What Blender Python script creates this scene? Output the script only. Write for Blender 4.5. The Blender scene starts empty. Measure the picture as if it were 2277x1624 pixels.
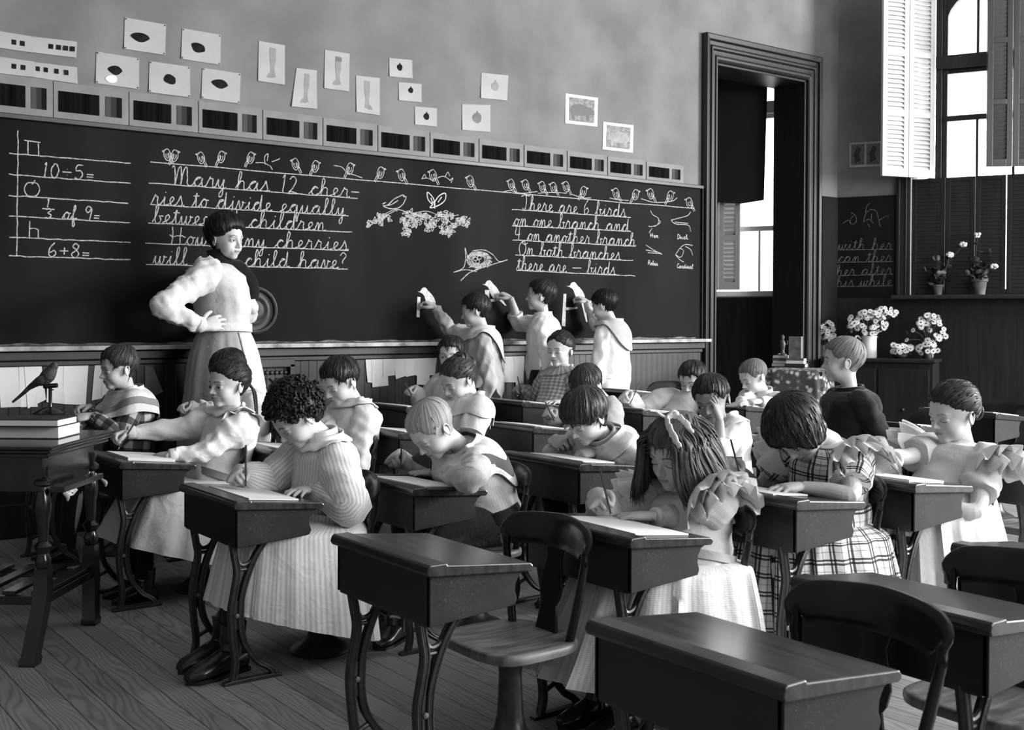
import bpy, math, random
import numpy as np
from mathutils import Vector, Matrix
from mathutils.bvhtree import BVHTree
random.seed(7); RNG = np.random.default_rng(7)
S = bpy.context.scene; COL = S.collection
# ------------------------------------------------------------------ camera
IW, IH = 2277, 1624
FPX, CYP = 2503.5, 745.0
YAW, PITCH, ROLL = math.radians(36.63), math.radians(-0.83), math.radians(0.2)
CP = np.array([0, -6.24, 1.15])
CF = np.array([math.sin(YAW)*math.cos(PITCH), math.cos(YAW)*math.cos(PITCH), math.sin(PITCH)])
_r = np.array([math.cos(YAW), -math.sin(YAW), 0.0]); _u = np.cross(_r, CF)
CR = _r*math.cos(ROLL)+_u*math.sin(ROLL); CU = -_r*math.sin(ROLL)+_u*math.cos(ROLL)
cam_d = bpy.data.cameras.new('camera'); cam = bpy.data.objects.new('camera', cam_d); COL.objects.link(cam)
cam_d.sensor_width = 36; cam_d.lens = FPX/IW*36; cam_d.shift_y = (CYP-IH/2)/IW; cam_d.clip_start = .05
M = Matrix(((CR[0], CU[0], -CF[0], CP[0]), (CR[1], CU[1], -CF[1], CP[1]), (CR[2], CU[2], -CF[2], CP[2]), (0, 0, 0, 1)))
cam.matrix_world = M; S.camera = cam
cam_d.dof.use_dof = True; cam_d.dof.focus_distance = 4.6; cam_d.dof.aperture_fstop = 10.0
def ray(x, y): return CF+CR*((x-IW/2)/FPX)-CU*((y-CYP)/FPX)
def PY(x, y, Y): d = ray(x, y); return CP+d*((Y-CP[1])/d[1])
def PZ(x, y, Z): d = ray(x, y); return CP+d*((Z-CP[2])/d[2])
def PP(x, y, o, n): d = ray(x, y); return CP+d*(((np.asarray(o)-CP)@n)/(d@n))
# ------------------------------------------------------------------ world, lights, exposure
wd = bpy.data.worlds.new('daylight'); S.world = wd; wd.use_nodes = True
bg = wd.node_tree.nodes['Background']; bg.inputs[0].default_value = (1, 1, 1, 1); bg.inputs[1].default_value = 3.6
S.view_settings.view_transform = 'Standard'; S.view_settings.look = 'None'; S.view_settings.gamma = 1
S.view_settings.use_curve_mapping = False; S.view_settings.exposure = 0.95
def area(name, loc, target, sx, sy, power):
    d = bpy.data.lights.new(name, 'AREA'); d.shape = 'RECTANGLE'; d.size = sx; d.size_y = sy; d.energy = power
    o = bpy.data.objects.new(name, d); COL.objects.link(o); o.location = loc
    o.rotation_euler = (Vector(target)-Vector(loc)).to_track_quat('-Z', 'Y').to_euler(); return o
area('window_daylight_right', (10.95, -6.35, 2.75), (2.5, -2.6, .9), 5.5, 2.7, 1400)
area('window_daylight_rear', (5.0, -9.6, 2.7), (2.6, -2.2, .9), 4.5, 2.5, 230)
S.cycles.max_bounces = 6; S.cycles.diffuse_bounces = 3; S.cycles.glossy_bounces = 3; S.cycles.transmission_bounces = 4
S.cycles.transparent_max_bounces = 8; S.cycles.caustics_reflective = False; S.cycles.caustics_refractive = False
S.cycles.sample_clamp_indirect = 4; S.cycles.use_denoising = True
# ------------------------------------------------------------------ materials
MATS = {}
def newmat(name):
    m = bpy.data.materials.new(name); m.use_nodes = True; nt = m.node_tree
    return m, nt, nt.nodes['Principled BSDF']
def N(nt, t, **k):
    n = nt.nodes.new(t)
    for a, b in k.items():
        if a.startswith('i_'):
            key = a[2:]; key = int(key) if key.isdigit() else key.replace('_', ' ')
            n.inputs[key].default_value = b
        else: setattr(n, a, b)
    return n
def g3(v): return (v, v, v, 1)
def ramp(nt, stops):
    r = nt.nodes.new('ShaderNodeValToRGB'); e = r.color_ramp.elements
    while len(e) < len(stops): e.new(.5)
    for i, (p, v) in enumerate(stops): e[i].position = p; e[i].color = g3(v)
    return r
def mat(name, a, b=None, scale=8, rough=.6, stretch=(1, 1, 1), bump=0, bscale=None, spec=.5, coat=0, detail=4, lo=.35, hi=.65, sheen=0, coords='Object'):
    """grey material: noise mix between tones a and b, optional bump"""
    if name in MATS: return MATS[name]
    m, nt, p = newmat(name); L = nt.links
    p.inputs['Roughness'].default_value = rough; p.inputs['Specular IOR Level'].default_value = spec
    p.inputs['Coat Weight'].default_value = coat; p.inputs['Coat Roughness'].default_value = .12
    if sheen: p.inputs['Sheen Weight'].default_value = sheen
    p.inputs['Base Color'].default_value = g3(a)
    if b is not None or bump:
        tc = N(nt, 'ShaderNodeTexCoord'); mp = N(nt, 'ShaderNodeMapping'); mp.inputs['Scale'].default_value = stretch
        L.new(tc.outputs[coords], mp.inputs[0])
    if b is not None:
        n = N(nt, 'ShaderNodeTexNoise', i_Scale=scale, i_Detail=detail); L.new(mp.outputs[0], n.inputs['Vector'])
        r = ramp(nt, [(lo, a), (hi, b)]); L.new(n.outputs['Fac'], r.inputs[0]); L.new(r.outputs[0], p.inputs['Base Color'])
    if bump:
        n2 = N(nt, 'ShaderNodeTexNoise', i_Scale=bscale or scale, i_Detail=3); L.new(mp.outputs[0], n2.inputs['Vector'])
        bm = N(nt, 'ShaderNodeBump', i_Strength=bump, i_Distance=.004); L.new(n2.outputs['Fac'], bm.inputs['Height']); L.new(bm.outputs[0], p.inputs['Normal'])
    MATS[name] = m; return m
# ------------------------------------------------------------------ mesh builder
def rotm(ax, ang):
    ax = np.asarray(ax, float); ax = ax/np.linalg.norm(ax); c, s = math.cos(ang), math.sin(ang); x, y, z = ax
    return np.array([[c+x*x*(1-c), x*y*(1-c)-z*s, x*z*(1-c)+y*s], [y*x*(1-c)+z*s, c+y*y*(1-c), y*z*(1-c)-x*s], [z*x*(1-c)-y*s, z*y*(1-c)+x*s, c+z*z*(1-c)]])
def nrm(v): v = np.asarray(v, float); return v/(np.linalg.norm(v)+1e-12)
def crom(pts, n=6, closed=False):
    """Catmull-Rom through pts"""
    P = np.asarray(pts, float)
    if len(P) < 3: return P
    P = np.vstack([P[-1], P, P[0], P[1]]) if closed else np.vstack([2*P[0]-P[1], P, 2*P[-1]-P[-2]])
    out = []; t = np.linspace(0, 1, n, endpoint=False)[:, None]
    for i in range(1, len(P)-2):
        a, b, c, d = P[i-1:i+3]
        out.append(.5*((2*b)+(-a+c)*t+(2*a-5*b+4*c-d)*t**2+(-a+3*b-3*c+d)*t**3))
    out = np.vstack(out)
    return out if closed else np.vstack([out, P[-2]])
class MB:
    def __init__(s): s.V = []; s.F = []; s.MI = []; s.UV = []; s.n = 0
    def add(s, V, F, mi=0, uv=None):
        V = np.asarray(V, float).reshape(-1, 3); o = s.n; s.V.append(V); s.n += len(V)
        s.UV.append(np.zeros((len(V), 2)) if uv is None else np.asarray(uv, float))
        for f in F: s.F.append([i+o for i in f]); s.MI.append(mi)
        return s
    def box(s, c, d, R=None, mi=0):
        x, y, z = np.asarray(d, float)/2
        V = np.array([(i*x, j*y, k*z) for i in (-1, 1) for j in (-1, 1) for k in (-1, 1)])
        if R is not None: V = V@np.asarray(R).T
        return s.add(V+np.asarray(c, float), [(0, 1, 3, 2), (4, 6, 7, 5), (0, 4, 5, 1), (2, 3, 7, 6), (0, 2, 6, 4), (1, 5, 7, 3)], mi)
    def loft(s, rings, mi=0, cap=True, closed=True, uvs=(1, 1)):
        Rg = np.asarray(rings, float); n, m, _ = Rg.shape
        F = []; mm = m if closed else m-1
        for i in range(n-1):
            for j in range(mm): k = (j+1) % m; F.append((i*m+j, i*m+k, (i+1)*m+k, (i+1)*m+j))
        if cap and closed: F.append(tuple(range(m-1, -1, -1))); F.append(tuple((n-1)*m+j for j in range(m)))
        uv = np.array([(j/m*uvs[0], i/(n-1)*uvs[1]) for i in range(n) for j in range(m)])
        return s.add(Rg.reshape(-1, 3), F, mi, uv)
    def tube(s, pts, rad, m=10, mi=0, ab=(1, 1), up=None, cap=True, uvs=(1, 1)):
        s.loft(tube_rings(pts, rad, m, ab, up), mi, cap, True, uvs); return s
    def lathe(s, prof, c=(0, 0, 0), m=24, mi=0, R=None, cap=True):
        a = np.linspace(0, 2*math.pi, m, endpoint=False)
        rg = np.array([[(r*math.cos(t), r*math.sin(t), z) for t in a] for r, z in prof])
        if R is not None: rg = rg@np.asarray(R).T
        return s.loft(rg+np.asarray(c, float), mi, cap)
    def prism(s, poly, o, ax, ay, dep, mi=0):
        P = np.asarray(poly, float); ax, ay, o, dep = [np.asarray(q, float) for q in (ax, ay, o, dep)]
        A = o+P[:, :1]*ax+P[:, 1:2]*ay; n = len(P)
        F = [tuple(range(n-1, -1, -1)), tuple(range(n, 2*n))]+[(i, (i+1) % n, n+(i+1) % n, n+i) for i in range(n)]
        return s.add(np.vstack([A, A+dep]), F, mi)
    def ell(s, c, r, R=None, m=14, n=9, mi=0):
        r = np.ones(3)*np.asarray(r, float); t = np.linspace(-math.pi/2, math.pi/2, n); a = np.linspace(0, 2*math.pi, m, endpoint=False)
        t[0] += .02; t[-1] -= .02
        rg = np.array([[(math.cos(q)*math.cos(p), math.cos(q)*math.sin(p), math.sin(q)) for p in a] for q in t])*r
        if R is not None: rg = rg@np.asarray(R).T
        return s.loft(rg+np.asarray(c, float), mi)
    def strip(s, pts, w, o, ax, ay, nz, h=.0012, mi=0):
        """raised ridge along a polyline drawn on a plane"""
        P = np.asarray(pts, float); n = len(P)
        if n < 2: return s
        T = np.gradient(P, axis=0); T /= np.linalg.norm(T, axis=1)[:, None]+1e-9
        Q = np.stack([-T[:, 1], T[:, 0]], 1)*(w/2)
        f = lambda A, k: o+A[:, :1]*ax+A[:, 1:2]*ay+nz*k
        V = np.stack([f(P-Q, .0002), f(P, h), f(P+Q, .0002)], 1).reshape(-1, 3); F = []
        for i in range(n-1):
            a = 3*i; F += [(a, a+3, a+4, a+1), (a+1, a+4, a+5, a+2)]
        return s.add(V, F, mi)
    def obj(s, name, mats, parent=None, smooth=True, bevel=0, seg=2, subsurf=0, label=None, auto=40):
        if not isinstance(mats, (list, tuple)): mats = [mats]
        me = bpy.data.meshes.new(name); V = np.vstack(s.V)
        me.from_pydata(V.tolist(), [], s.F)
        for q in mats: me.materials.append(q)
        if len(mats) > 1: me.polygons.foreach_set('material_index', s.MI)
        U = np.vstack(s.UV)
        if U.any():
            ul = me.uv_layers.new(name='UVMap'); li = np.empty(len(me.loops), int); me.loops.foreach_get('vertex_index', li)
            ul.data.foreach_set('uv', U[li].ravel())
        me.update()
        o = bpy.data.objects.new(name, me); COL.objects.link(o)
        if parent is not None: o.parent = parent
        if smooth:
            me.polygons.foreach_set('use_smooth', [True]*len(me.polygons))
            if auto: me.set_sharp_from_angle(angle=math.radians(auto))
        if bevel:
            b = o.modifiers.new('b', 'BEVEL'); b.width = bevel; b.segments = seg; b.limit_method = 'ANGLE'; b.angle_limit = .6
        if subsurf:
            b = o.modifiers.new('s', 'SUBSURF'); b.levels = b.render_levels = subsurf
        if label: o['label'] = label
        return o
def tube_rings(pts, rad, m=10, ab=(1, 1), up=None):
    P = np.asarray(pts, float); n = len(P); rad = np.ones(n)*np.asarray(rad, float)
    T = np.gradient(P, axis=0); T /= np.linalg.norm(T, axis=1)[:, None]+1e-12
    u = np.asarray(up if up is not None else ((0, 0, 1) if abs(T[0][2]) < .9 else (1, 0, 0)), float)
    a = np.linspace(0, 2*math.pi, m, endpoint=False); out = []
    for i in range(n):
        u = u-T[i]*(u@T[i]); u = u/(np.linalg.norm(u)+1e-12); v = np.cross(T[i], u)
        out.append(P[i]+rad[i]*(np.cos(a)[:, None]*v*ab[0]+np.sin(a)[:, None]*u*ab[1]))
    return np.array(out)
def thing(name, label, cat, loc=(0, 0, 0), rz=0, group=None):
    o = bpy.data.objects.new(name, None); COL.objects.link(o); o.location = loc; o.rotation_euler = (0, 0, rz); o.empty_display_size = .1
    return tag(o, label, cat, group)
def tag(o, label, cat, group=None):
    o['label'] = label; o['category'] = cat
    if group: o['group'] = group
    return o
def struct(o): o['kind'] = 'structure'; return o
def dup(root, loc=None, rz=None, label=None, group=None, parent=None):
    c = root.copy(); COL.objects.link(c)
    if parent is not None: c.parent = parent
    if loc is not None: c.location = loc
    if rz is not None: c.rotation_euler = (0, 0, rz)
    if label: c['label'] = label
    if group: c['group'] = group
    for ch in list(root.children): dup(ch, parent=c)
    return c
# ------------------------------------------------------------------ surface materials
plaster = mat('plaster', .135, .195, scale=2.2, rough=.9, bump=.15, bscale=40, detail=6, spec=.2)
plaster_shaded = mat('plaster_shaded', .12, .17, scale=2.5, rough=.9, spec=.2)  # darker copy of the plaster, backlit shade put into its tone
ceil_m = mat('ceiling_white', .6, rough=.9)
dark_wood = mat('dark_wood', .006, .014, scale=6, stretch=(6, 6, .5), rough=.38, detail=5)
trim_wood = mat('trim_wood', .005, .013, scale=5, stretch=(8, 8, .6), rough=.42)
white_paint = mat('white_paint', .72, rough=.55)
slate = mat('slate', .0045, .017, scale=1.6, stretch=(1.2, 1, .35), rough=.7, detail=7, lo=.35, hi=.8, spec=.08)
dust = mat('chalk_dust', .12, .5, scale=9, stretch=(1, 1, 1), rough=.95, detail=5, lo=.3, hi=.6)
chalk = mat('chalk', .14, .42, scale=60, rough=1, spec=0, lo=.3, hi=.55)
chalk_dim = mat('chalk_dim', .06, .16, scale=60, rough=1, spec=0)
chalk_b = mat('chalk_bright', .4, .62, scale=50, rough=1, spec=0)
paper = mat('paper', .33, .38, scale=5, rough=.85, spec=.2)
paper_w = mat('paper_white', .68, .74, scale=6, rough=.85, spec=.2)
def floor_mat():
    m, nt, p = newmat('floor_planks'); L = nt.links; p.inputs['Roughness'].default_value = .5; p.inputs['Specular IOR Level'].default_value = .3
    tc = N(nt, 'ShaderNodeTexCoord'); sx = N(nt, 'ShaderNodeSeparateXYZ'); L.new(tc.outputs['Object'], sx.inputs[0])
    k = N(nt, 'ShaderNodeMath', operation='DIVIDE', i_1=.085); L.new(sx.outputs[0], k.inputs[0])
    fl = N(nt, 'ShaderNodeMath', operation='FLOOR'); L.new(k.outputs[0], fl.inputs[0]); fr = N(nt, 'ShaderNodeMath', operation='FRACT'); L.new(k.outputs[0], fr.inputs[0])
    wn = N(nt, 'ShaderNodeTexWhiteNoise', noise_dimensions='1D'); L.new(fl.outputs[0], wn.inputs['W'])
    cb = N(nt, 'ShaderNodeCombineXYZ')
    k8 = N(nt, 'ShaderNodeMath', operation='MULTIPLY', i_1=.55); L.new(k.outputs[0], k8.inputs[0]); L.new(k8.outputs[0], cb.inputs[0])
    yy = N(nt, 'ShaderNodeMath', operation='MULTIPLY', i_1=1.1); L.new(sx.outputs[1], yy.inputs[0])
    ya = N(nt, 'ShaderNodeMath', operation='MULTIPLY_ADD', i_1=37.0); L.new(wn.outputs[0], ya.inputs[0]); L.new(yy.outputs[0], ya.inputs[2]); L.new(ya.outputs[0], cb.inputs[1])
    gn = N(nt, 'ShaderNodeTexNoise', i_Scale=1.0, i_Detail=2); L.new(cb.outputs[0], gn.inputs[0])
    gv = N(nt, 'ShaderNodeMath', operation='MULTIPLY_ADD', i_1=3.2); L.new(gn.outputs['Fac'], gv.inputs[0]); L.new(fr.outputs[0], gv.inputs[2])
    gs = N(nt, 'ShaderNodeMath', operation='MULTIPLY', i_1=30.0); L.new(gv.outputs[0], gs.inputs[0])
    sn = N(nt, 'ShaderNodeMath', operation='SINE'); L.new(gs.outputs[0], sn.inputs[0])
    wv = N(nt, 'ShaderNodeMath', operation='MULTIPLY_ADD', i_1=.5, i_2=.5); L.new(sn.outputs[0], wv.inputs[0])
    ns = N(nt, 'ShaderNodeTexNoise', i_Scale=1.3, i_Detail=4); L.new(tc.outputs['Object'], ns.inputs[0])
    r1 = ramp(nt, [(.0, .185), (.3, .24), (1, .28)]); L.new(wv.outputs[0], r1.inputs[0])
    r2 = ramp(nt, [(.3, .75), (.7, 1.1)]); L.new(ns.outputs['Fac'], r2.inputs[0])
    m1 = N(nt, 'ShaderNodeMix', data_type='RGBA', blend_type='MULTIPLY'); m1.inputs[0].default_value = 1; L.new(r1.outputs[0], m1.inputs[6]); L.new(r2.outputs[0], m1.inputs[7])
    r3 = ramp(nt, [(0, .25), (.03, .3), (.06, 1), (1, 1)]); L.new(fr.outputs[0], r3.inputs[0])
    m2 = N(nt, 'ShaderNodeMix', data_type='RGBA', blend_type='MULTIPLY'); m2.inputs[0].default_value = 1; L.new(m1.outputs[2], m2.inputs[6]); L.new(r3.outputs[0], m2.inputs[7])
    r4 = ramp(nt, [(0, .8), (1, 1.15)]); L.new(wn.outputs[0], r4.inputs[0])
    m3 = N(nt, 'ShaderNodeMix', data_type='RGBA', blend_type='MULTIPLY'); m3.inputs[0].default_value = 1; L.new(m2.outputs[2], m3.inputs[6]); L.new(r4.outputs[0], m3.inputs[7])
    L.new(m3.outputs[2], p.inputs['Base Color']); return m
def bead_mat():
    m, nt, p = newmat('beadboard'); L = nt.links; p.inputs['Roughness'].default_value = .45
    tc = N(nt, 'ShaderNodeTexCoord'); sx = N(nt, 'ShaderNodeSeparateXYZ'); L.new(tc.outputs['Object'], sx.inputs[0])
    k = N(nt, 'ShaderNodeMath', operation='DIVIDE', i_1=.055); L.new(sx.outputs[0], k.inputs[0]); fr = N(nt, 'ShaderNodeMath', operation='FRACT'); L.new(k.outputs[0], fr.inputs[0])
    r = ramp(nt, [(0, .3), (.07, .3), (.14, 1), (1, 1)]); L.new(fr.outputs[0], r.inputs[0])
    n = N(nt, 'ShaderNodeTexNoise', i_Scale=5, i_Detail=5); mp = N(nt, 'ShaderNodeMapping'); mp.inputs['Scale'].default_value = (5, 1, .5); L.new(tc.outputs['Object'], mp.inputs[0]); L.new(mp.outputs[0], n.inputs[0])
    r2 = ramp(nt, [(.3, .003), (.7, .008)]); L.new(n.outputs['Fac'], r2.inputs[0])
    mm = N(nt, 'ShaderNodeMix', data_type='RGBA', blend_type='MULTIPLY'); mm.inputs[0].default_value = 1; L.new(r2.outputs[0], mm.inputs[6]); L.new(r.outputs[0], mm.inputs[7]); L.new(mm.outputs[2], p.inputs['Base Color'])
    b = N(nt, 'ShaderNodeBump', i_Strength=.6, i_Distance=.006); L.new(r.outputs[0], b.inputs['Height']); L.new(b.outputs[0], p.inputs['Normal']); return m
def glass_mat():
    m = bpy.data.materials.new('window_glass'); m.use_nodes = True; nt = m.node_tree; nt.nodes.clear(); L = nt.links
    t = N(nt, 'ShaderNodeBsdfTransparent'); t.inputs[0].default_value = g3(.93); gl = N(nt, 'ShaderNodeBsdfGlossy', i_Roughness=.02)
    mx = N(nt, 'ShaderNodeMixShader'); mx.inputs[0].default_value = .06; L.new(t.outputs[0], mx.inputs[1]); L.new(gl.outputs[0], mx.inputs[2])
    o = N(nt, 'ShaderNodeOutputMaterial'); L.new(mx.outputs[0], o.inputs[0]); return m
glass = glass_mat(); bead = bead_mat()
# ------------------------------------------------------------------ room shell
W0 = np.array([8.19, 0, 0]); WD = nrm((.43, -.903, 0)); WN = np.array([WD[1], -WD[0], 0])   # outer wall: corner, direction, inward normal
if WN @ (CP-W0) < 0: WN = -WN
WR = np.stack([WD, -WN, [0, 0, 1]], 1)                                                       # wall frame (s, out, z) -> world
def wp(s, o, z): return W0+WD*s-WN*o+np.array([0, 0, z])
def PW(x, y, off=0.): p = PP(x, y, W0-WN*off, WN); return (p-W0)@WD, p[2]
H = 4.7
def slab(name, c, d, m, R=None, parent=None, kind=True, bevel=0):
    o = MB().box(c, d, R).obj(name, m, parent, smooth=False, bevel=bevel)
    return struct(o) if kind else o
def wbox(mb, s0, s1, o0, o1, z0, z1, mi=0): return mb.box(wp((s0+s1)/2, (o0+o1)/2, (z0+z1)/2), (abs(s1-s0), abs(o1-o0), abs(z1-z0)), WR, mi)
slab('floor', (5, -3.5, -.05), (18, 16, .1), floor_mat())
slab('ceiling', (5, -3.5, H+.05), (18, 16, .1), ceil_m)
mb = MB(); mb.box((2.1, .16, H/2), (9.08, .32, H)); mb.box((7.195, .16, (H+3.19)/2), (1.11, .32, H-3.19)); mb.box((7.98, .16, H/2), (.46, .32, H))
struct(mb.obj('wall_front', plaster, smooth=False))
slab('wall_left', (-2.4, -4.9, H/2), (.1, 10.6, H), plaster); slab('wall_rear', (5, -10.3, H/2), (15, .1, H), plaster)
# outer wall with two tall window openings (this room and the next one)
OW = [(.62, 1.95), (-1.42, -.48)]; ZS, ZT = 1.36, 4.35
mb = MB()
wbox(mb, 1.95, 11.5, 0, .35, 0, H); wbox(mb, -.48, .62, 0, .35, 0, H); wbox(mb, -6, -1.42, 0, .35, 0, H)
for a, b in OW: wbox(mb, a, b, 0, .35, 0, ZS); wbox(mb, a, b, 0, .35, ZT, H)
struct(mb.obj('wall_right', plaster_shaded, smooth=False))
slab('wall_next_room', (5.2, 3.6, H/2), (5, .1, H), plaster); slab('wall_next_room_left', (5.6, 2, H/2), (.1, 3.3, H), plaster)
# wainscot, rail mouldings, baseboard
slab('trim_1', (2.0, -.012, .47), (9.0, .024, .94), bead)
MB().box((2.0, -.03, .945), (9.0, .05, .05)).box((2.0, -.02, .905), (9.0, .035, .03)).obj('trim_2', trim_wood, smooth=False, bevel=.006)['kind'] = 'structure'
struct(MB().box((2.0, -.022, .09), (9.0, .044, .18)).obj('baseboard_front', trim_wood, smooth=False, bevel=.006))
shaded_wood = mat('shaded_wood', .006, .013, scale=6, stretch=(6, 6, .5), rough=.55, spec=.25)  # rougher near-black wood; shade of the backlit wall side put into it
struct(wbox(MB(), .0, 11.4, -.02, 0, 0, 1.34).obj('trim_3', shaded_wood, smooth=False)); struct(wbox(MB(), -5.5, -.3, -.02, 0, 0, 1.35).obj('trim_6', shaded_wood, smooth=False))
struct(wbox(MB(), .48, 2.2, -.17, .0, 1.325, 1.36).obj('trim_4', dark_wood, smooth=False, bevel=.008))
# door casing: stepped mouldings, dark reveals
mb = MB(); pf = [(0, 0), (0, .03), (.015, .045), (.03, .045), (.035, .03), (.06, .03), (.07, .05), (.085, .05), (.09, .032), (.115, .034), (.12, .06), (.15, .064), (.155, .05), (.155, 0)]
mb.loft([[(6.64-w, -d, 0) for w, d in pf], [(6.64-w, -d, 3.19+w*1.35) for w, d in pf], [(7.75+w, -d, 3.19+w*1.35) for w, d in pf], [(7.75+w, -d, 0) for w, d in pf]])
mb.box((6.65, .16, 1.6), (.02, .34, 3.2)); mb.box((7.74, .16, 1.6), (.02, .34, 3.2)); mb.box((7.195, .16, 3.18), (1.11, .34, .02))
struct(mb.obj('door_1', trim_wood, smooth=False, bevel=.005))
# ------------------------------------------------------------------ windows
def window(name, a, b, mull, zt, meet, dark, paper_side=None):
    root = bpy.data.objects.new(name, None); COL.objects.link(root); struct(root)
    f = MB(); o0, o1 = .10, .15
    for s0, s1 in ((a, a+.05), (b-.05, b)): wbox(f, s0, s1, .06, .2, ZS, ZT)
    wbox(f, a, b, .06, .2, ZT-.05, ZT); wbox(f, a, b, .04, .2, zt, zt+.11); wbox(f, a, b, .08, .2, ZS, ZS+.05)
    wbox(f, a+.05, b-.05, .09, .13, meet-.02, meet+.025); wbox(f, a+.05, b-.05, .1, .14, zt-.035, zt)
    for s in mull:
        wbox(f, s-.01, s+.01, .1, .13, ZS, meet); wbox(f, s-.01, s+.01, .1, .13, zt+.11, ZT)
    for s0, s1 in ((a+.05, a+.09), (b-.09, b-.05)): wbox(f, s0, s1, .09, .13, ZS, zt); wbox(f, s0, s1, .09, .13, zt+.1, ZT)
    f.obj('window_frame', dark, root, smooth=False, bevel=.004)
    g = MB(); wbox(g, a+.05, b-.05, .114, .118, ZS+.04, ZT-.04); g.obj('pane', glass, root, smooth=False)
    return root
w1 = window('window_1', .80, 1.93, (1.125, 1.405, 1.67), 3.27, 2.853, trim_wood)
w2 = window('window_2', -1.40, -.5, (-.72,), 3.02, 1.98, white_paint)
# arched corner spandrel of the top light
s0, z0 = .88, 3.40
arc = [(s0, ZT)]+[(s0, 3.66)]+[(s0+.62*(1-math.cos(t)), 3.66+.36*math.sin(t)) for t in np.linspace(.15, 1.5, 9)]+[(s0+.62, ZT)]
MB().prism(arc, wp(0, .09, 0), WD, (0, 0, 1), -WN*.05).obj('window_arch', trim_wood, w1, smooth=False)
# casing beside the window
mb = MB()
for a, b, o in ((.50, .62, -.035), (.515, .535, -.05), (.575, .59, -.05)): wbox(mb, a, b, o, 0, 1.36, ZT)
struct(mb.obj('trim_5', trim_wood, smooth=False, bevel=.004))
# ------------------------------------------------------------------ shutters
def leaf(mb_f, mb_s, o, ax, nz, w, h, rails, th=.028, sw=.045, tilt=.5, pitch=.036):
    """one louvred leaf: frame into mb_f, slats into mb_s; o = lower hinge corner, ax = direction, nz = normal"""
    R = np.stack([ax, nz, [0, 0, 1]], 1); z = np.array([0, 0, 1.])
    for s in (sw/2, w-sw/2): mb_f.box(o+ax*s+z*h/2, (sw, th, h), R)
    for r0, r1 in rails: mb_f.box(o+ax*w/2+z*(r0+r1)/2, (w-2*sw+.002, th, r1-r0), R)
    for (a0, a1), (b0, b1) in zip(rails[:-1], rails[1:]):
        n = max(3, int((b0-a1)/pitch)); 
        for i in range(n):
            zz = a1+(i+.5)*(b0-a1)/n
            mb_s.box(o+ax*w/2+z*zz, (w-2*sw, .006, .046), R@rotm((1, 0, 0), tilt))
shut_white = mat('shutter_paint', .5, .56, scale=8, rough=.6)
hinge = wp(.80, -.03, 0); axd = nrm((-.953, .302, 0)); nzd = np.array([axd[1], -axd[0], 0])
pe = PP(1961, 200, hinge, nzd); Lw = (pe-hinge)@axd; zb = PP(2050, 396, hinge, nzd)[2]
sh = thing('window_shutter', 'white louvred bifold shutter swung open at the left of the bright upper window', 'shutter', tuple(hinge+np.array([0, 0, zb])))
rl = [(0, .06), (.50, .545), (1.0, 1.045), (1.55, 1.6)]
for k in (0, 1):
    f, sl = MB(), MB(); leaf(f, sl, axd*(Lw/2*k+.004)+nzd*(.0), axd, nzd, Lw/2-.006, 1.6, rl, tilt=-.6)
    fo = f.obj('shutter_leaf', shut_white, sh, smooth=False, bevel=.003); sl.obj('louver', shut_white, fo, smooth=False)
# dark upper right shutter, folded out, seen edge-on at the frame border
h2 = wp(1.60, -.03, 0); ax2 = nrm(wp(1.22, -.16, 0)-h2); nz2 = np.array([ax2[1], -ax2[0], 0]); L2 = float(np.linalg.norm((wp(1.22, -.16, 0)-h2)))
sh2 = thing('window_shutter', 'dark louvred shutter closed over the right half of the bright upper window', 'shutter', tuple(h2+np.array([0, 0, 2.40])))
for k in (0, 1):
    f, sl = MB(), MB(); leaf(f, sl, ax2*(L2/2*k+.004), ax2, nz2, L2/2-.006, 1.6, rl, tilt=.25)
    fo = f.obj('shutter_leaf', trim_wood, sh2, smooth=False, bevel=.003); sl.obj('louver', trim_wood, fo, smooth=False)
# closed lower shutters: four dark leaves with light in the slits
bx = [.625, .895, 1.13, 1.365, 1.60, 1.90]
lw = thing('window_shutter', 'dark lower shutters closed behind the sill flowers with thin slits of daylight', 'shutter', tuple(wp(bx[0], -.01, ZS)))
for k in range(5):
    f, sl = MB(), MB(); w = bx[k+1]-bx[k]; o = WD*(bx[k]-bx[0]+.003)
    leaf(f, sl, o, WD, WN, w-.007, .985, [(.0, .012), (.06, .07), (.475, .487), (.5, .52), (.95, .985)], tilt=.14, sw=.035, pitch=.03, th=.012)
    fo = f.obj('shutter_leaf', shaded_wood, lw, smooth=False, bevel=.002); sl.obj('louver', shaded_wood, fo, smooth=False)
# shutters and shade in the next room, seen through the door
h3 = wp(-.86, -.02, 0); ax3 = -WD
sh3 = thing('window_shutter', 'white louvred shutter beside the bright window seen through the doorway', 'shutter', tuple(h3+np.array([0, 0, 1.42])))
for k in (0, 1):
    f, sl = MB(), MB(); leaf(f, sl, ax3*(.2*k+.003), ax3, WN, .194, .99, [(0, .07), (.45, .5), (.93, .99)], tilt=-.6)
    fo = f.obj('shutter_leaf', shut_white, sh3, smooth=False, bevel=.003); sl.obj('louver', shut_white, fo, smooth=False)
q = [PP(x, y, wp(0, -.12, 0), WN) for x, y in ((1560, 448), (1648, 453), (1698, 445), (1706, 182), (1560, 148))]
sd = MB(); nq = len(q); sd.add(np.array(q+[p-WN*.012 for p in q]), [tuple(range(nq)), tuple(range(2*nq-1, nq-1, -1))]+[(i, i+nq, (i+1) % nq+nq, (i+1) % nq) for i in range(nq)])
shd = thing('roller_shade', 'black roller shade half drawn over the window behind the doorway', 'window shade', tuple(q[4])); o = sd.obj('shade_cloth', mat('shade_black', .012, rough=.9), shd, smooth=False); o.location = -Vector(q[4])
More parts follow.
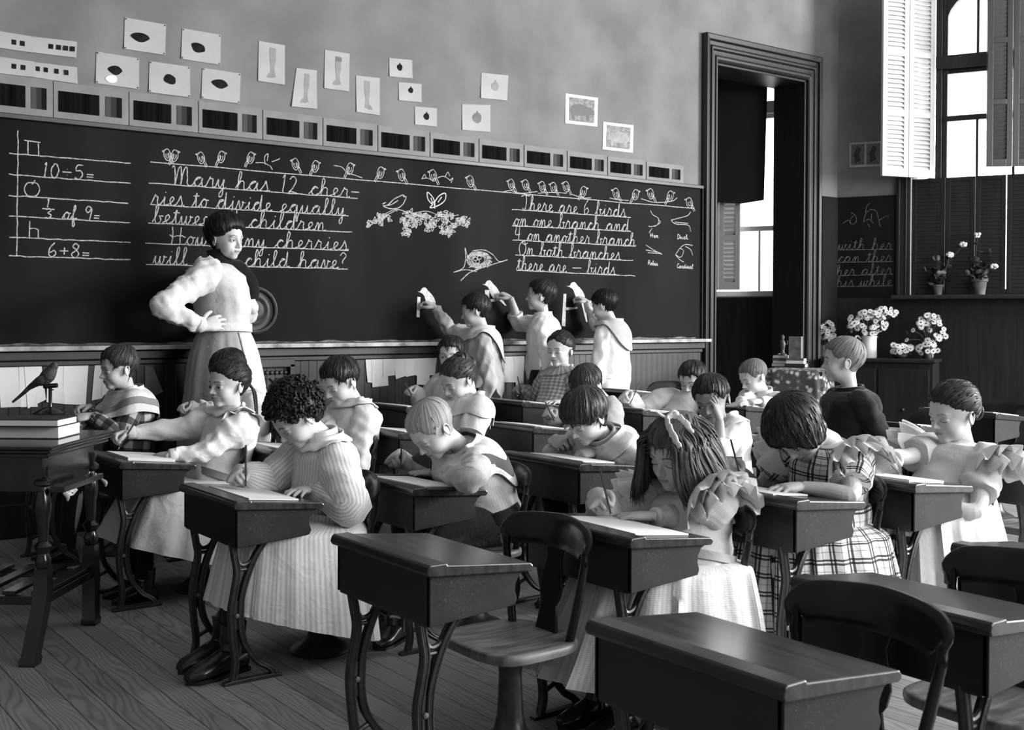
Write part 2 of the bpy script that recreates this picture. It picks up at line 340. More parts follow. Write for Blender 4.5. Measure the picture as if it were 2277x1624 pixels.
rr = MB().tube([q[4]+np.array([0, 0, .01]), q[3]+np.array([0, 0, .01])], .014, 10).obj('roller', dark_wood, shd); rr.location = -Vector(q[4])
# tree outside the upper window
tf = MB(); rg = np.random.default_rng(3)
tc = wp(2.0, 7.0, 5.0)
for i in range(1500):
    p = tc+rg.normal(size=3)*(1.3, 1.3, 1.1); R = np.linalg.qr(rg.normal(size=(3, 3)))[0]; tf.ell(p, (.08, .055, .02), R, 5, 4)
tr = thing('tree', 'pale sunlit tree outside the upper window', 'tree', tuple(tc*(1, 1, 0)))
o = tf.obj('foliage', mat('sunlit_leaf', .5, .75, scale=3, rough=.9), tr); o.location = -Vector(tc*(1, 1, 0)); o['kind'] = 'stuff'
o = MB().tube([tc*(1, 1, 0), tc*(1, 1, .5)+np.array([.1, 0, 0]), tc], [.16, .12, .05], 10).obj('trunk', dark_wood, tr); o.location = -Vector(tc*(1, 1, 0))
# ------------------------------------------------------------------ blackboards
EX, EZ, EYN = np.array([1., 0, 0]), np.array([0, 0, 1.]), np.array([0, -1., 0])
bb = thing('blackboard', 'long black chalkboard covering the wall behind the teacher, full of chalk writing', 'blackboard', (2.6, 0, 1.0))
def bbo(mb, name, m, **k): o = mb.obj(name, m, bb, **k); o.location = (-2.6, 0, -1.0); return o
bbo(MB().box((2.5, -.008, 1.59), (7.96, .016, 1.18)), 'slate', slate, smooth=False)
bbo(MB().box((2.5, -.02, 2.185), (8.04, .04, .028)).box((6.49, -.018, 1.58), (.035, .036, 1.2)), 'frame', trim_wood, smooth=False, bevel=.004)
bbo(MB().box((2.5, -.065, .985), (8.0, .1, .024)), 'chalk_rail', dust, smooth=False, bevel=.004, label='chalk rail white with dust')
YB = -.0165; OB = np.array([0, YB, 0])
def bpx(x, y): p = PY(x, y, YB); return np.array([p[0], p[2]])
G = dict(
 a=(1.2, "0,.1 .3,.7 .7,.98 .45,1 .2,.65 .22,.2 .45,0 .7,.3 .86,.95 .84,.3 .98,0 1.2,.15"), b=(1.0, "0,.1 .3,.8 .5,1.6 .42,2 .28,1.8 .25,.5 .35,.05 .6,0 .78,.3 .7,.75 .62,.85 1,.8"),
 c=(.85, "0,.1 .3,.6 .6,.95 .75,.8 .5,1 .25,.6 .3,.15 .55,0 .85,.2"), d=(1.2, "0,.1 .3,.7 .65,.95 .4,1 .18,.6 .25,.1 .5,0 .75,.5 .9,1.9 .86,.6 .92,.05 1.2,.15"),
 e=(.85, "0,.1 .35,.35 .6,.75 .45,1 .25,.75 .28,.25 .5,0 .85,.2"), f=(.75, "0,.1 .3,.8 .5,1.7 .38,2 .28,1.5 .26,0 .28,-.8 .4,-1 .48,-.6 .36,.05 .75,.2"),
 g=(1.1, "0,.1 .3,.7 .65,.98 .42,1 .2,.6 .25,.15 .48,.05 .7,.4 .82,.95 .8,0 .74,-.8 .5,-1 .45,-.7 .7,-.2 1.1,.15"), h=(1.1, "0,.1 .3,.8 .5,1.7 .4,2 .28,1.7 .22,0 .3,.6 .55,.98 .75,.8 .75,.2 .9,0 1.1,.15"),
 i=(.75, "0,.1 .3,.6 .42,.98 .38,.3 .5,0 .75,.15|.45,1.42 .5,1.5"), l=(.7, "0,.1 .3,.8 .5,1.7 .4,2 .27,1.7 .25,.4 .4,0 .7,.15"),
 m=(1.4, "0,.1 .2,.8 .3,1 .35,.6 .32,0 .45,.75 .62,1 .7,.7 .68,0 .8,.75 .98,1 1.08,.7 1.06,.2 1.2,0 1.4,.15"), n=(1.1, "0,.1 .2,.85 .3,1 .36,.6 .33,0 .48,.75 .68,1 .78,.7 .78,.2 .9,0 1.1,.15"),
 o=(.95, "0,.1 .25,.7 .5,1 .3,.8 .2,.4 .4,0 .65,.2 .72,.7 .52,1 .6,.85 .95,.85"), q=(1.1, "0,.1 .3,.7 .65,.98 .42,1 .2,.6 .25,.15 .48,.05 .7,.4 .82,.95 .8,0 .78,-.9 .9,-.95 .92,-.5 1.1,.15"),
 r=(.9, "0,.1 .28,.9 .35,1.15 .42,.95 .62,.9 .6,.4 .7,0 .9,.15"), s=(.85, "0,.1 .3,.8 .42,1.15 .5,.8 .62,.35 .5,0 .25,.05 .5,0 .85,.15"),
 t=(.7, "0,.1 .25,.7 .4,1.6 .36,.5 .45,0 .7,.15|.1,1.25 .7,1.3"), u=(1.1, "0,.1 .25,.95 .24,.3 .4,0 .62,.3 .75,.95 .74,.3 .88,0 1.1,.15"),
 v=(.9, "0,.1 .2,.95 .3,.9 .42,0 .6,.4 .68,.95 .6,.85 .9,.85"), w=(1.3, "0,.1 .22,.95 .22,.3 .38,0 .58,.4 .66,.95 .66,.3 .8,0 1,.4 1.08,.95 1,.85 1.3,.85"),
 y=(1.0, "0,.1 .22,.95 .24,.4 .4,.05 .6,.4 .72,.95 .7,0 .64,-.8 .42,-1 .38,-.7 .6,-.2 1,.15"), k=(1.0, "0,.1 .3,.8 .5,1.7 .4,2 .28,1.7 .22,0 .3,.6 .6,1 .3,.5 .75,0 1,.15"),
 M=(1.9, "0,1.8 .15,2 .3,1.2 .35,0 .5,1.4 .75,2 .85,1 .85,0 1,1.4 1.25,2 1.4,1 1.45,.2 1.7,0 1.9,.15"), H=(1.5, ".2,2 .3,1 .2,0|1.05,2 1,1 1,0|0,1.1 .3,.9 1,1.05 1.5,.85"),
 T=(1.2, "0,1.8 .4,2 1.1,1.95 1.3,2.05|.7,2 .75,1 .6,0 .35,.05 .3,.3"), O=(1.3, ".7,2 .25,1.6 .1,.9 .4,0 .9,.2 1.1,1 .8,1.9 .5,1.7 .9,1.5 1.3,1.7"),
 D=(1.2, ".3,2 .3,1 .3,0 .2,.1 .6,0 1.1,.6 1,1.5 .5,2 .1,1.8"), R=(1.2, ".2,2 .2,0|.2,2 .7,2 .9,1.5 .6,1.1 .2,1 .6,.9 1.2,0"), C=(1.1, "1,1.7 .7,2 .2,1.4 .2,.5 .6,0 1.1,.4"))
G.update({'1': (.7, ".3,1.7 .45,2 .35,0"), '2': (1, ".1,1.6 .4,1.95 .7,1.5 .4,.6 .05,.05 .3,.2 .9,0"), '3': (.9, ".1,1.8 .5,2 .7,1.6 .35,1.1 .75,.7 .5,0 .1,.2"), '4': (1, ".2,2 .1,.8 .8,.8|.65,2 .6,0"),
 '5': (1, ".8,2 .3,1.95 .2,1.2 .6,1.2 .8,.6 .5,0 .1,.2"), '6': (.9, ".6,2 .2,1.2 .15,.4 .4,0 .75,.4 .6,.9 .2,.6"), '8': (.9, ".7,1.7 .4,2 .15,1.6 .5,1.1 .75,.5 .4,0 .1,.5 .5,1.1 .7,1.7"), '9': (.9, ".75,1.7 .4,2 .1,1.5 .4,1.1 .75,1.7 .7,.8 .6,0"),
 '0': (.9, ".4,2 .1,1.2 .2,.2 .5,0 .75,1 .6,1.8 .4,2"), '=': (.8, ".1,.75 .7,.75|.1,.4 .7,.4"), '+': (1, ".1,.9 .9,.9|.5,1.4 .5,.4"), '/': (1, ".1,.9 .9,.9|.5,1.3 .52,1.35|.5,.5 .52,.45"),
 '-': (.8, ".1,.7 .8,.7"), '_': (1.6, ".1,.7 1.5,.75"), '?': (.9, ".1,1.6 .4,2 .7,1.6 .4,1 .4,.6|.4,.1 .42,.05"), '.': (.4, ".1,.05 .14,.0"), ' ': (.8, "")})
def glyphs(t):
    x = 0; out = []
    for c in t:
        adv, d = G[c]
        for st in d.split('|'):
            if st: out.append(crom(np.array([[float(q) for q in p.split(',')] for p in st.split()])+(x, 0), 5))
        x += adv+(.1 if c.isdigit() or c in '=+/' else 0)
    return x, out
def write(t, p0, p1, xh, name='chalk_writing', wd=.0065, m=None, frame=None, lab=None):
    """chalk text whose baseline runs from pixel p0 to p1 of the photo, x-height in metres"""
    if frame is None and ' ' in t:                                    # every word a part of its own
        tot = glyphs(t)[0]; x = 0; p0, p1 = np.array(p0, float), np.array(p1, float)
        for wd_ in t.split(' '):
            w_ = glyphs(wd_)[0]; write(wd_, p0+(p1-p0)*x/tot, p0+(p1-p0)*(x+w_)/tot, xh, name, wd, m); x += w_+.8
        return
    a, b = (bpx(*p0), bpx(*p1)) if frame is None else (np.array(p0), np.array(p1)); w, st = glyphs(t); d = b-a; s = np.linalg.norm(d)/w; e = d/np.linalg.norm(d); up = np.array([-e[1], e[0]])
    mb = MB()
    for q in st: 
        q = q+RNG.normal(size=q.shape)*.012
        mb.strip(a+q[:, :1]*s*e+q[:, 1:]*xh*up+q[:, 1:]*xh*.08*e, wd, *(frame or (OB, EX, EZ, EYN)))
    if frame is None: return bbo(mb, name, m or chalk, smooth=False, label=lab)
    return mb
RL = [((20, 341), (290, 363)), ((20, 388), (290, 408)), ((20, 435), (285, 452)), ((20, 480), (290, 496)), ((20, 528), (290, 539)), ((20, 569), (290, 578)), ((40, 290), (37.5, 570)),
 ((330, 407), (795, 441)), ((333, 455), (775, 480)), ((330, 496), (782, 516)), ((323, 541), (775, 557)), ((325, 588), (773, 598)), ((335, 360), (1544, 464)),
 ((1138, 466), (1403, 484)), ((1138, 502), (1403, 515)), ((1140, 534), (1412, 548)), ((1145, 567), (1408, 580)), ((1148, 601), (1412, 614))]
for a, b in RL:
    mb = MB()
    t = np.linspace(0, 1, 24)[:, None]; A, B = bpx(*a), bpx(*b); mb.strip(A*(1-t)+B*t+RNG.normal(size=(24, 2))*.0012, .006, OB, EX, EZ, EYN)
    bbo(mb, 'ruled_line', chalk, smooth=False)
for t, a, b, xh in (('Mary has 12 cher-', (380, 410), (797, 441), .052), ('ries to divide equally', (336, 455), (768, 480), .05), ('between 4 children', (338, 496), (724, 514), .05), ('How many cherries', (376, 544), (775, 557), .05), ('will each child have?', (340, 588), (772, 598), .05),
                    ('There are 6 birds', (1158, 467), (1392, 483), .052), ('on one branch and', (1141, 502), (1400, 515), .05), ('4 on another branch', (1144, 534), (1414, 548), .05), ('On both branches', (1152, 567), (1380, 579), .05), ('there are _ birds.', (1148, 601), (1374, 612), .05),
                    ('10/5=', (90, 394), (212, 401), .038), ('of 9=', (138, 487), (224, 492), .038), ('6+8=', (104, 571), (202, 575), .038), ('1', (100, 461), (112, 462), .022), ('3', (98, 485), (118, 486), .025)):
    write(t, a, b, xh)
for t, a, b in (('Hen', (1445, 528), (1464, 529)), ('Duck', (1505, 531), (1530, 532)), ('Robin', (1440, 589), (1463, 591)), ('Cardinal', (1505, 596), (1541, 598))): write(t, a, b, .017, wd=.006)
def sketch(name, strokes, m=None, wd=.006, lab=None):
    gs = []
    for st in strokes:                                                # strokes that touch form one drawing
        A = np.array(st, float); box = [A.min(0)-5, A.max(0)+5, [st]]; keep = []
        for g in gs:
            if (g[0] <= box[1]).all() and (box[0] <= g[1]).all(): box = [np.minimum(g[0], box[0]), np.maximum(g[1], box[1]), g[2]+box[2]]
            else: keep.append(g)
        gs = keep+[box]
    for g in gs:
        mb = MB()
        for st in g[2]:
            P = crom(np.array([bpx(*p) for p in st]), 6)
            if len(P) > 1: mb.strip(P, wd, OB, EX, EZ, EYN)
        bbo(mb, name, m or chalk, smooth=False, label=lab)
sketch('chalk_symbol', [[(53, 312), (90, 317)], [(62, 314), (62, 343)], [(85, 317), (86, 345)], [(94, 464), (121, 466)], [(66, 492), (65, 527)], [(65, 509), (76, 508), (85, 511)], [(85, 511), (85, 529)],
 [(71, 406), (60, 408), (54, 421), (60, 434), (71, 437), (82, 434), (88, 421), (82, 408), (71, 406)], [(71, 410), (78, 401)]])
def bird(x, y, k=1., f=1, leg=True):
    e = lambda u, v: (x+u*k*f, y+v*k)
    st = [[e(-2, -16), e(-8, -12), e(-9, -4), e(-7, 6), e(0, 14), e(7, 10), e(9, 0), e(6, -9), e(2, -15), e(-2, -16)], [e(-9, -12), e(-14, -10), e(-9, -8)],
          [e(5, 8), e(10, 18), e(13, 24)], [e(8, 4), e(13, 14), e(16, 22)], [e(2, -6), e(6, 0), e(7, 8), e(3, 4), e(1, -4)], [e(-4, -4), e(-3, 4), e(2, 9)], [e(-5, -12), e(-4, -12)]]
    return st
for x, y, f in ((372, 345, 1), (388, 347, -1), (447, 352, 1), (492, 350, -1), (557, 352, -1), (657, 366, 1), (701, 371, -1), (778, 376, -1), (846, 385, -1), (893, 390, 1), (963, 391, 1), (1046, 404, 1),
                (1137, 411, 1), (1169, 412, 1), (1206, 416, 1), (1231, 418, 1), (1259, 416, 1), (1297, 427, -1), (1370, 431, 1), (1413, 434, -1), (1447, 432, 1), (1490, 437, -1), (1533, 452, 1)):
    sketch('chalk_bird', bird(x, y, .86 if x < 1100 else .78, f), wd=.0055)
sketch('chalk_twig', [[(568, 362), (585, 362), (598, 368)], [(590, 366), (588, 350), (596, 342), (594, 358)], [(604, 360), (618, 355), (622, 352)], [(600, 368), (606, 378)],
 [(742, 368), (760, 372), (772, 384), (790, 390), (806, 396)], [(937, 398), (950, 396), (962, 400), (985, 392), (1003, 402)], [(938, 398), (944, 388), (948, 397)], [(990, 392), (996, 383), (1000, 392)], [(1000, 402), (1007, 396), (1003, 407)],
 [(1115, 428), (1135, 424), (1160, 430), (1195, 426)], [(1196, 430), (1230, 428), (1260, 430)], [(1270, 432), (1296, 440), (1314, 440)], [(1355, 440), (1372, 444), (1398, 446)], [(1425, 442), (1455, 450), (1492, 448), (1506, 440)]], wd=.0055)
# fruiting branch with a bird and a butterfly
rg = np.random.default_rng(5); st = [[(845, 482), (880, 466), (915, 474), (950, 470), (985, 482), (1020, 478)], [(880, 468), (850, 484), (825, 500)], [(985, 482), (1005, 500), (1000, 525)], [(915, 474), (905, 500), (905, 520)]]
for cx, cy, sx, sy, n in ((848, 488, 20, 12, 22), (915, 488, 24, 20, 42), (905, 515, 12, 9, 10), (958, 500, 14, 16, 20), (985, 480, 22, 12, 22), (995, 508, 18, 16, 26), (1030, 492, 16, 12, 22), (822, 500, 8, 8, 6), (945, 478, 16, 9, 14)):
    for i in range(n):
        a, r = rg.uniform(0, 6.3), math.sqrt(rg.uniform(0, 1)); x, y = cx+sx*r*math.cos(a), cy+sy*r*math.sin(a); t = rg.uniform(0, 6.3); dx, dy = 5.5*math.cos(t), 5.5*math.sin(t)
        st.append([(x-dx, y-dy), (x-dy*.4, y+dx*.4), (x+dx, y+dy), (x+dy*.4, y-dx*.4), (x-dx, y-dy)])
sketch('chalk_branch', st, wd=.0052)
sketch('chalk_bird', [[(903, 440), (896, 434), (888, 437), (876, 443), (862, 456), (852, 458), (866, 464), (884, 463), (896, 454), (903, 440)], [(896, 437), (904, 438)], [(885, 446), (872, 454), (862, 457)], [(858, 450), (850, 454)], [(884, 463), (882, 470)]], wd=.0065)
sketch('chalk_butterfly', [[(962, 455), (952, 444), (950, 428), (960, 436), (966, 448), (966, 460), (956, 462), (962, 455)], [(966, 450), (976, 436), (990, 430), (990, 444), (980, 454), (968, 460)], [(964, 448), (967, 464)], [(958, 440), (962, 452)], [(982, 438), (974, 450)]], chalk_b, .007)
# nest
st = [[(1008, 606), (1030, 596), (1035, 574), (1034, 551), (1040, 570), (1050, 560)], [(1008, 606), (1034, 600), (1060, 604)], [(1025, 625), (1045, 606), (1090, 590), (1128, 578), (1110, 582), (1095, 566), (1075, 556), (1050, 558)], [(1024, 624), (1040, 610)]]
for k in range(5):
    st.append([(1064+(26-k*3)*math.cos(t), 578+(18-k*2)*math.sin(t)) for t in np.linspace(k, k+6.2, 14)])
for k in range(26): a = rg.uniform(0, 6.3); st.append([(1064+22*math.cos(a), 580+15*math.sin(a)), (1064+30*math.cos(a+.2), 580+21*math.sin(a+.2))])
for ex, ey in ((1057, 576), (1066, 573), (1062, 582)): st.append([(ex+4.5*math.cos(t), ey+4*math.sin(t)) for t in np.linspace(0, 6.3, 9)])
sketch('chalk_nest', st, wd=.0055)
sketch('chalk_beak', [[(1446, 468), (1452, 478), (1464, 486), (1462, 500), (1448, 504), (1442, 503)], [(1464, 488), (1468, 495), (1455, 504)], [(1443, 518), (1450, 508)], [(1492, 490), (1510, 485), (1528, 480), (1536, 471)], [(1492, 490), (1502, 498), (1530, 501), (1536, 515)], [(1500, 494), (1530, 497)],
 [(1436, 545), (1455, 557), (1472, 566)], [(1436, 556), (1452, 559), (1470, 564), (1440, 562)], [(1502, 567), (1512, 552), (1524, 544), (1540, 546)], [(1502, 567), (1512, 578), (1520, 583)], [(1512, 552), (1520, 558), (1514, 572), (1502, 567)], [(1524, 548), (1536, 556), (1540, 568)]], wd=.0055)
# filled chalk birds on perches that the boys are drawing
def cut(name, polys, m, lab=None):
    mb = MB()
    for pl in polys:
        P = crom(np.array([bpx(*p) for p in pl]), 4, True) if len(pl) > 4 else np.array([bpx(*p) for p in pl])
        mb.prism(P, OB, EX, EZ, EYN*.0012)
    return bbo(mb, name, m, smooth=False, label=lab)
for dx, dy, k, tail in ((928, 640, 1., (968, 698)), (1072, 624, 1., (1126, 680)), (1260, 628, 1., (1306, 716))):
    e = lambda u, v: (dx+u*k, dy+v*k)
    cut('chalk_bird', [[e(0, 8), e(6, 8), e(11, 1), e(18, 0), e(24, 7), e(34, 18), e(40, 32), e(36, 44), e(28, 42), e(20, 32), e(15, 18), e(9, 12)], [e(30, 36), (tail[0]-3, tail[1]), tail, e(38, 32)]], chalk_b)
cut('chalk_perch', [[(928, 660), (935, 661), (933, 706), (926, 705)], [(934, 680), (955, 681), (954, 684), (934, 683)]], chalk_b)
cut('chalk_perch', [[(1078, 645), (1088, 645), (1088, 668), (1079, 668)], [(1090, 666), (1112, 663), (1112, 668), (1091, 672)]], chalk_b)
cut('chalk_perch', [[(1253, 654), (1259, 654), (1257, 726), (1249, 725)], [(1259, 684), (1284, 683), (1283, 687), (1259, 690)]], chalk_b)
# chalk dust smeared above the rail
xs = np.linspace(1.0, 6.42, 140); hs = .004+.009*np.abs(np.sin(xs*7.3)*np.sin(xs*15.7+1))+.003*np.abs(np.sin(xs*61)); mb = MB(); pl = [(x, 1.0) for x in xs]+[(x, 1.0+h) for x, h in zip(xs[::-1], hs[::-1])]
mb.prism(pl, OB, EX, EZ, EYN*.0006); bbo(mb, 'chalk_smear', mat('smear', .05, .2, scale=14, rough=1, spec=0, detail=6), smooth=False)
# small second blackboard round the corner
b2 = thing('blackboard', 'small dim chalkboard in the corner between the door and the window', 'blackboard', tuple(wp(.25, 0, 1.3)))
L2 = -Vector(wp(.25, 0, 1.3))
o = wbox(MB().box((8.08, -.008, 1.62), (.22, .016, 1.2)), 0.0, .5, -.016, 0, 1.02, 2.22).obj('slate', slate, b2, smooth=False); o.location = L2
fr2 = (wp(0, -.017, 0), WD, EZ, WN)
def p2(x, y): return np.array(PW(x, y, -.017))
for t, a, b, xh in (('with her', (1862, 556), (1984, 555), .05), ('can ther', (1862, 584), (1984, 582), .05), ('her after', (1858, 614), (1984, 610), .05), ('his while', (1858, 638), (1984, 636), .05)):
    o = write(t, p2(*a), p2(*b), xh, frame=fr2, wd=.005).obj('chalk_writing', chalk_dim, b2, smooth=False); o.location = L2
mb = MB()
for st in ([(1862, 556), (1986, 555)], [(1862, 584), (1986, 582)], [(1858, 614), (1986, 610)], [(1858, 638), (1986, 636)], [(1892, 473), (1902, 480), (1904, 492), (1898, 498), (1890, 496), (1892, 486), (1898, 480)], [(1874, 497), (1886, 490), (1892, 496)],
           [(1920, 494), (1924, 478), (1936, 466), (1948, 470), (1952, 482), (1955, 496), (1958, 504)], [(1924, 474), (1928, 458), (1934, 452)], [(1938, 476), (1937, 494)], [(1924, 492), (1932, 488), (1942, 496)], [(1955, 490), (1968, 482), (1978, 481)], [(1930, 498), (1934, 506)]):
    mb.strip(crom(np.array([p2(*p) for p in st]), 6), .005, *fr2)
o = mb.obj('chalk_sketch', chalk_dim, b2, smooth=False); o.location = L2
# ------------------------------------------------------------------ sheets pinned on the plaster
paint_dark = mat('paint_dark', .006, .016, scale=30, rough=.9, spec=.1); paint_mid = mat('paint_mid', .1, .18, scale=12, rough=.9, detail=5); paint_soft = mat('paint_soft', .2, .26, scale=14, rough=.9)
tack = mat('tack', .05, rough=.4)
def sheet(name, label, cat, px, m, group=None, th=.0016, off=.002, curl=.006, plane_y=0., parts=(), tacks=False):
    """thin sheet on the wall from its four photo corners TL TR BR BL; parts: (name, material, [polygons in 0..1 sheet coordinates])"""
    Q = np.array([PY(x, y, plane_y) for x, y in px]); c = Q.mean(0); Q = Q-c
    r = tag(bpy.data.objects.new(name, None), label, cat, group); COL.objects.link(r); r.location = c
    def at(u, v, k): return (Q[0]*(1-u)+Q[1]*u)*(1-v)+(Q[3]*(1-u)+Q[2]*u)*v+np.array([0, -off-k-curl*(u*u*v*v+.6*(1-u)**2*v*v), 0])
    mb = MB(); n = 6; idx = lambda i, j: i*(n+1)+j
    V = [at(j/n, i/n, k) for k in (0, th) for i in range(n+1) for j in range(n+1)]; q = (n+1)**2; F = []
    for i in range(n):
        for j in range(n): a = (idx(i, j), idx(i, j+1), idx(i+1, j+1), idx(i+1, j)); F += [a, tuple(x+q for x in a[::-1])]
    bd = [idx(0, j) for j in range(n+1)]+[idx(i, n) for i in range(1, n+1)]+[idx(n, j) for j in range(n-1, -1, -1)]+[idx(i, 0) for i in range(n-1, 0, -1)]
    F += [(a, b, b+q, a+q) for a, b in zip(bd, bd[1:]+bd[:1])]
    mb.add(V, F); mb.obj('sheet', m, r, smooth=False)
    for ip, (pn, pm, polys) in enumerate(parts):
        for pl in polys:
            P = np.array([at(u, v, th+.0006+.0014*ip) for u, v in pl]); k = len(P)
            MB().add(np.vstack([P, P+np.array([0, -.0008, 0])]), [tuple(range(k-1, -1, -1)), tuple(range(k, 2*k))]+[(i, (i+1) % k, (i+1) % k+k, i+k) for i in range(k)]).obj(pn, pm, r, smooth=False)
    if tacks:
        for u, v in ((.03, .04), (.97, .04), (.97, .96), (.03, .96)): MB().ell(at(u, v, th+.001), .004, m=8, n=5).obj('tack', tack, r)
    return r
def blob(cx, cy, rx, ry, rot=0, stem=None, n=18, wob=.05):
    out = []; 
    for t in np.linspace(0, 2*math.pi, n, endpoint=False):
        k = 1+wob*math.sin(3*t+cx*9); 
        if stem is not None: k += stem*max(0, math.cos(t))**14+stem*max(0, math.cos(t-math.pi))**14
        x, y = rx*k*math.cos(t), ry*k*math.sin(t); out.append((cx+x*math.cos(rot)-y*math.sin(rot), cy+x*math.sin(rot)+y*math.cos(rot)))
    return out
FR = 'pupils\' painted sheets pinned above the chalkboard'
for lab, px, pol in (
 ('highest painted sheet with a wide dark lemon, top left of the plaster wall', ((277, 39), (369, 55), (366, 123), (275, 109)), blob(.38, .55, .2, .15, .0, .2)),
 ('painted sheet of a slanting dark lemon right of the highest lemon sheet', ((405, 63), (491, 78), (489, 145), (402, 131)), blob(.42, .55, .16, .16, .5, .25)),
 ('painted lemon sheet with a pale unpainted oval under the dark lemon', ((214, 115), (309, 130), (308, 199), (212, 185)), blob(.44, .5, .14, .15, 0, .25)),
 ('painted sheet of a small upright dark lemon in the lower row', ((332, 136), (422, 149), (422, 217), (330, 205)), blob(.5, .5, .13, .17, -.5, .2)),
 ('painted lemon sheet at the right end of the lower row, near the leg drawings', ((450, 151), (535, 164), (532, 231), (447, 219)), blob(.46, .44, .18, .15, .1, .25))):
    ps = [('painted_lemon', paint_dark, [pol])]
    if 'oval' in lab: ps.append(('painted_oval', paper_w, [blob(.36, .8, .14, .12, -.5)]))
    sheet('lemon_painting', lab, 'painting', px, paper, FR, parts=ps, tacks=True)
leg = [(.42, .12), (.66, .12), (.66, .4), (.6, .62), (.62, .76), (.66, .84), (.5, .88), (.34, .88), (.34, .82), (.46, .74), (.46, .6), (.42, .4)]
for lab, px, fl in (('painted stocking-leg sheet nearest the lemons', ((575, 91), (633, 101), (632, 189), (573, 180)), 1), ('curling painted leg sheet hanging lowest of the two left leg sheets', ((659, 151), (704, 157), (703, 243), (647, 237)), 1),
                    ('painted leg sheet with a dark top patch', ((722, 111), (777, 120), (775, 204), (720, 196)), 1), ('painted leg sheet beside the small fruit cards', ((791, 168), (844, 174), (843, 257), (792, 249)), 0)):
    ps = [('painted_leg', paint_soft, [leg if fl else [(1-u, v) for u, v in leg[::-1]]])]
    if 'patch' in lab: ps.append(('painted_patch', paint_mid, [[(.45, .14), (.68, .14), (.68, .25), (.45, .25)]]))
    sheet('leg_painting', lab, 'painting', px, paper, FR, parts=ps, curl=.012 if 'curling' in lab else .006)
for lab, px, c, r, pm in (('small card with a dark berry, highest of the three fruit cards', ((865, 129), (916, 134), (916, 175), (865, 170)), (.45, .46), (.12, .18), paint_dark), ('small card with a dark berry, middle of the three fruit cards', ((886, 183), (937, 187), (936, 228), (886, 223)), (.52, .4), (.11, .15), paint_dark),
                    ('small card with a dark berry, lowest of the three fruit cards', ((922, 237), (971, 241), (970, 282), (922, 277)), (.52, .5), (.13, .19), paint_dark), ('painted sheet with a faint pale apple', ((1070, 162), (1130, 168), (1126, 224), (1068, 218)), (.52, .48), (.14, .18), paint_soft),
                    ('painted sheet with a darker grey apple, below the faint one', ((1027, 232), (1090, 234), (1089, 294), (1027, 289)), (.52, .5), (.16, .2), paint_mid)):
    sheet('fruit_painting', lab, 'painting', px, paper, FR, parts=[('painted_fruit', pm, [blob(*c, *r)]), ('painted_stem', pm, [[(c[0]-.01, c[1]-r[1]-.06), (c[0]+.03, c[1]-r[1]-.06), (c[0]+.02, c[1]-r[1]+.03), (c[0]-.01, c[1]-r[1]+.03)]])])
def squares(xs, y, w=.1, h=.3): return [[(x, y), (x+w, y), (x+w, y+h), (x, y+h)] for x in xs]
for lab, px, xs, y, w in (('upper left paper strip with two dark squares, cut by the picture edge', ((-5, 69), (75, 82), (73, 118), (-5, 106)), (.38, .62), .38, .13), ('upper paper strip with four dark squares', ((75, 82), (171, 93), (169, 129), (73, 117)), (.34, .52, .68, .84), .34, .11),
                    ('lower left paper strip with two dark squares', ((-5, 126), (75, 137), (73, 172), (-5, 163)), (.38, .64), .32, .13), ('lower curling paper strip with four dark squares', ((73, 138), (171, 150), (172, 187), (73, 172)), (.06, .24, .48, .7), .26, .09)):
    sheet('paper_strip', lab, 'painting', px, paper, 'paper strips of painted squares', parts=[('painted_square', paint_dark, [q]) for q in squares(xs, y, w)])
# animal photographs
rhino = [(.12, .5), (.2, .36), (.32, .38), (.45, .3), (.62, .3), (.78, .36), (.86, .5), (.85, .62), (.8, .66), (.79, .85), (.72, .85), (.7, .7), (.5, .7), (.36, .68), (.34, .85), (.27, .85), (.25, .62), (.18, .64), (.1, .6)]
ph_bg = mat('photo_tone', .03, .15, scale=9, rough=.5, detail=3, coords='Generated'); ph_dk = mat('photo_dark', .008, .02, scale=12, rough=.5); ph_lt = mat('photo_light', .1, .2, scale=14, rough=.5)
for lab, px, m, f in (('photograph of a dark rhinoceros, higher of the two wall photographs', ((1257, 208), (1329, 218), (1327, 282), (1256, 274)), ph_dk, 1), ('photograph of a pale rhinoceros, lower and nearer the doorway', ((1341, 271), (1408, 279), (1406, 340), (1339, 332)), ph_lt, 0)):
    sheet('animal_photograph', lab, 'photograph', px, paper_w, 'animal photographs', parts=[('print', ph_bg, [[(.11, .1), (.9, .1), (.9, .9), (.11, .9)]]), ('printed_animal', m, [[(1-u, v) for u, v in rhino[::-1]] if f else rhino])], curl=.002)
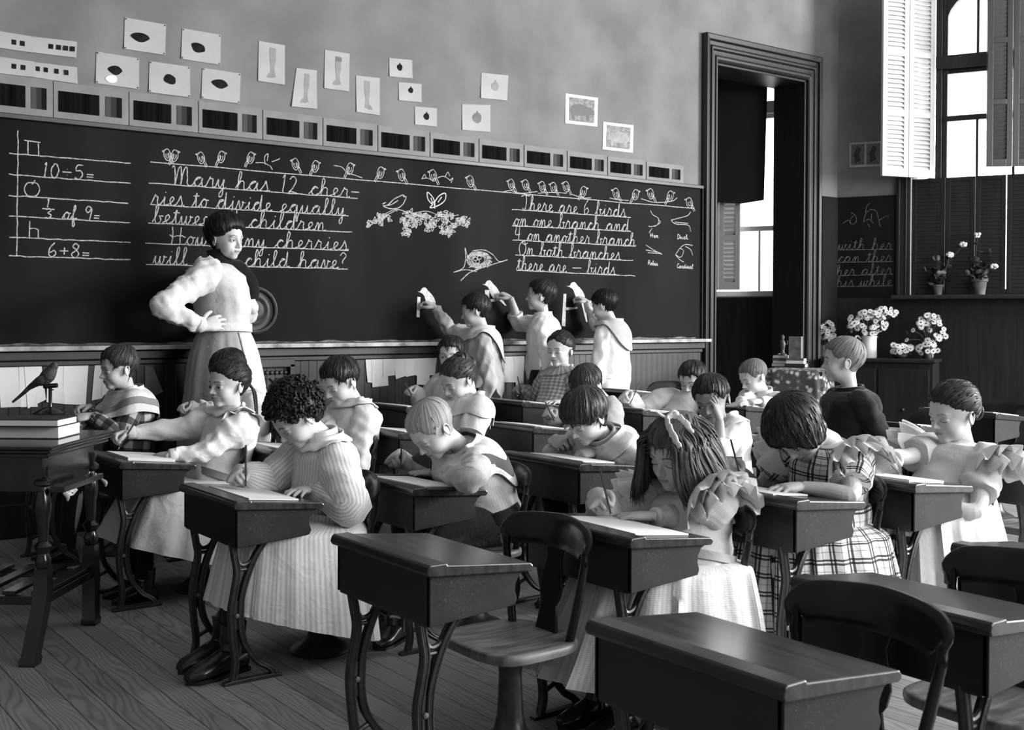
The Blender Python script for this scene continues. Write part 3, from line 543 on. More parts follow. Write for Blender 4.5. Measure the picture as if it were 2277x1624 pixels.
# framed strips of grey swatches above the board
bxs = [-40, 118, 286, 440, 583, 717, 839, 955, 1064, 1164, 1260, 1350, 1436, 1520]
card = mat('swatch_card', .17, .21, scale=8, rough=.85); toneA = mat('swatch_black', .002, .008, scale=40, stretch=(1, 1, .01), rough=.9, spec=.03); tones = [mat('swatch_grey_%d' % i, v, rough=.9, spec=.05) for i, v in enumerate((.07, .035, .008))]
ordn = ['first', 'second', 'third', 'fourth', 'fifth', 'sixth', 'seventh', 'eighth', 'ninth', 'tenth', 'eleventh', 'twelfth', 'last']
for i in range(13):
    xa, xb = PY(bxs[i]+1, 300, 0)[0], PY(bxs[i+1]-1, 300, 0)[0]; w = xb-xa; zt = 2.40-.005*i; zb = 2.2
    r = thing('swatch_card', '%s grey tone swatch card from the left along the top of the chalkboard' % ordn[i], 'swatch card', ((xa+xb)/2, 0, zb), 0, 'grey tone swatch cards above the chalkboard')
    hh = zt-zb; MB().box((0, -.004, hh/2), (w, .006, hh)).obj('card', card, r, smooth=False)
    MB().box((w*-.17, -.0085, hh*.48), (w*.54, .003, hh*.56)).obj('swatch_band', toneA, r, smooth=False)
    for k in range(3): MB().box((w*(.22+.075*k), -.0085, hh*.48), (w*.073, .003, hh*.56)).obj('swatch_strip', tones[k], r, smooth=False)
# ------------------------------------------------------------------ loose sheets tucked on the wainscot
rg = np.random.default_rng(21)
def loose(lab, px, k, m=paper_w, grp='white sheets pinned on the wainscot'):
    sheet('paper_sheet', lab, 'paper', px, m, grp, off=.0265+.0018*k, curl=.008)
LS = [('white sheet on the wainscot behind the stuffed bird\'s tail', ((-6, 802), (40, 798), (44, 904), (-2, 906)), 0), ('white sheet pinned behind the stuffed bird\'s back', ((38, 800), (74, 806), (80, 904), (42, 905)), 1), ('tilted white sheet hanging lowest under the stuffed bird\'s tail', ((50, 812), (88, 806), (98, 888), (58, 908)), 2),
 ('white sheet directly behind the stuffed bird\'s head', ((104, 803), (142, 800), (140, 898), (100, 894)), 0), ('white sheet just right of the stuffed bird', ((138, 801), (194, 799), (186, 900), (136, 898)), 1), ('leaning white sheet with a dark gap at its left, before the far left boy', ((208, 806), (246, 798), (252, 880), (200, 890)), 0), ('white sheet at the far left boy\'s face', ((226, 800), (262, 804), (262, 884), (222, 886)), 1),
 ('grey folder tilted on the wainscot behind the far left boy\'s head', ((318, 812), (336, 815), (357, 870), (318, 893)), 2)]
for lab, px, k in LS: loose(lab, px, k, mat('folder_grey', .14, .18, rough=.85) if 'folder' in lab else paper_w)
MS = [('leftmost sheet of the white cluster right of the radiator grate', ((807, 790), (832, 788), (832, 852), (812, 850)), 0), ('sheet dropping lowest in the white cluster right of the radiator grate', ((822, 789), (856, 788), (857, 857), (822, 861)), 1), ('narrow white sheet at the notch of the cluster', ((846, 788), (868, 786), (871, 834), (846, 838)), 2),
 ('tilted white sheet starting the right half of the cluster', ((868, 797), (896, 788), (902, 834), (875, 843)), 0), ('white sheet with ruffled top in the middle of the cluster', ((893, 788), (920, 786), (922, 833), (897, 838)), 1), ('wide tilted white sheet beside the peeking boy', ((915, 787), (966, 795), (960, 834), (918, 835)), 2), ('white sheet hanging down behind the writing hand of the peeking boy', ((922, 787), (950, 787), (948, 856), (920, 855)), 3)]
for lab, px, k in MS: loose(lab, px, k)
for lab, px, k in (('left sheet of the pair between the two boys at the board', ((1089, 786), (1116, 783), (1114, 858), (1087, 860)), 0), ('right sheet of the pair between the two boys at the board', ((1115, 783), (1148, 784), (1146, 850), (1115, 850)), 1), ('white sheet half hidden by the middle board boy', ((1136, 786), (1160, 788), (1156, 882), (1142, 880)), 2)): loose(lab, px, k)
# heating grate and round register behind the teacher
iron = mat('iron', .012, .03, scale=30, rough=.5)
g = thing('heating_grate', 'dark iron heating grate with diamond lattice behind the teacher', 'heating grate', (2.75, -.02, .35))
f = MB(); 
for c, d in (((0, -.02, .53), (.46, .04, .05)), ((0, -.02, .02), (.46, .04, .05)), ((-.215, -.02, .275), (.04, .04, .5)), ((.215, -.02, .275), (.04, .04, .5))): f.box(c, d)
f.obj('frame', dark_wood, g, smooth=False, bevel=.004); f = MB()
for i in range(-6, 7):
    for s in (-1, 1):
        x0 = i*.07; z0, z1 = .04, .44; xa, xb = x0-s*.2, x0+s*.2
        ts = [t for t in np.linspace(0, 1, 21) if abs(xa+(xb-xa)*t) < .2]
        if len(ts) > 1: f.tube([(xa+(xb-xa)*t, -.012, z0+(z1-z0)*t) for t in (ts[0], ts[-1])], .005, 6)
f.obj('lattice', iron, g); f = MB()
for k in range(13): f.lathe([(.008, -.006), (.014, 0), (.008, .006)], (-.18+.03*k, -.015, .475), 10, R=rotm((1, 0, 0), math.pi/2))
f.obj('beading', iron, g)
p = PY(568, 690, -.05); rr = thing('wall_register', 'round black register with concentric rings on the chalkboard behind the teacher\'s elbow', 'register', tuple(p))
Rx = rotm((1, 0, 0), math.pi/2)
MB().lathe([(0, -.02), (.135, -.02), (.14, 0), (.125, .012), (.1, .006), (.08, .014), (.06, .006), (.04, .014), (.015, .008), (0, .01)], (0, .02, 0), 36, R=Rx).obj('disc', mat('register_black', .005, .014, scale=30, rough=.55), rr)
MB().tube([(.128*math.cos(t), .0, .128*math.sin(t)) for t in np.linspace(0, 6.2832, 37)], .012, 8, cap=False).obj('rim', iron, rr)
pb = np.array([PY(x, y, -.002) for x, y in ((0, 0),)])
# picture on the outer wall
c1 = [wp(*((lambda s: (s[0], -.004, s[1]))(PW(x, y)))) for x, y in ((1889, 318), (1962, 314), (1962, 370), (1889, 373))]
r = thing('wall_picture', 'pale bordered picture with two dark plant prints on the dim corner wall', 'picture', tuple(np.mean(c1, 0)))
def quad(Q, k, m, nm): 
    Q = np.array(Q)-np.mean(c1, 0)+WN*k; n = len(Q); MB().add(np.vstack([Q, Q+WN*.003]), [tuple(range(n-1, -1, -1)), tuple(range(n, 2*n))]+[(i, (i+1) % n, n+(i+1) % n, n+i) for i in range(n)]).obj(nm, m, r, smooth=False)
bl = lambda u, v: (c1[0]*(1-u)+c1[1]*u)*(1-v)+(c1[3]*(1-u)+c1[2]*u)*v
quad([bl(0, 0), bl(1, 0), bl(1, 1), bl(0, 1)], 0, mat('picture_mount', .3, .36, rough=.8), 'mount')
for a in (.06, .53): quad([bl(a, .08), bl(a+.4, .08), bl(a+.4, .9), bl(a, .9)], .004, ph_bg, 'print'); quad([bl(a+.2, .15), bl(a+.32, .3), bl(a+.22, .5), bl(a+.3, .7), bl(a+.12, .85), bl(a+.08, .5)], .008, ph_dk, 'printed_leaf')
# ------------------------------------------------------------------ school desks
desk_top_m = mat('desk_top', .011, .032, scale=5, stretch=(9, .8, 4), rough=.25, coat=.05, detail=6, spec=.4)
def desk_side_mat():
    m, nt, p = newmat('desk_side'); L = nt.links; p.inputs['Roughness'].default_value = .5; p.inputs['Specular IOR Level'].default_value = .2
    tc = N(nt, 'ShaderNodeTexCoord'); n = N(nt, 'ShaderNodeTexNoise', i_Scale=9, i_Detail=6); L.new(tc.outputs['Object'], n.inputs[0]); r = ramp(nt, [(.3, .006), (.7, .022)]); L.new(n.outputs['Fac'], r.inputs[0])
    n2 = N(nt, 'ShaderNodeTexNoise', i_Scale=30, i_Detail=2, i_Distortion=2.5); L.new(tc.outputs['Object'], n2.inputs[0])
    r2 = ramp(nt, [(.49, 0), (.5, 1), (.51, 0)]); L.new(n2.outputs['Fac'], r2.inputs[0])
    n3 = N(nt, 'ShaderNodeTexNoise', i_Scale=6); L.new(tc.outputs['Object'], n3.inputs[0]); r3 = ramp(nt, [(.42, 0), (.6, .8)]); L.new(n3.outputs['Fac'], r3.inputs[0])
    mu = N(nt, 'ShaderNodeMath', operation='MULTIPLY'); L.new(r2.outputs[0], mu.inputs[0]); L.new(r3.outputs[0], mu.inputs[1])
    mx = N(nt, 'ShaderNodeMix', data_type='RGBA'); L.new(mu.outputs[0], mx.inputs[0]); L.new(r.outputs[0], mx.inputs[6]); mx.inputs[7].default_value = g3(.09); L.new(mx.outputs[2], p.inputs['Base Color']); return m
desk_side_m = desk_side_mat(); cast = mat('cast_iron', .018, .035, scale=40, rough=.36, bump=.2, bscale=90)
chair_m = mat('chair_wood', .004, .011, scale=6, stretch=(4, 4, 1), rough=.24, spec=.4); seat_m = mat('seat_wood', .08, .22, scale=7, stretch=(1, 6, 1), rough=.5, detail=6)
DW = .475
def make_desk():
    t = thing('school_desk', '', 'desk')
    pr = [(0, .556), (-.005, .566), (0, .579), (.006, .583), (.05, .583), (.054, .578), (.296, .553), (.304, .546), (.304, .538), (.296, .532)]
    MB().prism(pr, (0, -DW/2, 0), (1, 0, 0), (0, 0, 1), (0, DW, 0)).obj('desk_top', desk_top_m, t, smooth=False, bevel=.0035)
    MB().box((.018, 0, .497), (.014, DW-.03, .122)).obj('front_panel', mat('desk_front_shaded', .004, .009, scale=5, stretch=(4, .6, 4), rough=.4), t, smooth=False, bevel=.002)  # front darker than the sides: shade of the unlit face is in its colour
    sp = [(.011, .557), (.288, .533), (.27, .525), (.258, .506), (.256, .487), (.263, .468), (.257, .453), (.011, .436)]
    for y in (-DW/2+.012, DW/2-.026): MB().prism(sp, (0, y, 0), (1, 0, 0), (0, 0, 1), (0, .014, 0)).obj('side_panel', desk_side_m, t, smooth=False, bevel=.002)
    MB().box((.134, 0, .446), (.245, DW-.05, .01), rotm((0, 1, 0), -.065)).obj('book_shelf', dark_wood, t, smooth=False)
    a = crom([(.02, .445), (.03, .39), (.036, .345), (.025, .28), (.017, .235), (.017, .19), (.023, .125), (.03, .06), (.02, .008)], 4); b = crom([(.14, .452), (.10, .40), (.073, .345), (.052, .28), (.047, .235), (.047, .18), (.062, .12), (.104, .06), (.145, .032), (.162, .008)], 4)
    for y in (-.165, .165):
        mb = MB(); X = lambda P: np.stack([P[:, 0], np.full(len(P), y), P[:, 1]], 1)
        for P, w in ((a, .011), (b, .011)):
            mb.tube(X(P), w, 8, ab=(1, 1), up=(1, 0, 0)); 
            for s in (-.0065, .0065): mb.tube(X(P)+np.array([s, -.009, 0]), .0035, 6); mb.tube(X(P)+np.array([s, .009, 0]), .0035, 6)
        mb.tube(X(crom([(.037, .385), (.05, .37), (.07, .372), (.088, .385)], 5)), .007, 8); mb.tube(X(np.array([(.036, .355), (.068, .355)])), .006, 8)
        mb.prism([(.018, .17), (.046, .17), (.048, .26), (.024, .26)], (0, y-.006, 0), (1, 0, 0), (0, 0, 1), (0, .012, 0)); mb.tube(X(crom([(.032, .07), (.05, .08), (.075, .09)], 4)), .007, 8)
        lg = mb.obj('leg', cast, t)
        MB().prism([(-.01, 0), (.185, 0), (.185, .008), (.15, .013), (.02, .013), (-.01, .008)], (0, y-.013, 0), (1, 0, 0), (0, 0, 1), (0, .026, 0)).obj('foot_bar', cast, lg, smooth=False, bevel=.002)
        MB().lathe([(0, -.004), (.007, -.004), (.007, .002), (0, .004)], (.032, y-.012, .215), 10, R=Rx).obj('bolt', mat('bolt', .12, rough=.4), lg)
    return t
def make_chair():
    t = thing('school_chair', '', 'chair')
    MB().lathe([(0, 0), (.105, 0), (.108, .008), (.1, .018), (.07, .03), (.045, .05), (.036, .09), (.033, .14), (.031, .2), (.036, .25), (.05, .272), (0, .272)], m=28).obj('pedestal', cast, t)
    a = np.linspace(0, 2*math.pi, 40, endpoint=False); sg = lambda v, p: np.sign(v)*np.abs(v)**p
    ox, oy = .155*sg(np.cos(a), .55), (.165+.012*np.cos(a+math.pi))*sg(np.sin(a), .6)
    rings = [np.stack([ox*k, oy*k, np.full(40, z)], 1) for k, z in ((.9, .272), (.985, .275), (1, .285), (.995, .296), (.96, .3))]+[np.stack([ox*k, oy*k, .3-.008*(1-k*k)+0*ox], 1) for k in (.85, .6, .35, .1)]
    MB().loft(rings).obj('seat', seat_m, t, auto=60)
    cp = crom([(.105, -.178, .505), (.118, -.172, .545), (.135, -.13, .56), (.158, -.06, .564), (.165, 0, .565), (.158, .06, .564), (.135, .13, .56), (.118, .172, .545), (.105, .178, .505)], 5)
    hgt = np.interp(np.linspace(0, 1, len(cp)), [0, .08, .2, .5, .8, .92, 1], [.014, .03, .042, .046, .042, .03, .014]); rg_ = []
    for i, p in enumerate(cp):
        T = nrm(cp[min(i+1, len(cp)-1)]-cp[max(i-1, 0)]); n = nrm(np.cross(T, (0, 0, 1))); up = nrm(np.cross(n, T)); up = up if up[2] > 0 else -up
        rg_.append([p+n*.0095*sg(np.cos(q), .6)+np.array([.012*np.sin(q), 0, 0])+up*hgt[i]*sg(np.sin(q), .7) for q in np.linspace(0, 2*math.pi, 14, endpoint=False)])
    MB().loft(rg_).obj('crest_rail', chair_m, t)
    for s in (-1, 1): MB().tube([(.10, s*.125, .29), (.108, s*.15, .4), (.112, s*.172, .5), (.118, s*.172, .54)], [.012, .0125, .0115, .011], 12).obj('back_post', chair_m, t)
    vs = [(.046, 0), (.036, .05), (.03, .075), (.04, .09), (.046, .12), (.036, .17), (.028, .2), (.038, .24), (.042, .255)]; pl = [(-w, z) for w, z in vs]+[(w, z) for w, z in vs[::-1]]
    MB().prism(pl, (.118, 0, .295), (0, 1, 0), nrm((.15, 0, 1)), (.009, 0, 0)).obj('splat', chair_m, t, smooth=False, bevel=.002)
    return t
desk0, chair0 = make_desk(), make_chair(); used = [0, 0]
DESKS = {}
def put(proto, i, loc, label, group, sc):
    o = proto if not used[i] else dup(proto); used[i] = 1; o.location = loc; o.scale = sc; o['label'] = label; o['group'] = group; return o
def place(key, x0, yc, h, dl, cl, sx=1., sy=1., chair=True, dx=.41):
    k = h/.583; DESKS[key] = (x0, yc, h, sx, sy, k, dx)
    put(desk0, 0, (x0, yc, 0), dl, 'school desks in rows', (sx, sy, k))
    if chair: put(chair0, 1, (x0+dx*sx, yc, 0), cl, 'pedestal school chairs', (1, 1, k))
P_ = place
P_('e0', 1.375, -4.865, .583, 'glossy empty desk nearest the camera with a window glint on its top', 'dark chair with a broad crest behind the glossy nearest desk')
P_('e1', 1.975, -4.855, .583, 'long empty desk at the lower right corner, behind the nearest chair', 'pale-seated chair behind the lower right empty desk')
P_('e2', 2.605, -4.85, .583, 'empty desk cut by the right picture edge, beside the standing skirt', 'chair behind the empty desk cut by the right picture edge')
P_('d0', 1.380, -3.83, .583, 'empty desk with worn top in the front middle, before the vacant chair', 'vacant pedestal chair with worn pale seat in the front middle')
P_('d1', 1.975, -3.865, .583, 'desk of the girl with the white hair ribbon', 'chair of the girl with the white hair ribbon')
P_('d2', 2.625, -3.87, .62, 'scratched desk of the bobbed girl in plaid', 'chair of the bobbed girl in plaid', 1.08, dx=.35)
P_('d3', 3.19, -3.885, .622, 'desk of the girl with ruffled shoulders at the right', 'chair of the girl with ruffled shoulders at the right', 1.1)
P_('d4', 3.98, -3.86, .625, 'desk at the right edge behind the girl with ruffled shoulders', 'chair at the right edge beyond the ruffled girl\'s skirt', 1.1)
P_('c0', 1.375, -2.735, .585, 'scratched front desk of the curly-haired girl in the striped dress', 'chair of the curly-haired girl in the striped dress')
P_('c1', 1.985, -2.785, .578, 'desk of the blond boy in the sailor collar', 'dark chair of the blond boy in the sailor collar')
P_('c2', 2.69, -2.79, .61, 'high desk of the bowl-cut boy writing with both hands', 'chair of the bowl-cut boy', 1.15, 1.08)
P_('c3', 3.34, -2.75, .60, 'desk of the boy holding his head', 'chair of the boy holding his head')
P_('c4', 4.10, -2.77, .60, 'desk of the upright boy in black', 'chair with shining edge behind the upright boy in black', dx=.44)
P_('c5', 4.92, -2.76, .63, 'desk just behind the upright boy in black, left of the ruffled girl\'s face', 'chair hidden behind the ruffled girl\'s head')
P_('c6', 5.74, -2.68, .645, 'far desk at the right edge behind the ruffled girl\'s ear', 'far chair at the right edge against the dark panelling')
P_('b0', 1.37, -1.64, .592, 'desk of the braided girl', 'chair of the braided girl')
P_('b1', 1.985, -1.66, .60, 'desk of the fair-shirted boy behind the curly-haired girl', 'chair of the fair-shirted boy behind the curly-haired girl')
P_('b2', 2.60, -1.66, .635, 'desk of the girl with pinned-up hair', 'chair of the girl with pinned-up hair')
P_('b3', 3.30, -1.74, .628, 'desk behind the bowl-cut boy\'s writing hand', 'chair of the child hidden behind the bowl-cut boy')
P_('b4', 4.10, -1.65, .67, 'desk of the boy half hidden by the head-holding boy', 'chair of the boy half hidden by the head-holding boy')
P_('b5', 4.88, -1.67, .66, 'desk the crop-haired boy leans on', 'chair of the crop-haired boy leaning low')
P_('a0', 1.33, -.70, .65, 'desk of the boy in the checked blouse at the far left', 'chair of the boy in the checked blouse')
P_('a1', 1.86, -.88, .64, 'desk of the child hidden behind the braided girl', 'chair of the child hidden behind the braided girl')
P_('a3', 3.22, -.70, .66, 'desk of the boy peeking over the pinned-up hair', 'chair of the boy peeking over the pinned-up hair')
P_('a4', 4.0, -.73, .66, 'desk of the dark-haired girl below the boys at the board', 'chair of the dark-haired girl below the boys at the board')
P_('a5', 4.90, -.68, .692, 'unoccupied back desk with a sheet beside the rightmost board boy', 'chair at the unoccupied back desk', 1.1)
def desk_pt(key, lx, ly, lift=0):
    """point on a desk top, local inches of depth lx (0 front) and ly across"""
    x0, yc, h, sx, sy, k = DESKS[key][:6]; z = (.583 if lx < .054 else .578-(lx-.054)*.1033)*k
    return np.array([x0+lx*sx, yc+ly*sy, z+lift])
def desk_tilt(key): return math.atan(.1033*DESKS[key][5]/DESKS[key][3])
def pad(key, label, lx=.03, ly=-.19, w=.17, l=.26, rot=0., th=.005, m=None):
    c = desk_pt(key, lx+w/2, ly+l/2, .0012); mb = MB(); mb.box((0, 0, th/2), (w*DESKS[key][3], l, th))
    o = mb.obj('paper_pad', m or paper_w, None, smooth=False); o.location = c; o.rotation_euler = (Matrix.Rotation(desk_tilt(key), 3, 'Y') @ Matrix.Rotation(rot, 3, 'Z')).to_euler()
    return tag(o, label, 'paper', 'writing sheets on the desks')
pad('c0', 'white writing pad under the curly-haired girl\'s pencil', .06, -.20, .17, .33)
pad('b0', 'white pad on the braided girl\'s desk', .05, -.17, .19, .27, th=.012)
pad('c1', 'paper under the blond boy\'s hands', .04, -.20, .17, .3, .12)
pad('d1', 'large white sheet on the ribbon girl\'s desk', .06, -.20, .19, .33, -.05)
pad('d2', 'paper under the plaid girl\'s hand', .03, -.12, .15, .28)
pad('d3', 'white pad on the desk of the girl with ruffled shoulders', .03, -.19, .18, .33, th=.009)
pad('c2', 'paper between the bowl-cut boy\'s hands', .06, -.19, .14, .33)
pad('b3', 'sheet on the desk behind the bowl-cut boy\'s hair', .04, -.2, .18, .3)
pad('b4', 'sheet under the half-hidden boy\'s pencil', .03, -.2, .2, .36)
pad('b5', 'sheet before the leaning crop-haired boy', .03, -.2, .2, .36)
pad('a1', 'sheet on the desk of the child behind the braided girl', .03, -.2, .2, .3)
pad('a3', 'sheet under the peeking boy\'s pencil', .03, -.2, .2, .36)
pad('a4', 'sheet on the desk of the dark-haired girl near the board', .03, -.2, .2, .36)
pad('a5', 'sheet on the unoccupied back desk', .02, -.2, .22, .36)
pad('b1', 'sheet on the desk behind the curly-haired girl', .05, -.2, .2, .3)
pad('b2', 'sheet on the desk of the girl with pinned-up hair', .05, -.2, .2, .3)
pad('c5', 'long pale sheet on the desk behind the boy in black', .0, -.22, .26, .4)
pad('c4', 'sheet on the desk of the upright boy in black', .1, -.2, .16, .3)
pad('c6', 'pale sheet on the far desk at the right edge', .0, -.22, .26, .42)
pad('d4', 'white paper at the right picture edge', .02, -.2, .22, .34)
# ------------------------------------------------------------------ heads
def smin(a, b, k): h = np.clip(.5+.5*(b-a)/k, 0, 1); return b*(1-h)+a*h-k*h*(1-h)
def sdE(p, c, r):
    q = p-np.asarray(c, float); r = np.asarray(r, float)*np.ones(3); k0 = np.linalg.norm(q/r, axis=-1); k1 = np.linalg.norm(q/r**2, axis=-1)+1e-9
    return k0*(k0-1)/k1
def sdC(p, a, b, r):
    a, b = np.asarray(a, float), np.asarray(b, float); ba = b-a; t = np.clip(((p-a)@ba)/(ba@ba), 0, 1); return np.linalg.norm(p-a-t[..., None]*ba, axis=-1)-r
def head_sdf(p, A):
    """A: adult 0..1; unit head height, chin at -.5, crown at .5, +x is the face"""
    ez = -.06+.03*A; d = sdE(p, (-.03, 0, .13), (.43, .365-.02*A, .37))
    if A is None: return d
    d = smin(d, sdE(p, (.10, 0, -.16), (.275, .255, .33)), .12)
    d = smin(d, sdE(p, (.295, 0, -.415), (.075, .09, .07)), .09)
    for s in (-1, 1): d = smin(d, sdE(p, (.225, s*.155, -.19), (.125, .105, .125)), .10)
    d = smin(d, sdE(p, (.345, 0, ez+.10), (.06, .20, .05)), .08)
    for s in (-1, 1):
        d = -smin(-d, sdE(p, (.47, s*.14, ez+.01), (.125, .095, .062)), .05)
        d = smin(d, sdE(p, (.325, s*.14, ez), (.054, .074, .05)), .018)
        d = -smin(-d, sdC(p, (.372, s*.08, ez+.052), (.352, s*.20, ez+.046), .004), .02)
    d = smin(d, sdC(p, (.375, 0, ez+.06), (.45, 0, -.15), .026), .06)
    d = smin(d, sdE(p, (.452, 0, -.165), (.045, .043, .038)), .035)
    for s in (-1, 1): d = smin(d, sdE(p, (.405, s*.048, -.178), (.04, .028, .026)), .025); d = -smin(-d, sdE(p, (.44, s*.026, -.205), (.02, .014, .012)), .012)
    d = smin(d, sdE(p, (.33, 0, -.285), (.07, .125, .085)), .06)
    d = smin(d, sdE(p, (.398, 0, -.263), (.03, .082, .019)), .02); d = smin(d, sdE(p, (.39, 0, -.307), (.03, .066, .022)), .02)
    d = -smin(-d, sdC(p, (.432, -.06, -.285), (.432, .06, -.285), .007), .014); 
    for s in (-1, 1): d = -smin(-d, sdE(p, (.40, s*.098, -.287), (.02, .012, .012)), .02)
    return smin(d, sdC(p, (-.07, 0, -.25), (-.14, 0, -.72), .165), .12)
def star(A, nl, nm, dense=.55):
    th = np.linspace(.012, math.pi-.012, nl); ph = np.linspace(-math.pi, math.pi, nm, endpoint=False); ph = ph-dense*np.sin(ph)
    T, Pp = np.meshgrid(th, ph, indexing='ij'); D = np.stack([np.sin(T)*np.cos(Pp), np.sin(T)*np.sin(Pp), np.cos(T)], -1)
    o = np.array([.04, 0, -.05]); lo = np.full(T.shape, .05); hi = np.full(T.shape, 1.2)
    for _ in range(22):
        m = (lo+hi)/2; ins = head_sdf(o+D*m[..., None], A) < 0; lo = np.where(ins, m, lo); hi = np.where(ins, hi, m)
    return o, D, lo, T, Pp
HEADS = {A: star(A, 130, 170) for A in (0., 1.)}
def grid_faces(n, m): return [(i*m+j, i*m+(j+1) % m, (i+1)*m+(j+1) % m, (i+1)*m+j) for i in range(n-1) for j in range(m)]+[tuple(range(m-1, -1, -1)), tuple((n-1)*m+j for j in range(m))]
GFH = [f[::-1] for f in grid_faces(130, 170)]
HS = star(0., 84, 132, 0.); GFS = [f[::-1] for f in grid_faces(84, 132)]
def radial(A, az, el):
    """head surface radius from the star origin towards azimuth / elevation (radians)"""
    o = np.array([.04, 0, -.05]); D = np.stack([np.cos(el)*np.cos(az), np.cos(el)*np.sin(az), np.sin(el)], -1); lo = np.full(az.shape, .05); hi = np.full(az.shape, 1.2)
    for _ in range(22):
        m = (lo+hi)/2; ins = head_sdf(o+D*m[..., None], A) < 0; lo = np.where(ins, m, lo); hi = np.where(ins, hi, m)
    return o, D, lo
# ------------------------------------------------------------------ skin, hair, cloth materials
def skin_mat(name, a):
    m, nt, p = newmat(name); L = nt.links; p.inputs['Roughness'].default_value = .5; p.inputs['Specular IOR Level'].default_value = .35
    at = N(nt, 'ShaderNodeAttribute', attribute_name='tone'); mx = N(nt, 'ShaderNodeMix', data_type='RGBA', blend_type='MULTIPLY'); mx.inputs[0].default_value = 1; mx.inputs[6].default_value = g3(a)
    L.new(at.outputs['Color'], mx.inputs[7]); L.new(mx.outputs[2], p.inputs['Base Color']); return m
skin = skin_mat('skin', .5); skin_tan = skin_mat('skin_tanned', .26)
def hair_mat(name, a, b, rough=.42, su=70):
    m, nt, p = newmat(name); L = nt.links; p.inputs['Roughness'].default_value = rough; p.inputs['Specular IOR Level'].default_value = .25
    uv = N(nt, 'ShaderNodeUVMap'); mp = N(nt, 'ShaderNodeMapping'); mp.inputs['Scale'].default_value = (su, 2.2, 1); L.new(uv.outputs[0], mp.inputs[0])
    n = N(nt, 'ShaderNodeTexNoise', i_Scale=1., i_Detail=5, i_Distortion=.25); L.new(mp.outputs[0], n.inputs[0]); r = ramp(nt, [(.3, a), (.7, b)]); L.new(n.outputs['Fac'], r.inputs[0]); L.new(r.outputs[0], p.inputs['Base Color'])
    bm = N(nt, 'ShaderNodeBump', i_Strength=.7, i_Distance=.006); L.new(n.outputs['Fac'], bm.inputs['Height']); L.new(bm.outputs[0], p.inputs['Normal']); return m
hair_black = hair_mat('hair_black', .003, .011); hair_dark = hair_mat('hair_dark', .005, .026); hair_brown = hair_mat('hair_brown', .012, .06); hair_blond = hair_mat('hair_blond', .17, .38, .5); hair_crop = hair_mat('hair_cropped', .06, .16, .6); hair_fair = hair_mat('hair_fair_crop', .09, .22, .6)
def cloth(name, a, b=None, kind=None, n1=40, n2=0, dark=.5, weave=500, rough=.85, lines=None):
    """cotton cloth; kind stripe / plaid / check drawn in cloth UV"""
    if name in MATS: return MATS[name]
    m, nt, p = newmat(name); L = nt.links; p.inputs['Roughness'].default_value = rough; p.inputs['Specular IOR Level'].default_value = .15; p.inputs['Sheen Weight'].default_value = .15
    tc = N(nt, 'ShaderNodeTexCoord'); n = N(nt, 'ShaderNodeTexNoise', i_Scale=14, i_Detail=4); L.new(tc.outputs['Object'], n.inputs[0]); r = ramp(nt, [(.3, a*.92), (.7, min(1, a*1.04))]); L.new(n.outputs['Fac'], r.inputs[0]); col = r.outputs[0]
    if kind:
        uv = N(nt, 'ShaderNodeUVMap'); sx = N(nt, 'ShaderNodeSeparateXYZ'); L.new(uv.outputs[0], sx.inputs[0])
        def band(src, freq, stops):
            q = N(nt, 'ShaderNodeMath', operation='MULTIPLY', i_1=float(freq)); L.new(src, q.inputs[0]); fr = N(nt, 'ShaderNodeMath', operation='FRACT'); L.new(q.outputs[0], fr.inputs[0])
            rr = ramp(nt, stops); L.new(fr.outputs[0], rr.inputs[0]); return rr.outputs[0]
        bands = []
        if kind == 'stripe': bands = [band(sx.outputs[0], n1, [(0, dark), (.3, dark), (.45, 1), (.85, 1), (1, dark)])]
        if kind == 'rings': bands = [band(sx.outputs[1], n1, [(0, dark), (.3, dark), (.45, 1), (.85, 1), (1, dark)])]
        if kind == 'check': bands = [band(sx.outputs[0], n1, [(0, dark), (.45, dark), (.5, 1), (.95, 1), (1, dark)]), band(sx.outputs[1], n2, [(0, dark), (.45, dark), (.5, 1), (.95, 1), (1, dark)])]
        if kind == 'plaid':
            st = [(0, dark), (.09, dark), (.12, 1), (.18, 1), (.2, dark), (.29, dark), (.32, 1), (.6, 1), (.62, .55), (.65, .55), (.67, 1)]
            bands = [band(sx.outputs[0], n1, st), band(sx.outputs[1], n2, st)]
        for b_ in bands:
            mx = N(nt, 'ShaderNodeMix', data_type='RGBA', blend_type='MULTIPLY'); mx.inputs[0].default_value = 1; L.new(col, mx.inputs[6]); L.new(b_, mx.inputs[7]); col = mx.outputs[2]
    L.new(col, p.inputs['Base Color'])
    w = N(nt, 'ShaderNodeTexNoise', i_Scale=weave*.12, i_Detail=2); L.new(tc.outputs['Object'], w.inputs[0]); bm = N(nt, 'ShaderNodeBump', i_Strength=.3, i_Distance=.003); L.new(w.outputs['Fac'], bm.inputs['Height'])
    w2 = N(nt, 'ShaderNodeTexNoise', i_Scale=9., i_Detail=2.5, i_Distortion=1.2); L.new(tc.outputs['Object'], w2.inputs[0]); r2 = ramp(nt, [(.3, 0), (.46, .8), (.5, 1), (.54, .8), (.75, .1)]); L.new(w2.outputs['Fac'], r2.inputs[0]); b2 = N(nt, 'ShaderNodeBump', i_Strength=.17, i_Distance=.010); L.new(r2.outputs[0], b2.inputs['Height']); L.new(bm.outputs[0], b2.inputs['Normal']); L.new(b2.outputs[0], p.inputs['Normal'])
    MATS[name] = m; return m
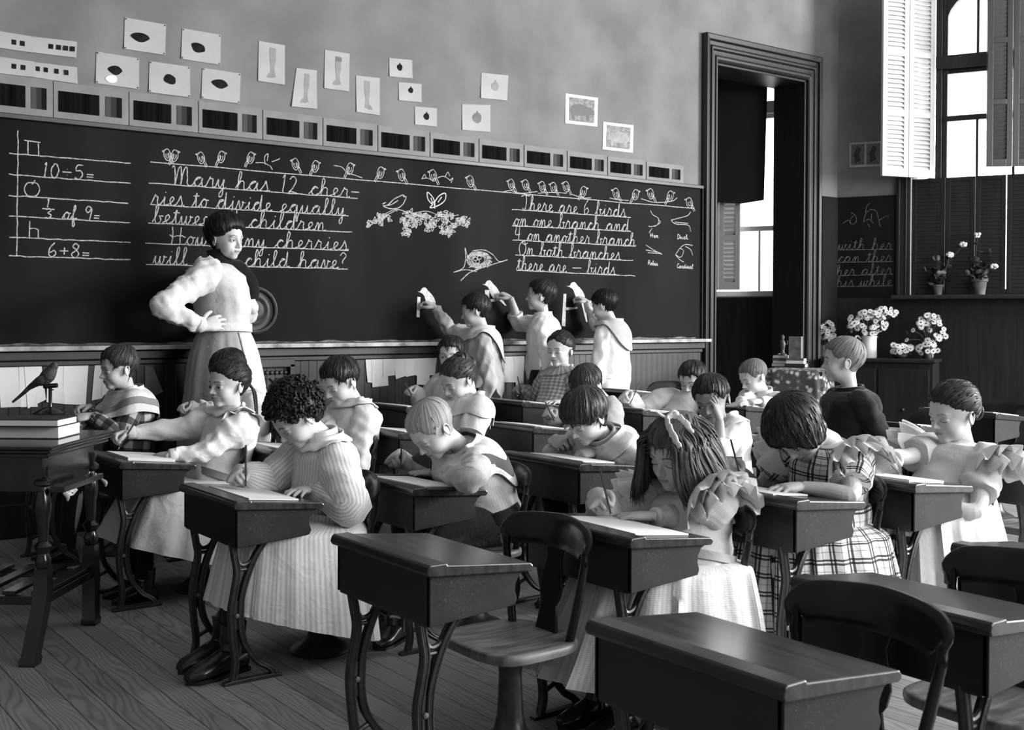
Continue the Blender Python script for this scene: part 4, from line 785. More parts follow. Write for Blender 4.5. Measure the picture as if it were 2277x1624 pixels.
white_c = cloth('white_cotton', .74); cream_c = cloth('cream_cotton', .6); grey_c = cloth('grey_cotton', .4); mid_c = cloth('mid_cotton', .22); black_c = cloth('black_wool', .005); dark_c = cloth('dark_wool', .014); stocking_m = cloth('black_stocking', .014)
leather = mat('boot_leather', .006, .016, scale=20, rough=.22, spec=.6); pencil_m = mat('pencil_paint', .05, rough=.4); lash_m = mat('lash', .012, rough=.7); sclera_m = mat('eye_white', .5, rough=.25); iris_m = mat('iris', .012, rough=.15)
# ------------------------------------------------------------------ cloth helpers
def folds(V, amp, seed, freq=26., n=7, axis=None):
    """soft irregular fold displacement value for points V"""
    rg = np.random.default_rng(seed); out = np.zeros(len(V))
    for i in range(n):
        k = rg.normal(size=3); k /= np.linalg.norm(k)
        if axis is not None: k = nrm(k-np.asarray(axis)*(k@np.asarray(axis))*.75)
        s = np.sin(V@k*freq*rg.uniform(.6, 1.9)+rg.uniform(0, 6.3)); out += (1-2*np.abs(s))*rg.uniform(.4, 1)
    return out*amp/n*2
def pushout(rings, amp, seed, freq=26., axis=None):
    R = np.array(rings, float); C = R.mean(1, keepdims=True); d = R-C; d /= np.linalg.norm(d, axis=-1, keepdims=True)+1e-9
    return R+d*folds(R.reshape(-1, 3), amp, seed, freq, axis=axis).reshape(R.shape[:2])[..., None]
def ik(S, Wp, a, b, pole):
    v = Wp-S; d = np.linalg.norm(v); dm = min(d, (a+b)*.995); x = (a*a-b*b+dm*dm)/(2*dm); h = math.sqrt(max(a*a-x*x, 0)); e = v/d; q = np.asarray(pole, float)-e*(np.asarray(pole)@e)
    return S+e*x*(d/dm)+nrm(q)*h
HPOSE = dict(rest=[(8, 14, 8), (6, 14, 10), (8, 16, 10), (14, 20, 12)], flat=[(2, 5, 3), (0, 5, 4), (2, 6, 4), (4, 8, 5)], write=[(48, 48, 22), (56, 60, 30), (68, 72, 35), (74, 78, 40)], hold=[(30, 40, 20), (40, 50, 25), (60, 70, 35), (66, 75, 40)], curl=[(30, 45, 25), (34, 50, 28), (38, 54, 30), (44, 56, 32)], hip=[(12, 18, 10), (10, 16, 10), (12, 18, 12), (16, 22, 12)], face=[(6, 10, 8), (4, 10, 8), (6, 12, 8), (10, 16, 10)])
def hand(pose, Wp, d, n, side, L):
    """palm, five fingers; returns list of tube ring stacks and the pinch point. d fingers, n back of hand, side +1 right -1 left, L hand length"""
    d = nrm(d); n = nrm(n-d*(n@d)); y = side*np.cross(n, d); k = L/.125; P = lambda a, b, c: Wp+(d*a+y*b+n*c)*k; out = []
    for z0, (w, t) in ((0, 0),)[:0]: pass
    pr = [(-.012, .0175, .0145), (.0, .0175, .014), (.012, .021, .0145), (.03, .0285, .0145), (.046, .0305, .0125), (.058, .0295, .0105), (.064, .022, .007)]
    a = np.linspace(0, 2*math.pi, 20, endpoint=False); out.append(np.array([[P(x, w*math.cos(q), t*math.sin(q)*(1.0 if math.sin(q) > 0 else .95)) for q in a] for x, w, t in pr]))
    tips = []; spread = {'flat': 1.3, 'rest': 1., 'face': 1.5, 'hip': .9}.get(pose, .5)
    for i, (fy, ln, r) in enumerate(((.0225, .046, .0066), (.0075, .052, .0068), (-.0075, .048, .0064), (-.0215, .037, .0057))):
        b = [math.radians(q) for q in HPOSE[pose][i]]; yaw = (1.5-i)*.085*spread; p = P(.052-.004*abs(i-1), fy, .001); pts = [P(.036, fy*.85, 0), p]; ang = 0; segs = (.46, .31, .23)
        for bb_, sg_ in zip(b, segs):
            ang += bb_; v = d*math.cos(ang)*math.cos(yaw)+y*math.sin(yaw)*math.cos(ang)-n*math.sin(ang); p = p+v*ln*sg_*k; pts.append(p)
        rr = np.array([.9, 1.05, 1.0, .92, .74])*r*k
        Pc = crom(pts, 4); out.append(tube_rings(np.vstack([Pc, Pc[-1]+v*.0025*k]), np.append(np.interp(np.linspace(0, 1, len(Pc)), np.linspace(0, 1, 5), rr), .3*r*k), 12, up=n)); tips.append(p)
    if pose in ('write', 'hold'): th = [(.010, .014, -.004), (.024, .034, -.014), (.046, .034, -.026), (.062, .022, -.034)]
    elif pose in ('flat', 'rest', 'face', 'hip'): th = [(.008, .012, -.002), (.022, .034, -.006), (.042, .047, -.008), (.06, .052, -.009)]
    else: th = [(.008, .012, -.004), (.022, .032, -.012), (.042, .036, -.022), (.056, .03, -.028)]
    Pt = crom([P(*q) for q in th], 5); out.append(tube_rings(np.vstack([Pt, Pt[-1]+nrm(Pt[-1]-Pt[-2])*.003*k]), np.append(np.interp(np.linspace(0, 1, len(Pt)), [0, .35, .7, 1], [.0105, .0092, .0078, .006]), .002)*k, 12, up=n))
    return out, (tips[0]+P(*th[-1]))/2
def boots(parent, loc0, pts, hide=False, m=None, k=1.):
    """leather boots: pts = list of (ankle floor point, heading)"""
    for A, hd in pts:
        hd = nrm((hd[0], hd[1], 0)); sd = np.array([-hd[1], hd[0], 0]); A = np.array([A[0], A[1], 0]); mb = MB()
        rg = []
        for x, w, h in ((-.055, .016, .03), (-.05, .024, .045), (-.03, .029, .06), (0, .03, .066), (.03, .032, .056), (.06, .036, .042), (.09, .036, .033), (.115, .03, .026), (.132, .016, .016)):
            rg.append([A+(hd*x+sd*w*np.sign(math.cos(q))*abs(math.cos(q))**.7)*k+np.array([0, 0, (.009+h*.5+h*.5*np.sign(math.sin(q))*abs(math.sin(q))**.7)*k]) for q in np.linspace(0, 2*math.pi, 20, endpoint=False)])
        mb.loft(rg); mb.tube([A+(hd*x)*k+np.array([0, 0, z*k]) for x, z in ((-.005, .04), (-.012, .075), (-.015, .11), (-.014, .135))], [.034*k, .031*k, .033*k, .036*k], 18)
        sl = [(x*k, y*k) for x, y in ((-.06, 0), (-.052, -.024), (0, -.03), (.07, -.037), (.115, -.03), (.137, 0), (.115, .03), (.07, .037), (0, .03), (-.052, .024))]
        o = mb.obj('boot', m or leather, parent); o.location = -Vector(loc0)
        s = MB().prism(sl, A+np.array([0, 0, .0005]), hd, sd, (0, 0, .011*k)).box(A-hd*.035*k+np.array([0, 0, .006*k]), (.04*k, .046*k, .012*k), np.stack([hd, sd, [0, 0, 1]], 1)).obj('sole', leather, o, smooth=False); 
def shade(V, Rh, Hc, hs, brow, lip, A):
    """skin tone from head-local position: brows, lips, dark mouth line, darker eye area"""
    p = (V-Hc)@Rh/hs; t = np.ones(len(V)); ez = -.06+.03*A
    ay = np.abs(p[:, 1]); fr = (p[:, 0] > .2)
    bz = ez+.108+.02*np.exp(-((ay-.15)/.06)**2)-.02*np.clip((ay-.17)/.08, 0, 1); b = fr*np.exp(-((p[:, 2]-bz)/.016)**4)*np.clip((ay-.05)/.02, 0, 1)*np.clip((.235-ay)/.03, 0, 1); t *= 1-brow*b
    lw = np.clip((.095-ay)/.012, 0, 1); l = (p[:, 0] > .33)*lw*np.clip((.034-np.abs(p[:, 2]+.285))/.012, 0, 1); t *= 1-lip*l
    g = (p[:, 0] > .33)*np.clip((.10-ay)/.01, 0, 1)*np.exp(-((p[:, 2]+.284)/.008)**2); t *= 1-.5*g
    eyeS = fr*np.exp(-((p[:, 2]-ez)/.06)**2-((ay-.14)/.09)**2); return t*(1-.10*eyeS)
def obj_at(mb, name, m, root, **k):
    k.setdefault('auto', 75); o = mb.obj(name, m, root, **k); o.location = -root.location; return o
PEOPLE = {}
def person(key, label, Hc, hs=.2, f=(-1, 0, 0), yaw=0, pitch=0, roll=0, pelvis=None, tw=0., skinm=None, A=0., face=(1, 1, 1), hair=None, hairm=None, eyes='down', brow=.75, lip=.42, look=0.,
           top=None, topm=None, sleeve='plain', arms=None, ears=True, skirt=None, legs=None, bs=None, vox=.0029, fold=.006, blouse=0., stand=False, build=(1, 1), neck_open=0., WD_=None):
    skinm = skinm or skin; Hc = np.asarray(Hc, float); f = nrm((f[0], f[1], 0)); l = np.cross((0, 0, 1), f); up = np.array([0, 0, 1.]); bs = bs or hs/.2; seed = sum(map(ord, key))*7
    B = np.stack([f, l, up], 1); Rh = B@rotm((0, 0, 1), math.radians(yaw))@rotm((0, 1, 0), math.radians(pitch))@rotm((1, 0, 0), math.radians(roll)); sc = np.asarray(face, float)*hs
    HL = lambda p: Hc+(np.asarray(p, float)*sc)@Rh.T
    base = np.array([pelvis[0], pelvis[1], 0.]); root = thing('person', label, 'person', tuple(base))
    Nb = HL((-.115, 0, -.60)); Pv = np.asarray(pelvis, float); ln = np.linalg.norm(Nb-Pv); Ct = (Pv+Nb)/2+up*.10*ln-f*.10*ln*(0 if stand else 1)
    tt = np.array([0, .12, .28, .45, .62, .76, .84, .90, .945, .975, 1.0]); Wt = np.array([.132, .13, .115, .112, .122, .128, .126, .108, .082, .058, .046])*bs*build[0]; Dt = np.array([.095, .096, .088, .088, .092, .09, .082, .07, .056, .047, .043])*bs*build[1]
    if WD_: Wt, Dt = np.array(WD_[0]), np.array(WD_[1])
    ts = np.linspace(0, 1, 44); bz = lambda t: (1-t)**2*Pv+2*t*(1-t)*Ct+t*t*Nb; tn = lambda t: nrm(2*(1-t)*(Ct-Pv)+2*t*(Nb-Ct))
    def frame(t): T = tn(t); a = math.radians(tw)*t; L_ = l*math.cos(a)-f*math.sin(a); F_ = nrm(np.cross(L_, T)); return T, nrm(np.cross(T, F_)), F_
    ang = np.linspace(0, 2*math.pi, 56, endpoint=False)
    def torso(ts, k, add, dd=0., seg=ang):
        out = []
        for t in ts:
            T, L_, F_ = frame(t); w, d = np.interp(t, tt, Wt)*k+add, np.interp(t, tt, Dt)*k+add+dd*math.exp(-((t-.3)/.2)**2)
            c = np.cos(seg); s = np.sin(seg); out.append(bz(t)+np.outer(d*np.sign(c)*np.abs(c)**.85, F_)+np.outer(w*np.sign(s)*np.abs(s)**.85, L_))
        return np.array(out)
    # --- bare body, remeshed into one skin
    mb = MB(); o, D, r, T_, P_h = HEADS[A]; mb.add(HL((o+D*r[..., None]).reshape(-1, 3)), GFH)
    if ears:
        for s in (-1, 1):
            Re = rotm((0, 0, 1), s*.42)@rotm((0, 1, 0), -.12); E = lambda x, y, z: HL(np.array([-.035, s*.335, -.085])+Re@np.array([x, s*y, z]))
            mb.ell(E(0, .012, 0), np.array([.06, .018, .105])*hs, Rh@Re, 14, 9)
            mb.tube(crom([E(.035, .0, -.04), E(.05, .015, .04), E(.03, .035, .10), E(-.02, .045, .115), E(-.062, .045, .07), E(-.065, .04, 0), E(-.045, .03, -.07), E(-.01, .018, -.105), E(.02, .01, -.08)], 4), .0145*hs, 8); mb.ell(E(.0, .015, -.09), .024*hs)
    mb.loft(torso(np.linspace(0, .97, 24), .86, 0), 0)
    Ts, Ls, Fs = frame(.82); Sh = {s: bz(.83)-s*Ls*np.interp(.83, tt, Wt)*.86 for s in (-1, 1)}   # +1 right, -1 left
    ua, fa = .155*bs*1.12, .15*bs*1.08; arm = {}; pinch = {}
    for s, ac in (arms or {}).items():
        Wp, d, n, pose = ac['w'], ac['d'], ac['n'], ac['pose']; Lh = .136*bs*ac.get('hk', 1)
        if pose in ('write', 'hold') and 'grip' in ac:
            _, pz = hand(pose, np.zeros(3), nrm(d), np.asarray(n, float), s, Lh); Wp = ac['grip']-pz
        Wp = np.asarray(Wp, float); S_ = Sh[s]+nrm(Wp-Sh[s])*ac.get('reach', .02); El = np.asarray(ac['e'], float) if 'e' in ac else ik(S_, Wp, ua, fa, ac.get('pole', -up*.9-s*l*.5))
        arm[s] = (S_, El, Wp)
        pts = crom([Sh[s]+s*Ls*.05, S_, S_*.5+El*.5, El, El*.5+Wp*.5, Wp-nrm(Wp-El)*.004], 6); q = np.linspace(0, 1, len(pts)); rr = np.interp(q, [0, .2, .4, .6, .72, 1], [.036, .036, .031, .028, .028, .0185])*bs
        mb.tube(pts, rr, 16); hs_, pn = hand(pose, Wp, d, np.asarray(n, float), s, Lh); pinch[s] = pn
        for h_ in hs_: mb.loft(h_)
    if legs is None and stand: legs = [(base+s*l*.07+f*.01, f) for s in (-1, 1)]
    if legs is None: legs = [(base+f*.30+s*l*.06, f) for s in (-1, 1)]
    kn = []
    for i, (A_, hd) in enumerate(legs):
        s = (-1, 1)[i]; hip = Pv+s*l*.06*bs; an = np.array([A_[0], A_[1], .08]); K = (hip*.5+an*.5+f*.02) if stand else Pv+f*.26*bs+s*l*(.05 if skirt else .075)*bs+up*(.0 if skirt else .015); kn.append(K)
        mb.tube(crom([hip, hip*.5+K*.5, K, K*.5+an*.5-f*.012, an], 5), np.interp(np.linspace(0, 1, 21), [0, .45, .7, 1], [.066, .045, .042, .024])*bs, 14); mb.ell(np.array([A_[0], A_[1], .03])+nrm((hd[0], hd[1], 0))*.03, (.045*bs, .014*bs, .013*bs), np.stack([nrm((hd[0], hd[1], 0)), np.cross((0, 0, 1), nrm((hd[0], hd[1], 0))), up], 1))
    tmp = mb.obj('body', skinm, None); md = tmp.modifiers.new('r', 'REMESH'); md.mode = 'VOXEL'; md.voxel_size = vox; md.use_smooth_shade = True; sm = tmp.modifiers.new('s', 'SMOOTH'); sm.iterations = 2; sm.factor = .45
    dg = bpy.context.evaluated_depsgraph_get(); me = bpy.data.meshes.new_from_object(tmp.evaluated_get(dg)); old = tmp.data; tmp.modifiers.clear(); tmp.data = me; bpy.data.meshes.remove(old)
    V = np.empty(len(me.vertices)*3); me.vertices.foreach_get('co', V); V = V.reshape(-1, 3); tone = shade(V, Rh/np.asarray(face), Hc, hs, brow, lip, A)
    ca = me.attributes.new('tone', 'FLOAT_COLOR', 'POINT'); ca.data.foreach_set('color', np.stack([tone, tone, tone, np.ones_like(tone)], 1).astype(np.float32).ravel()); me.materials.clear(); me.materials.append(skinm); me.polygons.foreach_set('use_smooth', [True]*len(me.polygons))
    tmp.parent = root; tmp.location = -root.location
    # --- eyes
    for s in (-1, 1):
        az0, el0 = s*math.atan2(.14, .32), math.atan2((-.06+.03*A)+.05, .34); u = np.linspace(-1, 1, 13); m_ = MB(); wd = .20
        def pt(a, e, k): oo, DD, rr = radial(A, az0+a, el0+e); return HL(oo+DD*(rr+k)[..., None])
        if eyes == 'open':
            hi_ = .062*(1-u**2)**.7+.006; lo_ = -.045*(1-u**2)**.7-.006; rows = [pt(u*wd, lo_*(1-k)+hi_*k, .004) for k in np.linspace(0, 1, 6)]; n = 13
            m_.add(np.vstack(rows), [(i*n+j, i*n+j+1, (i+1)*n+j+1, (i+1)*n+j) for i in range(5) for j in range(n-1)], 0)
            t = np.linspace(0, 2*math.pi, 16, endpoint=False); ca_, ce = look*.09, .008; m_.add(pt(np.append(ca_+.072*np.cos(t), ca_), np.append(np.clip(ce+.072*np.sin(t), -.045, .06), ce), .007), [(i, (i+1) % 16, 16) for i in range(16)], 1)
            rows = [pt(u*(wd+.02), hi_+.0-.004+k*.026, .006+.004*k) for k in (0, .5, 1)]; m_.add(np.vstack(rows), [(i*n+j, i*n+j+1, (i+1)*n+j+1, (i+1)*n+j) for i in range(2) for j in range(n-1)], 2)
            obj_at(m_, 'eye', [sclera_m, iris_m, lash_m], root)
        else:
            lo_ = -.035-.05*(1-u**2)**.8+.02; n = 13; rows = [pt(u*(wd+.01), lo_+k*(.024 if eyes == 'down' else .018), .003+.006*math.sin(k*3.14)) for k in (0, .5, 1)]
            m_.add(np.vstack(rows), [(i*n+j, i*n+j+1, (i+1)*n+j+1, (i+1)*n+j) for i in range(2) for j in range(n-1)], 0); obj_at(m_, 'eyelash', lash_m, root)
    # --- hair
    if hair: HAIRS(hair, root, HL, hs, hairm, seed, Rh, sc)
    info = dict(root=root, HL=HL, bz=bz, frame=frame, torso=torso, Nb=Nb, Pv=Pv, f=f, l=l, up=up, Sh=Sh, arm=arm, pinch=pinch, hs=hs, bs=bs, kn=kn, Rh=Rh, Ls=Ls, seed=seed, Wt=Wt, Dt=Dt, tt=tt); PEOPLE[key] = info
    # --- clothing
    G_ = []
    if top:
        t1 = .962-neck_open; tq = np.concatenate([np.linspace(blouse, .8, 26), np.linspace(.82, t1, 12)]); bl = .03*bs if top == 'blouse' else .012*bs
        R_ = torso(tq, 1.06, .006, bl); R_ = pushout(R_, fold, seed, 30); hem = R_[:1]*.97+R_[:1].mean(1, keepdims=True)*.03; mb = MB().loft(np.vstack([hem, R_]), 0, True, True, (1, 1)); info['shirt'] = obj_at(mb, 'shirt' if top == 'shirt' else top, topm, root); G_.append(mb)
        for s, (S_, El, Wp) in arm.items():
            kind = sleeve if isinstance(sleeve, str) else sleeve[s]; ac = arms[s]
            pts = [Sh[s]+s*Ls*.035*bs, S_, S_*.66+El*.34, S_*.33+El*.67, El, El*.62+Wp*.38, El*.28+Wp*.72, Wp-nrm(Wp-El)*.012]; pr = dict(plain=[.052, .056, .052, .048, .047, .042, .036, .031], puff=[.06, .086, .08, .056, .047, .043, .036, .029], full=[.055, .068, .072, .072, .07, .062, .05, .026], leg=[.062, .074, .058, .05, .046, .042, .036, .029], tight=[.05, .052, .046, .042, .042, .037, .031, .027], short=[.055, .075, .07, .06, 0, 0, 0, 0], rolled=[.052, .058, .055, .054, .056, .052, 0, 0])[kind]
            n_ = sum(1 for q in pr if q); Pc = crom(pts[:n_], 8); rr = np.interp(np.linspace(0, 1, len(Pc)), np.linspace(0, 1, n_), pr[:n_])*bs
            q = np.linspace(0, 1, len(Pc)); rg_ = tube_rings(Pc, rr, 36, up=up); rg_ = pushout(rg_, fold*1.5, seed+s, 36, nrm(Wp-S_)*.6); mb = MB().loft(rg_, 0, True, True, (.5, .8)); obj_at(mb, 'sleeve', topm, root); G_.append(mb)
            if kind in ('plain', 'puff', 'full', 'tight', 'leg'):
                e = nrm(Wp-El); cr = .024*bs if kind != 'full' else .026*bs; obj_at(MB().tube([Wp-e*.032*bs, Wp-e*.028*bs, Wp-e*.004*bs, Wp-e*.0], [cr*1.12, cr*1.2, cr*1.16, cr*1.0], 24), 'cuff', ac.get('cuff', topm), root)
        Tn, Ln, Fn = frame(.965); c0 = bz(.955); rr = np.interp(.97, tt, Wt)*.93
    info['cloth'] = G_
    if skirt: SKIRT(info, **skirt)
    return info
def SKIRT(I, m, zw=None, zk=None, hem=.12, F=(.10, .34, .37), Bk=(.09, .14, .16), Wd=(.115, .19, .25), pleat=.05, npl=22, uv=(1, 1), name='skirt', t0=.2, tilt=0., cx=0.):
    bz, f, l, Pv, bs = I['bz'], I['f'], I['l'], I['Pv'], I['bs']; W0_ = bz(t0); zw = zw or W0_[2]; zk = zk or Pv[2]+.045; a = np.linspace(0, 2*math.pi, 96, endpoint=False); rings = []; rg = np.random.default_rng(I['seed']); ph = rg.uniform(0, 6.3, 4)
    for s in np.linspace(0, 1, 30):
        q = min(s/.36, 1); e = max((s-.36)/.64, 0); z = zw+(zk-zw)*q**1.35 if s < .36 else zk+(hem-zk)*e
        mixv = lambda A3: A3[0]+(A3[1]-A3[0])*(q**.8 if e == 0 else 1)+(A3[2]-A3[1])*e
        Fv, Bv, Wv = mixv(F)*1., mixv(Bk), mixv(Wd); c, sn = np.cos(a), np.sin(a); pw = .82
        pl = 1+pleat*s**.7*(np.sin(npl*a+ph[0]+1.2*np.sin(3*a+ph[1]))*.6+.4*np.sin(npl*1.7*a+ph[2]+2*s))
        x = np.where(c > 0, Fv, Bv)*np.sign(c)*np.abs(c)**pw*pl; y = Wv*np.sign(sn)*np.abs(sn)**pw*pl; cen = W0_*(1-q)+(Pv)*q; zz = z-tilt*x*(e+.2*q)
        rings.append(np.stack([cen[0]+f[0]*(x+cx*q)+l[0]*y, cen[1]+f[1]*(x+cx*q)+l[1]*y, zz*np.ones_like(x)], 1))
    R = pushout(rings, .006, I['seed']+3, 24, (0, 0, 1)); o = obj_at(MB().loft(R, 0, True, True, uv), name, m, I['root']); return o
# ------------------------------------------------------------------ hair styles
HZ = dict(boy=([0, .5, .8, 1.02, 1.25, 1.5, 1.75, 1.95, 2.3, 3.15], [.25, .26, .22, .08, .02, .07, .04, -.10, -.24, -.28]), bowl=([0, .45, .8, 1.05, 1.35, 1.7, 2., 2.4, 3.15], [.11, .10, .05, -.03, -.06, -.03, -.22, -.32, -.34]),
 bob=([0, .4, .7, .95, 1.5, 3.15], [.12, .10, -.05, -.22, -.33, -.38]), pulled=([0, .5, .85, 1.1, 1.4, 1.7, 2., 2.4, 3.15], [.28, .27, .2, .12, .08, .06, -.12, -.24, -.28]), fringe=([0, .5, .8, 1.0, 1.3, 1.7, 2., 2.4, 3.15], [.13, .14, .08, -.05, -.15, -.2, -.28, -.32, -.34]))
def HAIRS(h, root, HL, hs, m, seed, Rh, sc):
    o, D, r, T, P = HS; rg = np.random.default_rng(seed); pos = o+D*r[..., None]; az = np.abs(P); line = np.interp(az, *HZ[h['kind']])+h.get('lift', 0)*(az < .9)
    if 'part' in h: line = line+.05*np.exp(-((P-h['part'])/.25)**2)*(az < 1)
    ax = nrm(h.get('axis', (-.45, 0, .9))); e1 = nrm(np.cross((0, 1, 0), ax)); e2 = np.array([0, 1., 0]); Q = np.arctan2(D@e2, D@e1); lat = np.arccos(np.clip(D@ax, -1, 1))   # strands run away from the whorl
    nz = sum(np.sin(Q*fq+rg.uniform(0, 6.3)+lat*rg.uniform(-2, 2)) for fq in (31, 53, 83))/3
    d_ = pos[..., 2]-line+h.get('rag', .022)*nz+h.get('rag', .022)*.9*np.sin(Q*5+rg.uniform(0, 6))*np.sin(Q*9+1)
    mk = np.clip(d_/h.get('soft', .12)+.12, 0, 1); mk = np.sqrt(mk*(2-mk)); out = np.clip(-d_/.05, 0, 1)
    tk = h.get('t', .045)+h.get('tf', 0)*np.exp(-((az)/.9)**2)*np.clip((pos[..., 2]-.05)/.2, 0, 1)+h.get('tb', 0)*np.clip((az-1.3)/1, 0, 1)+h.get('tt', 0)*np.clip(pos[..., 2]/.45, 0, 1)+h.get('ts', 0)*np.exp(-((az-1.5)/.5)**2)
    sw = lat*h.get('swirl', .6); st = sum((1-2*np.abs(np.sin(Q*fq/2+rg.uniform(0, 6.3)+sw*rg.uniform(-.6, .9))))*w for fq, w in ((14, .45), (24, .35), (38, .3), (60, .22)))
    mk = np.clip(mk, 0, 1); R = r-.06*out+(tk+h.get('amp', .009)*st*np.clip(np.sin(lat)*1.8, 0, 1))*mk-.004*(1-mk); mb = MB()
    mb.add(HL((o+D*R[..., None]).reshape(-1, 3)), GFS, 0, np.stack([Q/6.2832+.5+sw*.03, lat/math.pi], -1).reshape(-1, 2))
    RM = np.maximum(R, r+.006); cell = lambda d: (int(np.clip(math.acos(max(-1, min(1, d[2])))/math.pi*83, 0, 83)), int((math.atan2(d[1], d[0])+math.pi)/6.2832*132) % 132)
    for _ in range(h.get('tufts', 320)):                              # loose tufts following the comb direction
        d = nrm(rg.normal(size=3)+np.array([.0, 0, .35])); i, j = cell(d)
        if mk[i, j] < .45 or h.get('curls'): continue
        tg = nrm((d*(ax@d)-ax))*(-1 if h['kind'] == 'pulled' else 1); tg = nrm(tg+np.cross(d, tg)*rg.uniform(-.25, .25)); pts = []; n_ = 8; ln_ = rg.uniform(.25, .6)*h.get('tl', .75)
        for q in range(n_): a = ln_*q/(n_-1); dd = d*math.cos(a)+tg*math.sin(a); ii, jj = cell(dd); pts.append(o+dd*(RM[ii, jj]+.004+.012*(q/(n_-1))**2))
        for _k in range(2): pts = [pts[0]]+[(pts[q-1]+2*pts[q]+pts[q+1])/4 for q in range(1, n_-1)]+[pts[-1]]
        t = np.linspace(0, 1, n_); mb.tube(HL(np.array(pts)), np.clip(np.minimum(t*5+.2, (1-t)*1.8+.04), 0, 1)*hs*rg.uniform(.006, .013), 5, 0, (1.2, .6), d@Rh.T, True, (rg.uniform(.01, .03), .5))
    def tubeuv(pts, rad, mm=8, ab=(1, 1)): mb.tube(HL(pts), np.asarray(rad)*hs, mm, 0, ab, None, True, (rg.uniform(.05, .12), .6))
    for c, rr, n in h.get('buns', []):                              # coils of hair
        c = np.array(c, float); rr = np.ones(3)*np.asarray(rr, float)
        for i in range(n):
            a = 2*math.pi*i/n+rg.uniform(-.2, .2); t = np.linspace(0, 1, 14); ax = nrm(rg.normal(size=3)*.35+np.array([1, 0, .3])); u = nrm(np.cross(ax, (0, 1, .2))); v = np.cross(ax, u)
            th = a+t*2.6; ring = c+(np.cos(th)[:, None]*u+np.sin(th)[:, None]*v)*rr*(.8+.12*np.sin(t*3.14)[:, None])+ax*(rg.uniform(-.5, .5))*rr; tubeuv(ring, .30*rr.mean()*np.sin(t*2.9+.12)**.5)
        mb.ell(HL(c), rr*hs*.92, Rh, 16, 10)
    for _ in range(h.get('curls', 0)):                               # ringlets over the cap
        a, e = rg.uniform(-3.14, 3.14), rg.uniform(-.25, 1.5); d = np.array([math.cos(e)*math.cos(a), math.cos(e)*math.sin(a), math.sin(e)]); i = int(np.clip((math.pi/2-e)/math.pi*83, 0, 83)); j = int((a+math.pi)/6.2832*132) % 132
        if mk[i, j] < .35: continue
        p0 = o+d*(R[i, j]+.008); u = nrm(np.cross(d, (.2, .3, .9))); v = np.cross(d, u); t = np.linspace(0, 1, 14); rr = rg.uniform(.018, .042); th = rg.uniform(0, 6.3)+t*rg.uniform(4, 7)
        tubeuv(p0+(np.cos(th)*u[:, None]*rr+np.sin(th)*v[:, None]*rr).T+d*(.03*np.sin(t*6))[:, None]+(u*rg.uniform(-1, 1)+v*rg.uniform(-1, 1))*(t-.5)[:, None]*.09, .021*np.sin(t*2.8+.2)**.6, 6)
    for br in h.get('braids', []):                                   # plait along a path
        Pb = crom(br, 8); n = len(Pb); 
        for i in range(0, n-1):
            q = Pb[i]; tg = nrm(Pb[min(i+1, n-1)]-Pb[max(i-1, 0)]); sd = nrm(np.cross(tg, (0, 0.3, 1)+np.array([.4, 0, 0]))); k = 1-.35*i/n; sg = 1 if i % 2 else -1
            t = np.linspace(-1, 1, 7); tubeuv(q+sd*(.028*k*sg*(1-t*t)[:, None]*1.1-.008*sg)+tg*t[:, None]*.05+np.cross(sd, tg)*(.012*sg), .034*k*np.sqrt(1.02-t*t), 8)
    for (a0, a1, e0, e1, n, zend, rad, wav, fwd) in h.get('locks', []):   # loose long locks
        for _ in range(n):
            a, e = rg.uniform(a0, a1), rg.uniform(e0, e1); ii = int(np.clip((math.pi/2-e)/math.pi*83, 0, 83)); jj = int((a+math.pi)/6.2832*132) % 132; d = np.array([math.cos(e)*math.cos(a), math.cos(e)*math.sin(a), math.sin(e)]); p0 = o+d*(R[ii, jj]-.01)
            hz = np.array([math.cos(a), math.sin(a), 0]); out = .49+rg.uniform(-.02, .10); p1 = np.array([.0, 0, .02])+hz*np.array([out, out*.94, 0])+np.array([0, 0, rg.uniform(-.05, .1)]); p2 = hz*np.array([out+.05, out+.05, 0])+np.array([fwd, 0, -.38+rg.uniform(-.06, .06)]); p3 = hz*np.array([out+rg.uniform(0, .12)]*2+[0])+np.array([fwd*1.4, 0, zend+rg.uniform(-.12, .1)])
            Pl = crom([p0, p0*.45+p1*.55+hz*.03+np.array([0, 0, .06]), p1, p2, p3], 5); t = np.linspace(0, 1, len(Pl)); ph_ = a*2.3+rg.uniform(-.5, .5); Pl = Pl+np.outer(np.sin(t*10+ph_)*wav*t, np.cross(hz, (0, 0, 1)))+np.outer(np.cos(t*9+ph_*1.4)*wav*.6*t, hz)
            tubeuv(Pl, rad*rg.uniform(.7, 1.3)*np.clip(np.minimum(t*6+.3, (1-t)*2.2+.05), 0, 1), 6, (1.5, .7))
    obj_at(mb, 'hair', m, root, auto=180)
